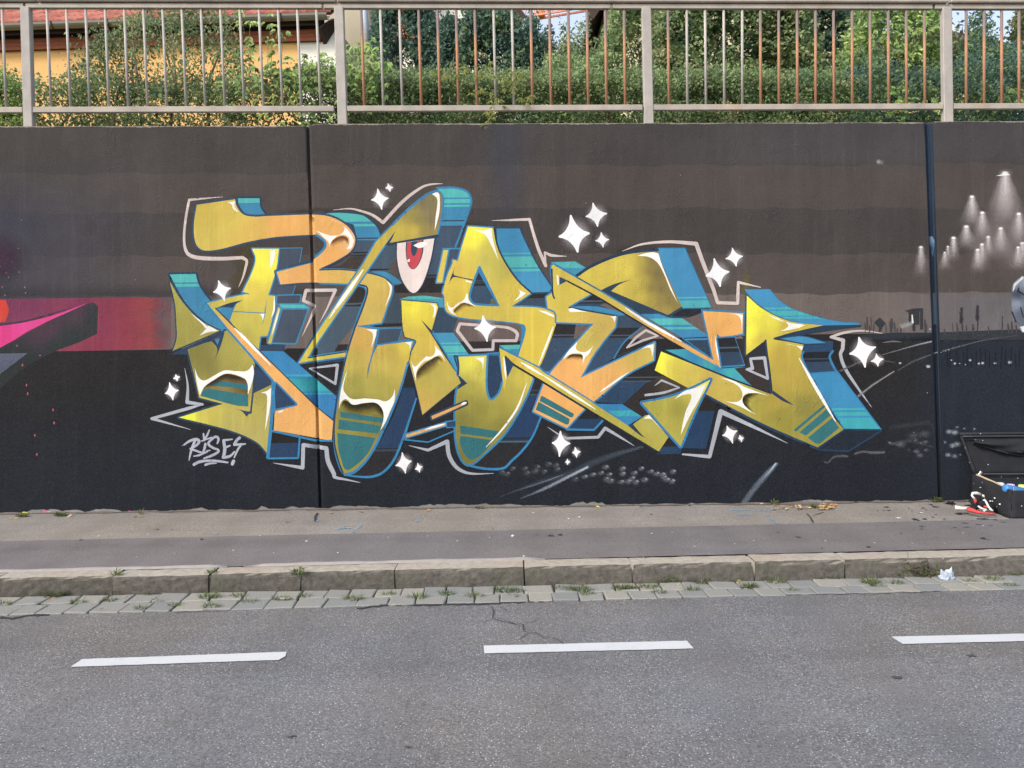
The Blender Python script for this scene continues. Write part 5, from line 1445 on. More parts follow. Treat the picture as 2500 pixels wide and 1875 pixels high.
class Blades:
    def __init__(self): self.V = []; self.F = []; self.C = []
    def blade(self, p, d, L, w, col, droop=.4, seg=3):
        p = Vector(p); d = Vector(d).normalized(); s = Vector((-d.y, d.x, 0))
        if s.length < .1: s = Vector((1, 0, 0))
        s.normalize(); n0 = len(self.V)
        for i in range(seg+1):
            t = i/seg; q = p+d*(L*t)+Vector((d.x, d.y, 0))*(L*droop*t*t*.5)-Vector((0, 0, L*droop*t*t*.6)); ww = w*(1-t)**.7*(.6+.4*min(1, t*4))
            self.V += [tuple(q-s*ww/2), tuple(q+s*ww/2)]
            if i: k = n0+2*i; self.F.append((k-2, k-1, k+1, k)); self.C.append(col)
    def leafpair(self, p, d, L, w, col, nrm=None):
        """a pointed leaf folded along its rib"""
        p = Vector(p); d = Vector(d).normalized(); nrm = Vector(nrm) if nrm is not None else Vector((RS.uniform(-.5, .5), -1, RS.uniform(-.2, .8)))
        s = d.cross(nrm).normalized(); u = s.cross(d).normalized(); n0 = len(self.V)
        self.V += [tuple(p), tuple(p+d*L*.4+s*w/2+u*w*.12), tuple(p+d*L), tuple(p+d*L*.4-s*w/2+u*w*.12)]
        self.F += [(n0, n0+1, n0+2, n0+2), (n0, n0+2, n0+3, n0+3)]; self.C += [col, col]
    def tuft(self, c, r, h, n, cols):
        for _ in range(n):
            a = RS.uniform(0, 6.28); rad = r*math.sqrt(RS.uniform(0, 1)); q = Vector(c)+Vector((math.cos(a)*rad, math.sin(a)*rad*.5, 0))
            col = cols[RS.randint(len(cols))]; k = RS.uniform(.7, 1.3)
            self.blade(q, (math.cos(a)*RS.uniform(.1, .9), math.sin(a)*RS.uniform(.1, .9), 1), h*RS.uniform(.5, 1.1), .0045, tuple(x*k for x in col), RS.uniform(.2, .9))
    def build(self, name, parent=None, mat=None):
        V = np.array(self.V); F = []; C = []
        for f, c in zip(self.F, self.C):
            fs = [(f[0], f[1], f[2])] if f[2] == f[3] else [(f[0], f[1], f[2]), (f[0], f[2], f[3])]
            for q in fs: F.append(q); C += [(*c, 1)]*3
        return np_mesh(name, V, np.array(F), mat or M_LEAF, parent, np.array(C))
GC = [(0.10, 0.17, 0.04), (0.14, 0.22, 0.055), (0.19, 0.25, 0.08), (0.24, 0.23, 0.11), (0.07, 0.12, 0.035)]
def ground_at(px, py, h=0.0): p = gpt(px, py, h); return Vector((p.x, p.y, h+SL*p.x))
W = Blades()
for (x, y, s) in ((63, 1455, 1), (10, 1478, 1), (98, 1476, .7), (190, 1474, 1.1), (269, 1468, 1), (364, 1452, .9), (391, 1468, .8), (345, 1487, .9), (427, 1480, .9), (513, 1462, 1.5), (516, 1484, 1.1), (582, 1458, 1), (607, 1471, 1), (690, 1465, 1.1), (250, 1493, .6),
                  (747, 1458, .9), (864, 1466, 1.3), (950, 1452, .9), (1020, 1461, 1.2), (1092, 1453, 1.1), (1070, 1449, .6), (1160, 1458, 1.2), (1151, 1428, .9), (1232, 1446, 1.5), (1262, 1446, 1), (1252, 1458, .8), (1279, 1427, 1), (1380, 1441, .8), (1402, 1420, .8), (1466, 1419, 1), (1400, 1442, 1), (1421, 1443, 1.4), (1431, 1452, 1),
                  (1370, 1441, 1), (1510, 1440, 1), (1526, 1438, 1.3), (1545, 1438, 1), (1584, 1436, 1.2), (1608, 1450, 1), (1565, 1419, .8), (1690, 1443, 1.1), (1713, 1424, 1.2), (1804, 1411, 1.4), (1827, 1435, 1.2), (1893, 1424, 1.3), (1936, 1444, .8), (1830, 1436, 1), (2126, 1424, 1.5), (2140, 1432, 1), (2189, 1425, 1), (2366, 1422, .9), (2427, 1417, 1.2), (2477, 1405, 1), (2465, 1431, .9), (2395, 1402, .7),
                  (-60, 1470, 1.2), (-200, 1480, 1), (2560, 1415, 1), (2650, 1408, 1)):
    c = ground_at(x, y); W.tuft(c-Vector((0, 0, .004)), .040*s, .052*s, int(75*s), GC)
for _ in range(130):   # scattered sprigs in the joints
    x = RS.uniform(-300, 2800); l = (L_G1, L_G2, L_KF)[RS.randint(3)]; X = (x-1250)/FPX*4.9
    if RS.rand() < .8: W.tuft((X, ly(l, X)+.004, SL*X-.004), .012, .018, 6, GC)
tag(W.build('gutter_weeds'), 'short grass and weeds growing in the joints of the gutter setts', 'weeds', kind='stuff')
W = Blades()
for _ in range(70):
    x = RS.uniform(-300, 2800); p = (x-1250)/PPM; W.tuft((p, D-.012, HS+SL*p), .02, .018, 5, GC+[(.2, .14, .08)])
tag(W.build('wall_foot_weeds'), 'sparse sprigs of grass along the foot of the wall', 'weeds', kind='stuff')

def weed(name, label, cat, c, build):
    b = Blades(); build(b, Vector(c)); o = b.build(name); tag(o, label, cat); return o
def clump(r, h, n, broad=0, stems=0):
    def f(b, c):
        b.tuft(c, r, h, n, GC)
        for _ in range(broad):
            a = RS.uniform(0, 6.28); q = c+Vector((math.cos(a)*r*.7*RS.uniform(0, 1), math.sin(a)*r*.3, RS.uniform(.0, h*.6)))
            b.leafpair(q, (math.cos(a), math.sin(a)*.5-.2, RS.uniform(.2, .9)), RS.uniform(.014, .028), RS.uniform(.007, .013), tuple(v*.75 for v in GC[RS.randint(4)]))
    return f
weed('grass_tuft', 'bushy grass tuft at the foot of the leftmost kerb stone', 'weed', ground_at(136, 1457), clump(.055, .085, 170))
weed('grass_tuft', 'small weed sprouting on top of the kerb near its left end', 'weed', ground_at(283, 1404, HS), clump(.04, .045, 50, 8))
weed('grass_tuft', 'weed growing out of a kerb joint above the left lane dash', 'weed', ground_at(520, 1402, HS-.01), clump(.04, .05, 50, 8))
weed('leafy_weed', 'leafy weed hanging over the kerb joint right of the first wall joint', 'weed', ground_at(728, 1402, HS-.01), clump(.05, .06, 70, 18))
weed('leafy_weed', 'green clump with yellow leaves at the kerb foot below the long crossed bars', 'weed', ground_at(1632, 1420), clump(.10, .06, 170, 50))
weed('grass_tuft', 'wide ragged grass clump at the kerb foot right of centre', 'weed', ground_at(2015, 1412), clump(.09, .06, 150, 18))
weed('grass_tuft', 'dark mossy tuft in the kerb joint at the middle of the picture', 'weed', ground_at(1283, 1418), clump(.04, .07, 80))
weed('grass_tuft', 'left one of the two grass tufts at the wall foot by the left edge', 'weed', ground_at(54, 1262, HS), clump(.045, .055, 110))
weed('grass_tuft', 'fuller grass tuft at the wall foot, right of the leftmost one', 'weed', ground_at(150, 1260, HS), clump(.055, .065, 150))
weed('leafy_weed', 'thin yellowish sprig at the wall foot under the signature', 'weed', ground_at(345, 1256, HS), clump(.02, .06, 14, 8))
weed('leafy_weed', 'flat leafy weed at the wall foot under the middle letter', 'weed', ground_at(1172, 1242, HS), clump(.05, .02, 30, 18))
weed('leafy_weed', 'dark green leafy weed at the wall foot left of the leaf pile', 'weed', ground_at(1889, 1232, HS), clump(.04, .05, 40, 30))
weed('leafy_weed', 'small weed growing among the brown fallen leaves at the wall', 'weed', ground_at(1985, 1240, HS), clump(.05, .04, 50, 24))
weed('leafy_weed', 'bright green dandelion rosette at the foot of the right wall joint', 'weed', ground_at(2288, 1226, HS), clump(.05, .06, 60, 30))

def big_weed(b, c):
    for k in range(26):
        a = RS.uniform(-1.3, 1.3); L = RS.uniform(.08, .17); b.blade(c+Vector((RS.uniform(-.06, .06), RS.uniform(-.02, .01), .0)), (math.sin(a), -.25, math.cos(a)), L, .006, (.17, .15, .10), RS.uniform(-.1, .5))
    for k in range(150):
        q = c+Vector((RS.normal(-.03, .06), RS.uniform(-.04, .0), abs(RS.normal(.03, .035)))); b.leafpair(q, (RS.uniform(-1, 1), RS.uniform(-1, 0), RS.uniform(-.4, 1)), RS.uniform(.015, .04), RS.uniform(.006, .012), [(.13, .12, .08), (.10, .13, .05), (.20, .24, .07), (.17, .13, .10)][RS.randint(4)])
    for (dx, dz, L) in ((.05, .075, .10), (.11, .06, .08), (.17, .04, .07)):
        b.blade(c+Vector((dx-.03, -.02, dz)), (1, -.1, -.32), L, .004, (.2, .26, .1), 0)
        b.leafpair(c+Vector((dx+.02, -.02, dz)), (.3, -.4, .8), .025, .010, (.24, .32, .1))
    b.blade(c+Vector((-.03, -.01, .06)), (-1, -.1, .9), .10, .005, (.12, .22, .08), 0); b.blade(c+Vector((-.10, -.02, .12)), (-.05, 0, 1), .07, .005, (.12, .22, .08), 0)
weed('straggly_weed', 'large half dried straggly weed against the kerb at the right', 'weed', ground_at(2252, 1408), big_weed)

# white crumpled plastic beside the big weed
def crumple(name, c, sx, sy, sz, mat, seed=0, n=9):
    rr = np.random.RandomState(seed); bm = bmesh.new(); bmesh.ops.create_icosphere(bm, subdivisions=3, radius=1.0)
    ph = rr.uniform(0, 6, 9)
    for v in bm.verts:
        p = v.co.copy(); k = .75+.22*math.sin(p.x*5+ph[0])*math.sin(p.y*6+ph[1])+.2*math.sin(p.z*7+ph[2]+p.x*4)+rr.uniform(-.12, .12)
        v.co = Vector((p.x*k*sx, p.y*k*sy, max(0, p.z+.5)*k*sz))
    me = bpy.data.meshes.new(name); bm.to_mesh(me); bm.free(); me.materials.append(mat); o = bpy.data.objects.new(name, me); link(o); o.location = c; return o
tag(crumple('crumpled_plastic', ground_at(2312, 1416), .055, .03, .05, simple_mat('white_plastic', (.42, .47, .56), .45, .2), 4), 'crumpled white plastic scrap on the setts beside the straggly weed', 'litter')
tag(crumple('cloth_scrap', ground_at(2321, 1231, HS), .045, .03, .018, simple_mat('black_rag', (.012, .012, .014), .95, .2), 6), 'small black cloth scrap on the pavement near the wall joint', 'litter')

# fallen leaves
def leaf_mesh(k):
    rr = np.random.RandomState(50+k); V = []; m = 8
    for q in range(m):
        t = 2*math.pi*q/m; r = 1-.35*abs(math.sin(t*1.5))*rr.uniform(.3, 1); V.append((.022*r*math.cos(t), .012*r*math.sin(t), rr.uniform(0, .008)))
    V.append((0, 0, .002)); F = [(q, (q+1) % m, m) for q in range(m)]
    me = bpy.data.meshes.new('fallen_leaf'); me.from_pydata(V, [], F); me.materials.append(LM[k % len(LM)]); return me
LM = [simple_mat('yellow_leaf', (.48, .34, .08), .7), simple_mat('orange_leaf', (.38, .20, .09), .7), simple_mat('brown_leaf', (.22, .13, .08), .8), simple_mat('tan_leaf', (.40, .29, .17), .8)]
LMESH = [leaf_mesh(k) for k in range(8)]
def C8(x, y): return (1800+x/3.16, 1180+y/3.16)
spotsL = [((*C8(x, y), HS), 'pile') for x, y in [(RS.uniform(270, 760), RS.uniform(175, 212)) for _ in range(46)]+[(RS.uniform(620, 750), RS.uniform(165, 212)) for _ in range(30)]]
single = [(x, y, HS) for x, y in ((197, 1320), (493, 1319), (382, 1294), (418, 1294), (701, 1276), (1202, 1292), (1650, 1235), (1684, 1236), (1460, 1240), (2087, 1228), (2143, 1226), (881, 1252), (808, 1254), (1045, 1248), (705, 1251), (1860, 1232), (1565, 1238), (25, 1268), (40, 1267), (170, 1262), (330, 1264), (345, 1262))]+\
         [(x, y, 0) for x, y in ((305, 1460), (125, 1467), (1650, 1430), (1656, 1431), (1805, 1417), (1580, 1424), (1445, 1425), (2215, 1408), (2208, 1406), (2266, 1409), (1806, 1421), (2018, 1416), (110, 1462), (1282, 1428), (1148, 1432))]
hv = []; hf = []; hb = []
heap = tag(thing('leaf_heap', 'heap of dry orange-brown leaves at the foot of the wall on the right', 'leaves', ground_at(1985, 1240, HS)), kind='stuff')
for ki in range(4):
    V = []; F = []
    for s_ in spotsL[ki::4]:
        x, y, h = s_[0]; p = ground_at(x, y, h)+Vector((0, 0, .004+.012*RS.rand())); R3 = Matrix.Rotation(RS.uniform(0, 6), 4, 'Z') @ Matrix.Rotation(RS.uniform(-.7, .7), 4, 'X'); k = RS.uniform(.7, 1.2); n0 = len(V)
        me = LMESH[RS.randint(8)]; V += [p+(R3 @ (v.co*k)) for v in me.vertices]; F += [tuple(i+n0 for i in f.vertices) for f in me.polygons]
    o = mesh_obj('dry_leaves', V, F, LM[ki], heap); o['kind'] = 'stuff'
LCN = ('yellow', 'orange', 'brown', 'tan')
MARKS = ((60, 'near the left frame edge'), (260, 'below the pink painted letter'), (450, 'below the signature'), (720, 'left of the first wall joint'), (900, 'right of the first wall joint'), (1120, 'below the second letter'), (1330, 'below the middle letter'), (1500, 'below the letter E'),
         (1620, 'left of the green kerb clump'), (1720, 'beside the green kerb clump'), (1870, 'left of the leaf heap'), (2100, 'right of the leaf heap'), (2200, 'between the leaf heap and the right wall joint'), (9999, 'beside the straggly weed'))
for (x, y, h) in single:
    k = RS.randint(8); p = ground_at(x, y, h); o = bpy.data.objects.new('fallen_leaf', LMESH[k]); link(o)
    o.location = p+Vector((0, 0, .005)); o.rotation_euler = (RS.uniform(-.5, .5), RS.uniform(-.4, .4), RS.uniform(0, 6)); s = RS.uniform(.7, 1.3); o.scale = (s, s, s)
    surf = 'on the gutter setts' if h == 0 else ('at the wall foot' if y < 1270 else 'on the pavement')
    tag(o, 'fallen %s leaf %s %s' % (LCN[k % 4], surf, next(m for q, m in MARKS if x < q)), 'leaf', 'single fallen leaves on pavement and gutter')
# damp soil line and debris at the wall foot
soil = []
V = []; F = []
n = 400
for i in range(n+1):
    px = -1400+5600*i/n; x = (px-1250)/PPM; w = .03+.018*math.sin(px/31)+.014*math.sin(px/11+2)+RS.uniform(-.006, .006)
    w += .09*math.exp(-((px-1950)/85)**2)
    z = HS+SL*x; V += [(x, D-.0035, z+.010+.005*math.sin(px/17)), (x, D-.008-w*.3, z+.007), (x, D-.010-w*.8, z+.0045)]
    if i:
        q = 3*i; F += [(q-3, q-2, q+1, q), (q-2, q-1, q+2, q+1)]
M_BITS = [simple_mat('pink_paint_bit', (.55, .10, .25), .8), simple_mat('yellow_paint_bit', (.62, .55, .08), .8), simple_mat('grey_paint_bit', (.30, .30, .32), .9)]
for m_, lst in ((M_BITS[0], ((312, 1255), (386, 1254), (446, 1251), (110, 1250), (318, 1252))), (M_BITS[1], ((22, 1268), (76, 1256), (60, 1254), (36, 1268))), (M_BITS[2], ((120, 1252), (600, 1252), (1600, 1237), (1040, 1246), (1480, 1239), (240, 1251)))):
    V2 = []; F2 = []
    for (x, y) in lst:
        n0 = len(V2); w = RS.uniform(3, 9)
        for q in range(8):
            tt = q*math.pi/4; V2.append(wallpt(x+w*math.cos(tt)*RS.uniform(.6, 1.2), y-2+RS.uniform(2, 4)*math.sin(tt), .0042))
        F2.append(tuple(range(n0, n0+8))[::-1])
    mesh_obj('paint_bit', V2, F2, m_, wall)
mesh_obj('soil_edge', V, F, simple_mat('damp_soil', (.12, .10, .085), .95, .6, 25, .6), pave)
# ================================================================== railing on top of the wall
def steel_mat(name, base, dark, rust=None, rust_amt=(0.6, 0.8)):
    t = NT(name); n = t.noise(5, 5, 0.6); n2 = t.noise(60, 3, 0.6)
    c = t.mix(dark, base, t.ramp(n, [(0.3, 0), (0.65, 1)])); c = t.mix(c, tuple(x*.7 for x in base), t.ramp(n2, [(0.5, 0), (0.8, .6)]))
    if rust: c = t.mix(c, rust, t.ramp(t.noise(1.6, 4), [(rust_amt[0], 0), (rust_amt[1], .8)]))
    return t.done(c, 0.6, t.bump(n2, .2, .002), 0.0, 0.2)
M_RAIL = steel_mat('galvanised_rail', (0.42, 0.37, 0.31), (0.29, 0.26, 0.225), (0.42, 0.25, 0.12))
M_POST = steel_mat('galvanised_post', (0.41, 0.37, 0.33), (0.30, 0.28, 0.26))
M_BARG = steel_mat('grey_bar', (0.46, 0.42, 0.37), (0.32, 0.30, 0.28))
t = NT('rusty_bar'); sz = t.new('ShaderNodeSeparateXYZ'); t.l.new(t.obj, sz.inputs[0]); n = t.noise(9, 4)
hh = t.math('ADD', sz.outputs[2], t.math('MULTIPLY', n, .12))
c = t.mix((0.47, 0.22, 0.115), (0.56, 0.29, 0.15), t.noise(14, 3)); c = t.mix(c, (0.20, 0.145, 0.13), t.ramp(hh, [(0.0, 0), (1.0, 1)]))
# shade under the handrail, painted in: rust turns grey-brown at the upper end
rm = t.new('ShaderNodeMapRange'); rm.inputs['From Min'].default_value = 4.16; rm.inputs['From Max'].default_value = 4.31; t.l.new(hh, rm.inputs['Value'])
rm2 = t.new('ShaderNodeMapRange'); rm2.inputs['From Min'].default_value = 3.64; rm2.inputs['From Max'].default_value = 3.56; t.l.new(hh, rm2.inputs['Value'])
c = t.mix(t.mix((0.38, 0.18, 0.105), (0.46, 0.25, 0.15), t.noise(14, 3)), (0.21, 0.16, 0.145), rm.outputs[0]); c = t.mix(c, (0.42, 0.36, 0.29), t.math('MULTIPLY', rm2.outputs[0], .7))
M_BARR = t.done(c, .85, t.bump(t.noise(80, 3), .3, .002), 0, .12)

YF = D + 0.13
rail = thing('railing', 'galvanised steel railing with rusty vertical bars on top of the wall', 'railing', (0, YF, 3.38))
def rz(py, Y=None): return CAMZ+(HOR-py)/FPX*(Y or YF)
def rx(px, Y=None): return (px-1250)/FPX*(Y or YF)
def rail_y(px, y0, y1): return y0+(y1-y0)*px/2500.0
segs = [(-1450, -690), (-690, 70), (70, 828), (828, 1580), (1580, 2312), (2312, 3060), (3060, 3800)]
def joint(px): return px+2
# handrail tubes, box rail under it and bottom rail, one piece per bay, small gaps at the joints
for k, (a, b) in enumerate([(-1450, 100-740), (-636, 92), (97, 822), (826, 2310), (2316, 3050), (3054, 3800)]):
    za, zb = rz(rail_y(a, 1.0, 5.5)), rz(rail_y(b, 1.0, 5.5))
    MB().bar((rx(a), YF-.005, za), (rx(b), YF-.005, zb), .085, .042).build('handrail', M_RAIL, rail, bevel=.008)
for k, (a, b) in enumerate([(-1450, -700), (-695, 60), (66, 787), (792, 1490), (1495, 2274), (2280, 3020), (3025, 3800)]):
    za, zb = rz(rail_y(a, 15.5, 18.5)), rz(rail_y(b, 15.5, 18.5))
    MB().bar((rx(a), YF, za), (rx(b), YF, zb), .045, .040).build('top_rail', M_RAIL, rail, bevel=.003)
for a, b in segs:
    a2 = a+13; b2 = b-12
    za, zb = rz(rail_y(a2, 269.5, 260)), rz(rail_y(b2, 269.5, 260))
    MB().bar((rx(a2), YF, za), (rx(b2), YF, zb), .045, .048).build('bottom_rail', M_RAIL, rail, bevel=.003)
for (xt, xb, w) in ((-1450, -1445, 26), (-700, -690, 26), (64, 73, 26), (828, 838, 25), (1577, 1584, 24), (2309, 2313, 26), (3050, 3050, 26), (3800, 3800, 26)):
    zt = rz(rail_y(xt, 18, 20)); yb = float(np.interp(xb, [p[0] for p in TOPY], [p[1] for p in TOPY])); zb = wallpt(0, yb)[2]-.01
    MB().bar((rx(xb), YF, zb), (rx(xt), YF, zt), .082, .06, Vector((0, 1, 0))).build('post', M_POST, rail, bevel=.006)
    MB().box((rx(xb)-.075, YF-.06, zb), (rx(xb)+.075, YF+.06, zb+.014)).build('base_plate', M_POST, rail, bevel=.003)
    for s in (-.058, .058):
        MB().tube([(rx(xb)+s, YF-.045, zb+.012), (rx(xb)+s, YF-.045, zb+.028)], .010, 6).build('bolt', M_BARG, rail)
def c1(x): return x/2.458
bars = []
tl = [280, 398, 513, 630, 745, 860, 975, 1090, 1205, 1322, 1438, 1553, 1668, 1783, 1898]; bl_ = [308, 424, 539, 655, 770, 886, 1002, 1118, 1233, 1350, 1466, 1581, 1696, 1808, 1925]
bars += [(c1(a), c1(b), 0) for a, b in zip(tl, bl_)]+[(c1(12), c1(38), 0)]
t2 = [200, 315, 430, 545, 658, 770, 882, 995, 1105, 1218, 1330, 1443, 1555, 1665, 1778]; r2 = [1, 0, 0, 1, 1, 1, 1, 0, 0, 1, 1, 1, 1, 1, 1]
bars += [(800+c1(a), 800+c1(a+22-a*.008), r) for a, r in zip(t2, r2)]
t3 = [75, 188, 298, 410, 521, 630, 740, 850, 961, 1069, 1180, 1288, 1397, 1505, 1614]; b3 = [82, 192, 304, 414, 522, 632, 742, 853, 962, 1072, 1182, 1290, 1400, 1507, 1617]; r3 = [1, 0, 0, 0, 0]+[1]*10
bars += [(1600+c1(a), 1600+c1(b), r) for a, b, r in zip(t3, b3, r3)]
bars += [(1600+c1(a), 1600+c1(b), 1) for a, b in ((1865, 1865), (1973, 1973), (2078, 2078), (2182, 2182))]+[(2530+46*k, 2530+46*k, 1) for k in range(10)]
bars += [(-33-46.5*k, -23-46.5*k, 0) for k in range(13)]+[(3110+46*k, 3110+46*k, 1) for k in range(14)]+[(-760-46.5*k, -752-46.5*k, 0) for k in range(14)]
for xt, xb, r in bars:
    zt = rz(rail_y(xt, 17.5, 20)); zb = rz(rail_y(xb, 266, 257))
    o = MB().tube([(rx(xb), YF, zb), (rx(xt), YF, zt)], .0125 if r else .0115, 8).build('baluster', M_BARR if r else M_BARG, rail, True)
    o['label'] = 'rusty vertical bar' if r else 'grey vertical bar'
# ================================================================== gardens and houses behind the wall
ZT = 3.33
ter = mesh_obj('garden_ground', [(-400, D+.33, ZT-.02), (400, D+.33, ZT-.02), (400, 420, ZT+1.5), (-400, 420, ZT+1.5), (-400, D+.33, -7), (400, D+.33, -7)], [(0, 1, 2, 3), (4, 5, 1, 0)], M_GRASSGND); tag(ter, kind='structure')

def leaf_cloud(P, size, cols, clump=None, aspect=1.7, spread=.8, rs=RS, up=0.0):
    """numpy leaf quads at points P (n,3); returns V,F,C"""
    n = len(P)
    d = rs.normal(size=(n, 3)); d[:, 2] += up; d /= np.linalg.norm(d, axis=1)[:, None]
    nr = rs.normal(size=(n, 3)); nr[:, 1] -= 1.2; nr[:, 2] += .4
    s = np.cross(d, nr); s /= np.linalg.norm(s, axis=1)[:, None]+1e-9
    sz = size*rs.uniform(.6, 1.35, n)[:, None]
    a = P-d*sz*.5*aspect; b = P+s*sz*.5; c = P+d*sz*.5*aspect; e = P-s*sz*.5
    V = np.stack([a, b, c, e], 1).reshape(-1, 3); q = np.arange(n)*4
    F = np.stack([q, q+1, q+2, q+3], 1)
    cols = np.array(cols); ci = rs.randint(len(cols), size=n) if clump is None else clump
    C = cols[ci % len(cols)]*rs.uniform(.72, 1.3, n)[:, None]
    C = np.concatenate([C, np.ones((n, 1))], 1); C = np.repeat(C, 4, 0)
    return V, F, C
def foliage(name, P, size, cols, parent=None, **kw):
    V, F, C = leaf_cloud(P, size, cols, **kw)
    return np_mesh(name, V, F, M_LEAF, parent, C)

DG = [(0.0939, 0.1794, 0.1394), (0.1291, 0.2243, 0.1576), (0.075, 0.1482, 0.1215), (0.1668, 0.2633, 0.171)]
MG = [(0.1771, 0.2633, 0.1124), (0.2397, 0.3414, 0.1394), (0.125, 0.2048, 0.1014), (0.3021, 0.3802, 0.1688), (0.3543, 0.3706, 0.1801)]
LG = [(0.2604, 0.3706, 0.1532), (0.3543, 0.4486, 0.1913), (0.4376, 0.4876, 0.225), (0.1876, 0.2927, 0.1306)]
VG = [(0.3126, 0.4876, 0.1351), (0.4168, 0.5851, 0.1688), (0.5209, 0.6242, 0.225), (0.2292, 0.3706, 0.1124)]

def sil_points(n, prof, Y0, Y1, base_z=ZT, seed=1, clumps=0, shell=.6, rag=10, csize=.07):
    """points that fill the volume under a silhouette given in photo pixels (top line) at depth Y0..Y1"""
    rs = np.random.RandomState(seed); xs = [p[0] for p in prof]; ys = [p[1] for p in prof]
    m = clumps or n
    px = rs.uniform(xs[0], xs[-1], m*2); Y = rs.uniform(Y0, Y1, m*2)
    top = np.interp(px, xs, ys)+rs.normal(0, rag, m*2)
    zt = CAMZ+(HOR-top)/FPX*Y
    f = rs.uniform(0, 1, m*2)
    f = np.where(rs.rand(m*2) < shell*.4, 1-np.abs(rs.normal(0, .08, m*2)), f)
    z = base_z+(zt-base_z)*f
    keep = zt > base_z; px, Y, z = px[keep][:m], Y[keep][:m], z[keep][:m]
    x = (px-1250)/FPX*Y
    P = np.stack([x, Y, z], 1)
    if clumps:
        k = rs.randint(len(P), size=n); P = P[k]+rs.normal(0, 1, (n, 3))*np.array([csize, csize, csize*.8]); return P, k
    return P, None
def bush(name, label, cat, prof, Y0, Y1, n, size, cols, seed, clumps=0, group=None, rag=10, csize=.07, stem=None, shell=.6, aspect=1.7, up=0, base=ZT):
    P, k = sil_points(n, prof, Y0, Y1, base, seed, clumps, shell, rag, csize)
    cx = (P[:, 0].min()+P[:, 0].max())/2
    t = thing(name, label, cat, (cx, (Y0+Y1)/2, base), group)
    foliage('crown' if stem else 'foliage', P, size, cols, t, clump=k, rs=np.random.RandomState(seed), aspect=aspect, up=up)
    # woody stems inside
    mb = MB(); rr = random.Random(seed); xs = [p[0] for p in prof]
    ns = stem or 6
    for i in range(ns):
        px = rr.uniform(xs[0]*.85+xs[-1]*.15, xs[0]*.15+xs[-1]*.85); Y = rr.uniform(Y0, Y1); tp = float(np.interp(px, xs, [p[1] for p in prof]))
        b = at(px, 300, Y); zt = CAMZ+(HOR-tp)/FPX*Y
        p0 = Vector((b.x, Y, base-.05)); p1 = Vector((b.x+rr.uniform(-.15, .15), Y+rr.uniform(-.1, .1), base+(zt-base)*.5)); p2 = Vector((p1.x+rr.uniform(-.25, .25), Y, base+(zt-base)*.9))
        mb.tube([p0, p1, p2], [.022, .014, .004], 5)
        for j in range(3):
            q = p0.lerp(p1, rr.uniform(.3, 1)); mb.tube([q, q+Vector((rr.uniform(-.3, .3), rr.uniform(-.1, .1), rr.uniform(.1, .35)))], [.008, .003], 4)
    mb.build('trunk' if stem else 'stem', M_DRY, t, True)
    return t

HG = 'garden hedge plants right behind the railing'
bush('hedge', 'low thin hedge seen behind the leftmost railing bay, orange wall showing through', 'hedge', [(-900, 200), (-300, 185), (0, 180), (40, 195), (90, 200), (140, 215), (200, 190), (330, 200), (560, 205), (720, 190), (740, 185)], 7.85, 8.35, 39757, 0.0204, MG, 21, 900, HG, 9, .06, stem=0)
bush('hedge', 'long trimmed hedge behind the middle railing bays', 'hedge', [(735, 180), (790, 175), (850, 190), (1100, 192), (1400, 190), (1700, 185), (2020, 190), (2080, 200)], 7.85, 8.5, 98800, 0.0190, MG+LG[:2], 22, 2600, HG, 6, .055, shell=1)
bush('hedge', 'untidy dark hedge behind the rightmost railing bay', 'hedge', [(2070, 195), (2140, 150), (2200, 190), (2300, 185), (2330, 165), (2400, 158), (2520, 140), (2700, 130), (3300, 150)], 7.85, 8.5, 49400, 0.0204, DG+MG[:2], 23, 1500, HG, 12, .06)
bush('feathery_shrub', 'tall loose feathery shrub in front of the orange house', 'shrub', [(185, 210), (215, 130), (260, 95), (300, 60), (350, 30), (400, 20), (470, 14), (520, 20), (560, 60), (585, 160)], 7.95, 8.5, 12500, 0.0163, MG+[(.10, .12, .055)], 24, 420, None, 16, .075, aspect=2.4, up=1.0)
bush('shrub', 'pale young shrub at the left frame edge below the orange wall', 'shrub', [(-120, 190), (-20, 170), (15, 185), (45, 200), (60, 260)], 7.8, 8.0, 4940, 0.0218, VG, 25, 160, None, 10, .05)
# climbing vine with long pointed leaves
def vine(name, label, cat, spots, Y, cols, seed, L=.085, w=.034):
    rs = np.random.RandomState(seed); b = Blades()
    c0 = at(spots[0][0], spots[0][1], Y); t = thing(name, label, cat, (c0.x, Y, ZT))
    st = MB()
    for (px, py, r, n) in spots:
        c = at(px, py, Y)
        for _ in range(n):
            q = c+Vector((rs.normal(0, r/FPX*Y), rs.uniform(-.08, .08), rs.normal(0, r/FPX*Y)))
            base = rs.uniform(0, 6.28)
            for k in range(rs.randint(3, 6)):
                a = base+k*.75
                d = Vector((math.cos(a)*.7, -.3, -.75+.45*math.sin(a)))
                col = cols[rs.randint(len(cols))]; kk = rs.uniform(.8, 1.3)
                b.leafpair(q, d, L*rs.uniform(.6, 1.1), w*rs.uniform(.7, 1.1), tuple(x*kk for x in col), (rs.uniform(-.4, .4), -1, .5))
        if py < 215 and seed in (31, 32): st.tube([Vector((c.x+.08, Y+.12, ZT+.3)), Vector((c.x-.03, Y+.06, (ZT+c.z)/2+.1)), c], [.004, .003, .002], 4)
    b.build('foliage', t)
    if st.v: st.build('stem', M_STEM, t, True)
    return t
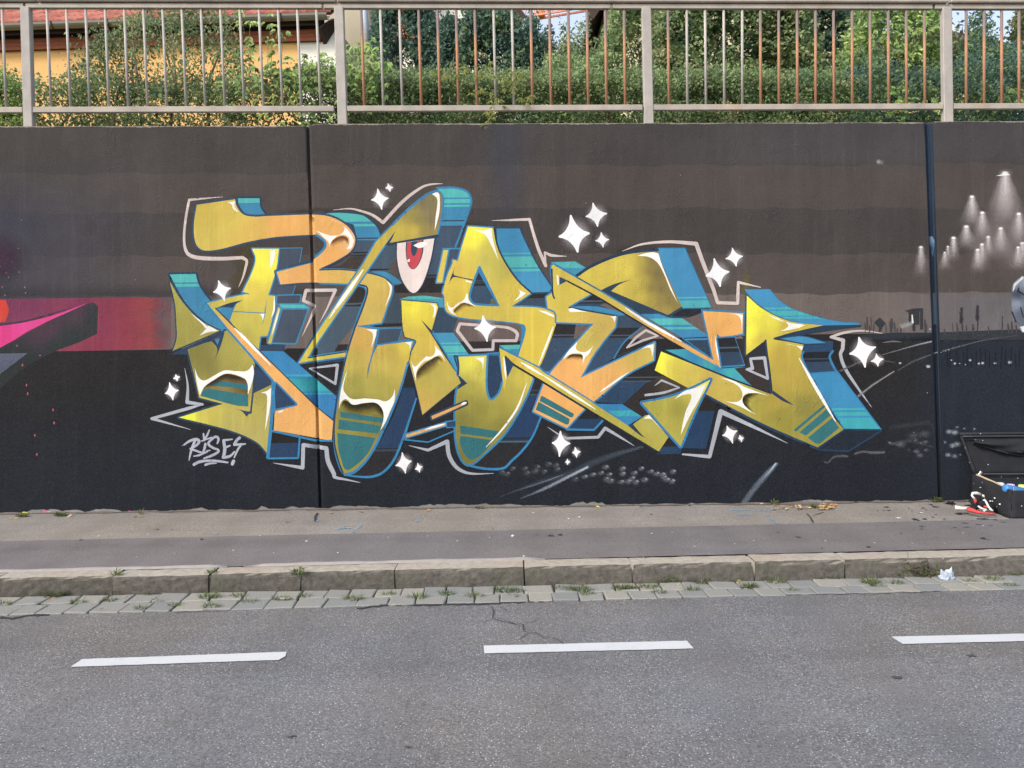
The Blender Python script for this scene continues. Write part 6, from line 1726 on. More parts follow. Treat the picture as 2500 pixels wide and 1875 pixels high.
vine('creeper', 'climbing creeper with long pointed leaves left of the second post', 'creeper', [(590, 25, 10, 5), (610, 60, 12, 6), (612, 110, 14, 5), (665, 60, 12, 5), (690, 75, 9, 4), (655, 95, 10, 4), (600, 190, 40, 30), (660, 170, 25, 14), (700, 190, 30, 26), (740, 175, 25, 16), (780, 165, 22, 14), (690, 250, 50, 34), (790, 230, 40, 34), (735, 285, 60, 20)], 7.72, VG+[(.13, .11, .04)], 31, .078, .032)
vine('creeper', 'yellow-green creeper crossing the second post against the cream wall', 'creeper', [(845, 135, 16, 16), (880, 125, 18, 20), (905, 130, 16, 16), (925, 160, 16, 16), (860, 170, 25, 20), (900, 190, 30, 30), (915, 235, 22, 12), (830, 190, 16, 14)], 7.75, VG, 32, .070, .026)
vine('creeper', 'drooping yellowish creeper hanging over the bottom rail in the middle', 'creeper', [(1205, 250, 14, 14), (1200, 290, 10, 10), (1268, 205, 12, 12), (1280, 235, 10, 10), (1245, 190, 14, 12), (1190, 215, 18, 10), (1180, 165, 14, 10), (1090, 185, 12, 8), (1140, 175, 12, 8)], D+.06, [(.24, .27, .06), (.30, .28, .08), (.19, .24, .05)], 33, .062, .016)
vine('creeper', 'creeper with big leaves winding round the bars left of the right post', 'creeper', [(2230, 70, 14, 12), (2200, 60, 16, 12), (2170, 75, 14, 12), (2260, 50, 14, 10), (2215, 130, 12, 10), (2205, 250, 14, 16), (2190, 215, 18, 14), (2280, 250, 20, 14), (2270, 60, 12, 8), (2480, 230, 14, 12)], 7.70, VG+[(.22, .25, .06)], 34, .065, .026)

def tree(name, label, prof, Y0, Y1, n, size, cols, seed, clumps, rag=4, csize=.055, group=None, aspect=2.0, stem=2, base=ZT, up=.6):
    return bush(name, label, 'tree', prof, Y0, Y1, n, size, cols, seed, clumps, group, rag, csize, stem=stem, shell=1, aspect=aspect, up=up, base=base)
tree('conifer_tree', 'dark conifer right beside the cream building', [(915, 120), (925, 10), (945, -60), (975, -120), (1010, -80), (1040, 0), (1058, 60), (1066, 180)], 13.2, 14.6, 32300, 0.0374, DG, 41, 1364)
tree('conifer_tree', 'slender dark conifer in front of the white gable', [(1068, 190), (1076, 90), (1088, 50), (1098, 42), (1110, 60), (1122, 130), (1128, 190)], 13.0, 14.0, 15200, 0.0326, DG[:3], 42, 572)
tree('conifer_tree', 'broad round topped conifer in the middle, left of the crane arm', [(1118, 200), (1126, 90), (1140, 40), (1165, 15), (1195, 20), (1215, 10), (1240, 26), (1256, 55), (1276, 95), (1292, 140), (1305, 190)], 12.6, 14.2, 32300, 0.0354, DG+MG[:1], 43, 1364)
tree('conifer_tree', 'small spiky conifer under the crane arm', [(1283, 200), (1288, 90), (1296, 42), (1304, 60), (1312, 120), (1330, 95), (1335, 78), (1342, 100), (1350, 150), (1358, 200)], 12.6, 13.4, 9880, 0.0306, DG, 44, 374, rag=6)
tree('young_tree', 'airy young tree standing against the bright sky', [(1352, 215), (1368, 150), (1375, 60), (1382, 50), (1392, 95), (1400, 130), (1410, 85), (1422, 55), (1432, 50), (1445, 120), (1460, 190)], 11.2, 11.8, 2074, 0.0286, MG, 45, 330, rag=10, csize=.045)
tree('leafy_tree', 'pale green bushy tree behind the hedge left of the third post', [(1330, 200), (1345, 165), (1400, 170), (1455, 165), (1475, 130), (1497, 60), (1515, 10), (1545, -20), (1600, -30), (1620, 40), (1640, 190)], 9.6, 11.2, 34200, 0.0286, LG+MG[:2], 46, 1540, rag=14, up=.2)
tree('leafy_tree', 'big bushy green tree filling the bay right of the third post', [(1590, 190), (1610, 20), (1660, -60), (1800, -90), (1900, -60), (1960, 0), (1985, 120), (2000, 190)], 9.2, 10.8, 79800, 0.0286, MG+LG[:2], 47, 3300, rag=14, up=.1)
tree('leafy_tree', 'dark round crown behind the big bushy tree', [(1850, 190), (1880, -20), (1950, -60), (2040, -30), (2080, 40), (2110, 110), (2130, 190)], 10.8, 12.0, 34200, 0.0326, DG+MG[:1], 48, 1540, rag=12, up=.1)
tree('leafy_tree', 'light leafy tree with sky gaps left of the right post', [(2060, 210), (2080, 70), (2120, 10), (2180, 0), (2230, 5), (2275, 10), (2290, 60), (2300, 170)], 8.9, 9.8, 12350, 0.0272, VG+MG[:2], 49, 726, rag=18, csize=.06, up=0)
tree('young_tree', 'dark feathery shrub top right of the right post', [(2340, 200), (2355, 140), (2376, 80), (2390, 20), (2398, 25), (2408, 90), (2430, 130), (2480, 140), (2500, 190)], 8.8, 9.5, 7524, 0.0245, DG+MG[:2], 50, 660, rag=12, csize=.07)
tree('leafy_tree', 'pale yellowish tree at the right frame edge', [(2455, 190), (2468, 110), (2484, 50), (2520, -20), (2600, -60), (2800, -40), (3000, 60), (3200, 190)], 11.0, 12.6, 32300, 0.0340, [(.16, .19, .07), (.20, .22, .09), (.12, .16, .06)], 51, 600, rag=14)
tree('leafy_tree', 'ivy covered bush in front of the sunlit cream wall', [(2150, 230), (2180, 180), (2215, 150), (2250, 125), (2300, 105), (2345, 135), (2400, 140), (2440, 160)], 9.9, 10.3, 5510, 0.0340, MG+[(.19, .12, .06)], 52, 200, rag=26, csize=.09)
tree('leafy_tree', 'tree outside the frame on the left', [(-900, 200), (-820, -100), (-700, -160), (-560, -60), (-520, 200)], 10, 11.5, 17100, 0.0408, MG, 53, 400)

# ---- orange house at the left
M_ORANGE = NT('orange_render'); _n = M_ORANGE.noise(3, 4)
M_ORANGE = M_ORANGE.done(M_ORANGE.mix((0.70, 0.40, 0.14), (0.78, 0.47, 0.18), _n), .9, M_ORANGE.bump(M_ORANGE.noise(60, 3), .3, .004))
M_WHITEW = simple_mat('white_render', (0.78, 0.74, 0.66), .9, .05, 5, .1)
M_CREAM = simple_mat('cream_render', (0.62, 0.54, 0.38), .9, .06, 5, .2)
M_TILE = [simple_mat('roof_tile', (0.34, 0.105, 0.075), .8, .25, 9, .2), simple_mat('roof_tile_pale', (0.42, 0.15, 0.11), .8, .25, 9, .2), simple_mat('roof_tile_dark', (0.24, 0.08, 0.06), .8, .3, 9, .2)]
M_RTILE = simple_mat('far_red_tiles', (0.55, 0.14, 0.07), .8, .2, 2, .2)
M_GUT = simple_mat('zinc_gutter', (0.21, 0.205, 0.17), .5, .15, 6, 0, .3)
M_SOFF = simple_mat('red_brown_boards', (0.30, 0.085, 0.035), .7, .25, 20, .2)
M_DARKW = simple_mat('dark_brown_wood', (0.06, 0.035, 0.03), .8, .2)
M_PIPE = simple_mat('pale_blue_pipe', (0.52, 0.58, 0.70), .5, .05)
M_GLASS = simple_mat('window_glass', (0.05, 0.06, 0.07), .15, .1)
house = thing('orange_house', 'low orange rendered house with red tiled roof and grey gutter at the left', 'house', (-4.5, 13.9, ZT))
E0 = at(0, 71, 13.6); E1 = Vector(((813-1250)/FPX*13.13, 13.13, E0.z))
E0 = Vector((E0.x, E0.y, E0.z)); e = (E1-E0); e.z = 0; Lh = e.length; e.normalize(); nb = Vector((-e.y, e.x, 0))
def H(u, v, z): return E0+e*u+nb*v+Vector((0, 0, z))     # u along the eave (E1 = Lh), v away from the street, z from the eave
Z0 = ZT-E0.z-.3
wl_ = MB(); wl_.prism([H(-9, .20, Z0), H(Lh-.62, .20, Z0), H(Lh-.62, .20, -.06), H(-9, .20, -.06)], nb*1.3).build('wall', M_ORANGE, house)
wq = MB(); wq.prism([H(Lh-.62, .203, Z0), H(Lh-.02, .203, Z0), H(Lh-.02, .203, -.06), H(Lh-.62, .203, -.06)], nb*1.29).build('corner_wall', M_WHITEW, house)
MB().prism([H(-9, .175, -.30), H(Lh-.2, .175, -.30), H(Lh-.2, .175, .10), H(-9, .175, .10)], nb*.02).build('eave_backing', M_DARKW, house)
for k in range(3):     # red-brown eave boards
    z_ = -.115-.062*k
    MB().prism([H(-9, .14, z_-.058), H(Lh-.25, .14, z_-.058), H(Lh-.25, .14, z_), H(-9, .14, z_)], nb*.03).build('eave_board', M_SOFF, house)
MB().prism([H(-9, .0, -.10), H(Lh-.2, .0, -.10), H(Lh-.2, .0, .03), H(-9, .0, .03)], nb*.025).build('fascia', M_DARKW, house)
MB().prism([H(Lh-.25, -.02, -.16), H(Lh-.02, -.02, -.02), H(Lh-.02, .20, -.04), H(Lh-.22, .20, -.34)], e*.05).build('end_board', M_DARKW, house)
gu = MB(); prof = [(math.cos(a)*.085, math.sin(a)*.085) for a in np.linspace(math.pi, 2*math.pi, 9)]
n0 = 0
for u in (-9.0, Lh-.05):
    for (a, b) in prof+[(x*.93, y*.93) for x, y in prof[::-1]]:
        p = H(u, -.10+a, .02+b); gu.v.append(tuple(p))
m = 18
gu.f = [(k, (k+1) % m, m+(k+1) % m, m+k) for k in range(m)]+[tuple(range(m)), tuple(range(m, 2*m))[::-1]]
gu.build('gutter', M_GUT, house)
for u in np.arange(-8.5, Lh, .95):
    MB().bar(H(u, -.10, -.075), H(u+.0, .02, -.02), .025, .012).tube([H(u, -.195, .03), H(u, -.17, -.05), H(u, -.10, -.075)], .010, 5).build('gutter_bracket', M_DARKW, house)
# roof deck and single tiles
pitch = math.radians(33); rd = nb*math.cos(pitch)+Vector((0, 0, math.sin(pitch))); rn = -nb*math.sin(pitch)+Vector((0, 0, math.cos(pitch)))
R0 = H(0, -.06, .06)
MB().prism([H(-9, -.04, .03), H(Lh-.02, -.04, .03), H(Lh-.02, -.04, .03)+rd*1.8, H(-9, -.04, .03)+rd*1.8], rn*.02).build('roof', simple_mat('roof_deck', (.16, .05, .04), .9), house)
def tile_mesh(mat):
    V = []; F = []; w = .215; L = .36; us = np.linspace(0, 1, 8)
    for j, v in enumerate((0, L)):
        for u in us:
            hgt = .032*math.sin(u*math.pi*1.25)**2 if u < .8 else .012
            V.append((u*w, v, hgt+(.022 if j == 0 else 0)))
    for u in us: V.append((u*w, 0.004, -.004))
    for k in range(7): F += [(k, k+1, k+9, k+8), (16+k, 17+k, k+1, k)]
    me = bpy.data.meshes.new('roof_tile'); me.from_pydata(V, [], F); me.materials.append(mat); me.polygons.foreach_set('use_smooth', [True]*len(me.polygons)); return me
TM = [tile_mesh(m_) for m_ in M_TILE]
Rm = Matrix((e, rd, rn)).transposed().to_4x4()
u_lo = -.25
for r in range(6):
    for k in range(int((Lh-u_lo)/.2)+1):
        u = Lh-.02-.2*(k+1)
        if u < u_lo: break
        if r > 5 and u < Lh-2.2: continue
        o = bpy.data.objects.new('roof_tile', TM[random.choices((0, 1, 2), (5, 3, 2))[0]]); COL.objects.link(o); o.parent = house
        o.matrix_parent_inverse = Matrix.Translation(-Vector(house.location))
        p = H(u, -.075, .045)+rd*(.30*r)+rn*(.012+random.uniform(0, .004)); o.matrix_basis = Matrix.Translation(p) @ Rm @ Matrix.Rotation(random.uniform(-.015, .015), 4, 'Z')
# remaining courses joined
V = []; F = []
tv = [Vector(v.co) for v in TM[0].vertices]; tf = [tuple(p.vertices) for p in TM[0].polygons]
for r in range(6):
    for k in range(int((Lh+9)/.2)):
        u = Lh-.02-.2*(k+1)
        if u < u_lo or (r > 5 and u < Lh-2.2):
            M4 = Matrix.Translation(H(u, -.075, .045)+rd*(.30*r)+rn*.012) @ Rm; n0 = len(V)
            V += [M4 @ v for v in tv]; F += [tuple(i+n0 for i in f) for f in tf]
o = mesh_obj('roof_tile', V, F, M_TILE[0], house, True); o['kind'] = 'stuff'

# ---- cream building behind it
cb = thing('cream_building', 'tall cream rendered building with pale downpipe beside the second post', 'building', (at(860, 100, 16).x, 17, ZT))
A = at(790, 0, 15.6); B = at(934, 0, 15.9)
MB().prism([Vector((A.x, A.y, ZT-.3)), Vector((at(941, 0, 15.9).x, B.y, ZT-.3)), Vector((at(912, 0, 15.9).x, B.y, 10.5)), Vector((A.x, A.y, 10.5))], (-.3, 6, 0)).build('wall', M_CREAM, cb)
MB().bar(at(945, 230, 15.88), at(908, -150, 15.88), .12, .16, Vector((0, 1, 0))).build('corner_board', M_DARKW, cb)
MB().tube([at(901, 112, 15.72), at(889, 20, 15.72), at(880, -60, 15.72)], .055, 10).build('downpipe', M_PIPE, cb, True)
MB().prism([Vector((A.x-2, A.y-.6, 10.5)), Vector((B.x+.6, B.y-.6, 10.5)), Vector((B.x+.6, B.y+3, 12.6)), Vector((A.x-2, A.y+3, 12.6))], (0, 0, .12)).build('roof', M_RTILE, cb)

def simple_house(name, label, P, w, d, h, rh, wallm, roofm, rotz=0, wins=(), chimney=False):
    """gabled house with its ridge along local y; P = middle of the front foot"""
    t = thing(name, label, 'house', tuple(P)); t.rotation_euler = (0, 0, 0)
    c, s = math.cos(rotz), math.sin(rotz)
    def T(x, y, z): return Vector((P[0]+x*c-y*s, P[1]+x*s+y*c, P[2]+z))
    MB().prism([T(-w/2, 0, -.5), T(w/2, 0, -.5), T(w/2, 0, h), T(0, 0, h+rh), T(-w/2, 0, h)], T(0, d, 0)-T(0, 0, 0)).build('wall', wallm, t)
    rf = MB(); ov = .4; k = rh/(w/2)
    for sx in (-1, 1):
        a = T(0, -ov, h+rh+.14); b = T(sx*(w/2+ov), -ov, h+.14-ov*k)
        rf.prism([a, b, b+(T(0, d+2*ov, 0)-T(0, 0, 0)), a+(T(0, d+2*ov, 0)-T(0, 0, 0))], (0, 0, .14))
    r = rf.build('roof', roofm, t)
    # rows of tiles as raised courses
    cr = MB()
    for sx in (-1, 1):
        for q in np.arange(.03, 1, .07):
            x = sx*(w/2+ov)*q; z = h+rh+.14-abs(x)*k+.14
            cr.bar(T(x, -ov+.02, z+.015), T(x, d+ov-.02, z+.0), .05, .03)
    cr.build('tile_course', roofm, r)
    for sx in (-1, 1): MB().bar(T(0, -ov-.03, h+rh+.2), T(sx*(w/2+ov), -ov-.03, h+.2-ov*k), .05, .2, Vector((0, 0, 1))).build('verge_board', M_DARKW, t)
    for (x, z, ww, hh) in wins:
        f = MB().prism([T(x-ww/2-.06, -.03, z-.06), T(x+ww/2+.06, -.03, z-.06), T(x+ww/2+.06, -.03, z+hh+.06), T(x-ww/2-.06, -.03, z+hh+.06)], T(0, .06, 0)-T(0, 0, 0)).build('window', M_WHITEW, t)
        MB().prism([T(x-ww/2, -.045, z), T(x+ww/2, -.045, z), T(x+ww/2, -.045, z+hh), T(x-ww/2, -.045, z+hh)], T(0, .03, 0)-T(0, 0, 0)).build('pane', M_GLASS, f)
    if chimney: MB().box(tuple(T(1, d/2, h+rh*.5)), tuple(T(1.6, d/2+.6, h+rh+1))).build('chimney', M_RTILE, t)
    return t
def foot(px, Y): p = at(px, 0, Y); return (p.x, Y, ZT)
simple_house('red_roofed_house', 'far house whose red tiled roof shows between the dark conifers', foot(1106, 34), 6, 4.5, 9.9, 4.0, M_WHITEW, M_RTILE, math.pi/2, [(0, 8, 1, 1.2)], True)
simple_house('white_gable_house', 'white gabled house with a window behind the slender conifer', foot(1135, 30), 3.4, 8, 10.2, 2.0, M_WHITEW, M_DARKW, .1, [(.4, 10.6, .9, .35), (-.6, 7.5, .8, 1.1)])
simple_house('red_roofed_house', 'house with orange-red roof peeping over the round topped conifer', foot(1160, 42), 4, 8, 13.9, 3.6, M_WHITEW, M_RTILE, -.1, [(0, 12, 1, 1.2)])
simple_house('gabled_house', 'gabled cream house with dark verge right of the sky gap', foot(1765, 19), 5.4, 7, 5.9, 3.9, simple_mat('pale_yellow_render', (.72, .62, .42), .9, .05), M_DARKW, .0, [(-1.2, 4.4, .7, 1.0)])
simple_house('low_grey_roof_house', 'low roof with reddish ridge seen under the airy young tree', foot(1372, 40), 2.6, 9, 10.3, 2.2, M_WHITEW, simple_mat('slate_roof', (.16, .16, .18), .8), .5, [])
simple_house('cream_house', 'sunlit cream house behind the ivy left of the right post', foot(2262, 13.2), 1.7, 3, 2.55, .18, simple_mat('sunny_cream_render', (.86, .66, .40), .9, .06), M_RTILE, 0, [(.1, 2.6, .5, .6)])
simple_house('red_roofed_house', 'distant house whose red roof shows right of the right post', foot(2392, 30), 4.0, 1.8, 6.3, 2.2, M_CREAM, M_RTILE, math.pi/2, [])

# ---- crane arm far behind
cr = thing('tower_crane', 'red and white tower crane arm crossing the sky between the trees', 'crane', tuple(foot(1140, 70)))
a = at(1130, 68, 70); b = at(1480, 8, 62)
M_CR = simple_mat('crane_red', (.62, .22, .13), .6, .1)
ch = MB()
up = Vector((0, 0, .9))
for off in (Vector((0, 0, 0)), up, Vector((.0, .8, 0))): ch.bar(a+off, b+off, .14, .14)
ch.build('jib', M_CR, cr)
lat = MB(); n = 26
for i in range(n):
    p = a.lerp(b, i/n); q = a.lerp(b, (i+.5)/n)+up; r = a.lerp(b, (i+1)/n); lat.bar(p, q, .08, .08); lat.bar(q, r, .08, .08)
lat.build('lattice', M_CR, cr)
MB().box(tuple(at(1322, 34, 66)-Vector((.3, .3, .25))), tuple(at(1322, 34, 66)+Vector((.3, .3, .25)))).build('trolley', simple_mat('crane_orange', (.8, .35, .06), .6), cr, bevel=.12)
MB().bar(a+Vector((-2, 0, -22)), a+Vector((-2, 0, 2)), 1.1, 1.1).build('mast', M_CR, cr)
MB().bar(a+Vector((-2, 0, .4)), a, .5, .5).build('slew_ring', M_CR, cr)
# ================================================================== open case with spray cans
def cloth_mat(name, col):
    t = NT(name); n = t.noise(9, 5, .6); w = t.noise(220, 2)
    c = t.mix(tuple(x*.6 for x in col), tuple(x*1.5 for x in col), n)
    v = t.voro(17); c = t.mix((.5, .52, .55), c, t.ramp(v, [(0.05, 0), (0.09, 1)]))
    return t.done(c, .9, t.bump(n, .5, .012, t.bump(w, .4, .002)), 0, .25)
M_CLOTH = cloth_mat('black_nylon', (.017, .018, .022)); M_CLOTH2 = cloth_mat('dark_grey_lining', (.024, .026, .032)); M_PIPING = simple_mat('grey_piping', (.05, .05, .055), .7); M_ZIP = simple_mat('zip_metal', (.5, .5, .5), .4, .1, 8, 0, .7)
XL, XR = 3.80, 4.95; YFr, YBk = 6.36, 6.98; ZG = HS+SL*3.9; HB = .215
case = thing('open_suitcase', 'open black soft suitcase full of spray cans, its lid leaning on the wall', 'suitcase', ((XL+XR)/2, 6.65, ZG))
# lower shell: five panels with rounded upper rim, seen open
def shell_panel(name, P, nx, ny, bulge, mat, seed):
    """bilinear patch P[00,10,11,01] with thickness and soft dents"""
    rs = np.random.RandomState(seed); p00, p10, p11, p01 = [Vector(p) for p in P]
    nrm = (p10-p00).cross(p01-p00).normalized(); V = []; F = []
    ph = rs.uniform(0, 6, 4)
    for s in (0, 1):
        for j in range(ny+1):
            for i in range(nx+1):
                u, v = i/nx, j/ny; q = p00.lerp(p10, u).lerp(p01.lerp(p11, u), v)
                k = bulge*math.sin(math.pi*u)**.6*math.sin(math.pi*v)**.6*(1+.4*math.sin(u*7+ph[0])*math.sin(v*5+ph[1]))+.004*math.sin(u*19+ph[2]+v*11)
                V.append(q+nrm*(k-.012*s))
    m = (nx+1)*(ny+1)
    for j in range(ny):
        for i in range(nx):
            a = j*(nx+1)+i; F.append((a, a+1, a+nx+2, a+nx+1)); F.append((m+a, m+a+nx+1, m+a+nx+2, m+a+1))
    ring = [i for i in range(nx+1)]+[j*(nx+1)+nx for j in range(1, ny+1)]+[ny*(nx+1)+i for i in range(nx-1, -1, -1)]+[j*(nx+1) for j in range(ny-1, 0, -1)]
    for k in range(len(ring)):
        a, b = ring[k], ring[(k+1) % len(ring)]; F.append((a, m+a, m+b, b))
    return mesh_obj(name, V, F, mat, case, True)
z0, z1 = ZG-.004, ZG+HB
shell_panel('front_panel', [(XL+.02, YFr, z0), (XR, YFr, z0+.01), (XR, YFr+.03, z1-.0), (XL+.05, YFr+.03, z1-.005)], 24, 8, .02, M_CLOTH, 1)
shell_panel('side_panel', [(XL+.07, YBk, z0), (XL+.02, YFr, z0), (XL+.05, YFr+.03, z1-.005), (XL+.075, YBk, z1+.03)], 14, 8, .018, M_CLOTH, 2)
shell_panel('base_panel', [(XL+.04, YFr+.01, z0+.008), (XR, YFr+.01, z0+.02), (XR, YBk, z0+.02), (XL+.08, YBk, z0+.008)], 6, 6, .002, M_CLOTH2, 3)
shell_panel('side_panel', [(XR, YFr, z0), (XR, YBk, z0), (XR, YBk, z1+.03), (XR, YFr+.03, z1)], 8, 6, .01, M_CLOTH, 4)
shell_panel('back_panel', [(XR, YBk, z0), (XL+.07, YBk, z0), (XL+.075, YBk, z1+.03), (XR, YBk, z1+.03)], 8, 6, .004, M_CLOTH2, 5)
zt = CAMZ+(HOR-1058)/FPX*7.02
# the lid and its sagging pocket
lid0 = (XL+.085, YBk-.01, z1+.035); lid1 = (XR+.1, YBk-.01, z1+.035); lid2 = (XR+.1, 7.045, zt+.01); lid3 = (XL-.0, 7.045, zt)
LP = [lid0, lid1, lid2, lid3]
lid = shell_panel('lid', LP, 26, 14, .012, M_CLOTH, 7)
def LQ(u, v, o=0.0):
    a = Vector(lid0).lerp(Vector(lid1), u).lerp(Vector(lid3).lerp(Vector(lid2), u), v); return a+Vector((0, -o, .0))
for (pts, r, nme, mt) in (([LQ(u, .985, .03) for u in np.linspace(-.01, 1, 12)], .013, 'lid_rim', M_CLOTH2), ([LQ(.0, v, .022) for v in np.linspace(0, 1, 8)], .010, 'lid_rim', M_CLOTH2), ([LQ(u, .0, .02) for u in np.linspace(0, 1, 14)], .007, 'piping', M_PIPING), ([LQ(u, .93, .045) for u in np.linspace(.0, 1, 12)], .006, 'piping', M_PIPING)):
    MB().tube(pts, r, 8).build(nme, mt, case, True)
V = []; F = []; nx = 26; ny = 8
for j in range(ny+1):
    for i in range(nx+1):
        u = .06+.94*i/nx; sag = .10+.34*math.sin(math.pi*min(1, i/nx*1.15))**1.0
        v = .86-j/ny*sag; o = .035+.04*math.sin(math.pi*j/ny)+.012*math.sin(i*.8+j*1.3)+.006*math.sin(i*2.1-j)
        V.append(LQ(u, v, o))
for j in range(ny):
    for i in range(nx): a = j*(nx+1)+i; F.append((a, a+nx+1, a+nx+2, a+1))
o = mesh_obj('mesh_pocket', V, F, M_CLOTH, case, True)
MB().tube([V[ny*(nx+1)+i] for i in range(nx+1)], .007, 6).build('pocket_hem', M_CLOTH2, case, True)
# stiff tan board lining the side
bd = MB(); q = [Vector((XL+.085, YBk-.03, z1+.035)), Vector((XL+.085, YFr+.42, z1-.05)), Vector((XL+.09, YFr+.10, z1-.035)), Vector((XL+.10, YFr+.085, z1-.012)), Vector((XL+.09, YFr+.30, z1+.008))]
bd.prism(q, (.02, 0, 0)).build('lining_board', simple_mat('tan_board', (.52, .40, .25), .8, .15), case)
MB().tube([(XL+.075, YFr+.025, z1-.06), (XL+.07, YFr+.02, z1-.09)], .006, 6).build('zip_pull', M_ZIP, case)
MB().tube([(XL+.34, YFr-.004, z1-.03), (XL+.345, YFr-.012, z1-.07)], .005, 6).build('zip_pull', M_ZIP, case)
MB().bar((XL+.10, YBk-.05, z1+.02), (XL+.125, YBk-.05, z1+.06), .012, .02).build('hinge_clip', M_ZIP, case, bevel=.002)
# paint blobs on the left side
sb = MB()
for (y, z, r) in ((.20, .12, .006), (.23, .09, .004), (.26, .085, .005), (.13, .085, .006), (.4, .17, .003)):
    sb.box((XL+.015, YFr+y-r, ZG+z-r), (XL+.028, YFr+y+r, ZG+z+r))
sb.build('paint_blob', M_WHITEBIT, case, bevel=.004)['kind'] = 'stuff'

def spray_can(loc, cap, body, label, tilt=(0, 0, 0), name='spray_can'):
    t = thing(name, label, 'spray can', tuple(loc), 'spray cans in the open suitcase'); t.rotation_euler = tilt
    def lathe(nm, prof, mat):
        V = []; F = []; seg = 16
        for (r, z) in prof:
            for k in range(seg): V.append((r*math.cos(2*math.pi*k/seg), r*math.sin(2*math.pi*k/seg), z))
        for j in range(len(prof)-1):
            for k in range(seg): a = j*seg+k; b = j*seg+(k+1) % seg; F.append((a, b, b+seg, a+seg))
        F.append(tuple(range(seg))[::-1]); F.append(tuple((len(prof)-1)*seg+k for k in range(seg)))
        me = bpy.data.meshes.new(nm); me.from_pydata(V, [], F); me.materials.append(mat); me.polygons.foreach_set('use_smooth', [True]*len(me.polygons))
        o = bpy.data.objects.new(nm, me); link(o, t); return o
    lathe('can_body', [(.030, 0), (.0325, .004), (.0325, .150), (.030, .157), (.022, .168), (.018, .172)], body)
    lathe('cap', [(.0325, .152), (.0325, .165), (.030, .200), (.026, .206), (.012, .208)], cap)
    lathe('shoulder_ring', [(.0335, .148), (.0335, .154)], M_ZIP)
    return t
M_YG = simple_mat('lime_plastic', (.55, .62, .16), .4, .05); M_BLU = simple_mat('blue_plastic', (.05, .20, .48), .4, .05); M_LIL = simple_mat('lilac_plastic', (.50, .44, .66), .4, .05); M_WCAN = simple_mat('white_tin', (.7, .7, .72), .35, .05, 8, 0, .3)
zb = ZG+.008
spray_can((3.915, 6.60, zb), M_YG, M_WCAN, 'spray can with lime cap, leftmost in the suitcase')
spray_can((4.04, 6.52, zb+.165), M_BLU, M_BLU, 'blue spray can lying across the others near the left', (0, math.radians(-78), math.radians(15)))
spray_can((3.99, 6.63, zb+.005), M_LIL, M_WCAN, 'spray can with lilac cap behind the blue one')
spray_can((4.065, 6.60, zb+.005), M_YG, M_WCAN, 'spray can with lime cap right of the lilac one')
spray_can((4.14, 6.60, zb+.015), M_WCAN, M_YG, 'spray can with white cap at the right frame edge')
spray_can((3.96, 6.72, zb+.002), M_WCAN, M_BLU, 'spray can with pale cap in the back row')
for k, (x, y, c) in enumerate(((4.48, 6.62, M_LIL), (4.60, 6.7, M_BLU), (4.72, 6.62, M_YG))):
    spray_can((x, y, zb), c, M_WCAN, ('spray can with lilac cap beyond the frame edge', 'spray can with blue cap beyond the frame edge', 'spray can with lime cap at the far end of the suitcase')[k])

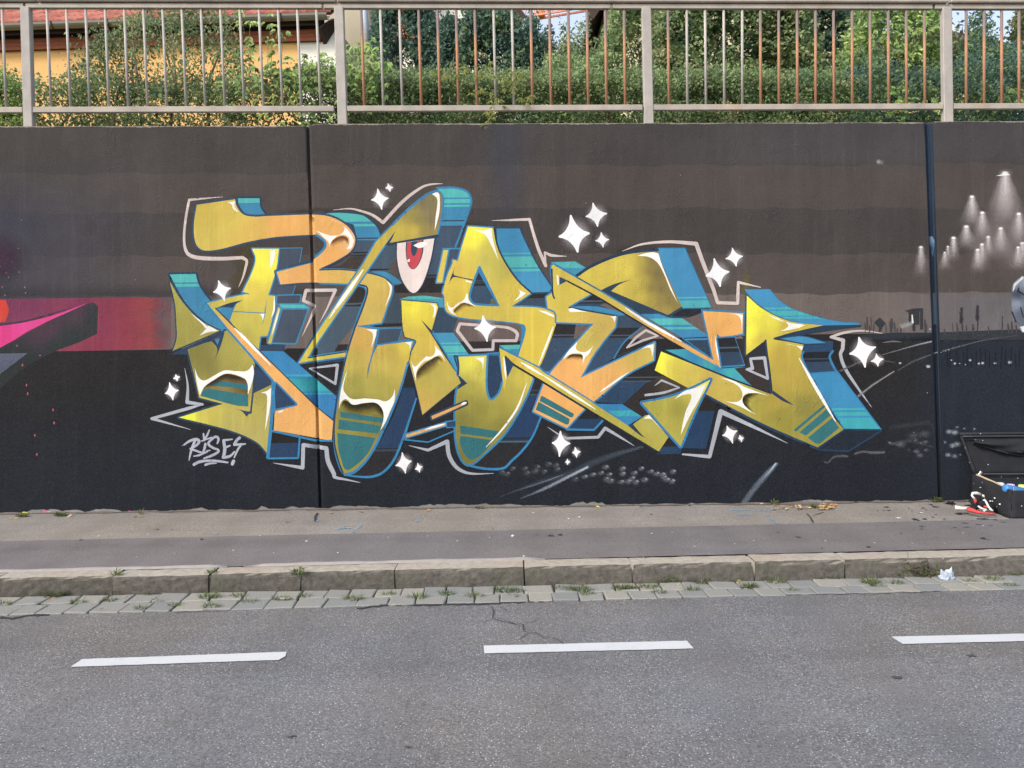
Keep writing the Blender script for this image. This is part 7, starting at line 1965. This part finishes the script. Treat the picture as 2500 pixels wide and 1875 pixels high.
# red, white and black cloth bits beside the case
def OO(x, y): return (2300+x/5.925, 1000+y/5.925)
tp = thing('crumpled_tape', 'crumpled red and white tape with black cloth lying left of the suitcase', 'tape', tuple(ground_at(*OO(480, 1480), HS)))
M_TW = simple_mat('white_tape', (.58, .56, .51), .7, .05); M_TR = simple_mat('red_tape', (.46, .045, .05), .7, .1); M_TB = simple_mat('black_cloth', (.010, .010, .012), .9, .1)
def band(name, mat, pts, Y, w0, th=.006):
    """strip of folded cloth through photo pixels at depth Y (list) with width in px"""
    P = [at(*OO(x, y), yy) for (x, y, w), yy in zip(pts, Y)]; n = len(P); V = []; F = []
    for i, p in enumerate(P):
        t = (P[min(i+1, n-1)]-P[max(i-1, 0)]).normalized(); s = t.cross(Vector((0, 1, 0))).normalized(); w = pts[i][2]/5.925/FPX*Y[i]/2
        for (a, b) in ((-1, 0), (-.5, -1), (.5, -1), (1, 0), (.5, 1), (-.5, 1)): V.append(p+s*(w*a)+Vector((0, th*b, 0)))
    for i in range(n-1):
        for k in range(6): a = i*6+k; b = i*6+(k+1) % 6; F.append((a, b, b+6, a+6))
    F.append(tuple(range(6))); F.append(tuple((n-1)*6+k for k in range(6))[::-1])
    o = mesh_obj(name, V, F, mat, tp, True)
    bm = bmesh.new(); bm.from_mesh(o.data); bmesh.ops.recalc_face_normals(bm, faces=bm.faces[:]); bm.to_mesh(o.data); bm.free()
band('black_cloth', M_TB, [(415, 1300, 50), (450, 1340, 100), (490, 1400, 110), (560, 1350, 130), (650, 1380, 120), (740, 1400, 60)], [6.62, 6.6, 6.56, 6.56, 6.54, 6.52], 0, .03)
band('black_cloth', M_TB, [(330, 1385, 14), (400, 1385, 30), (470, 1420, 60), (520, 1440, 50)], [6.6, 6.58, 6.55, 6.5], 0, .012)
band('white_strip', M_TW, [(188, 1415, 66), (230, 1422, 58), (300, 1428, 46), (375, 1430, 50)], [6.52, 6.51, 6.5, 6.48], 0)
band('red_strip', M_TR, [(360, 1440, 60), (430, 1455, 66), (500, 1480, 48), (600, 1495, 34), (700, 1505, 30), (765, 1500, 20)], [6.47, 6.45, 6.42, 6.40, 6.38, 6.36], 0)
band('white_strip', M_TW, [(560, 1228, 38), (500, 1208, 44), (440, 1212, 44), (430, 1240, 34), (470, 1290, 36)], [6.5, 6.5, 6.5, 6.5, 6.48], 0, .006)
band('red_strip', M_TR, [(470, 1288, 42), (485, 1320, 48), (480, 1355, 30)], [6.48, 6.47, 6.47], 0, .006)
band('white_strip', M_TW, [(580, 1235, 22), (600, 1250, 40), (615, 1270, 16)], [6.5, 6.5, 6.5], 0, .006)
band('white_strip', M_TW, [(600, 1300, 44), (630, 1320, 30), (670, 1400, 34), (700, 1440, 36), (735, 1465, 30)], [6.48, 6.46, 6.43, 6.41, 6.40], 0, .006)
band('white_strip', M_TW, [(520, 1395, 26), (570, 1430, 32), (640, 1440, 34), (600, 1470, 40)], [6.44, 6.43, 6.42, 6.41], 0, .006)
band('red_strip', M_TR, [(600, 1400, 20), (635, 1405, 36), (655, 1420, 20)], [6.45, 6.44, 6.43], 0, .006)
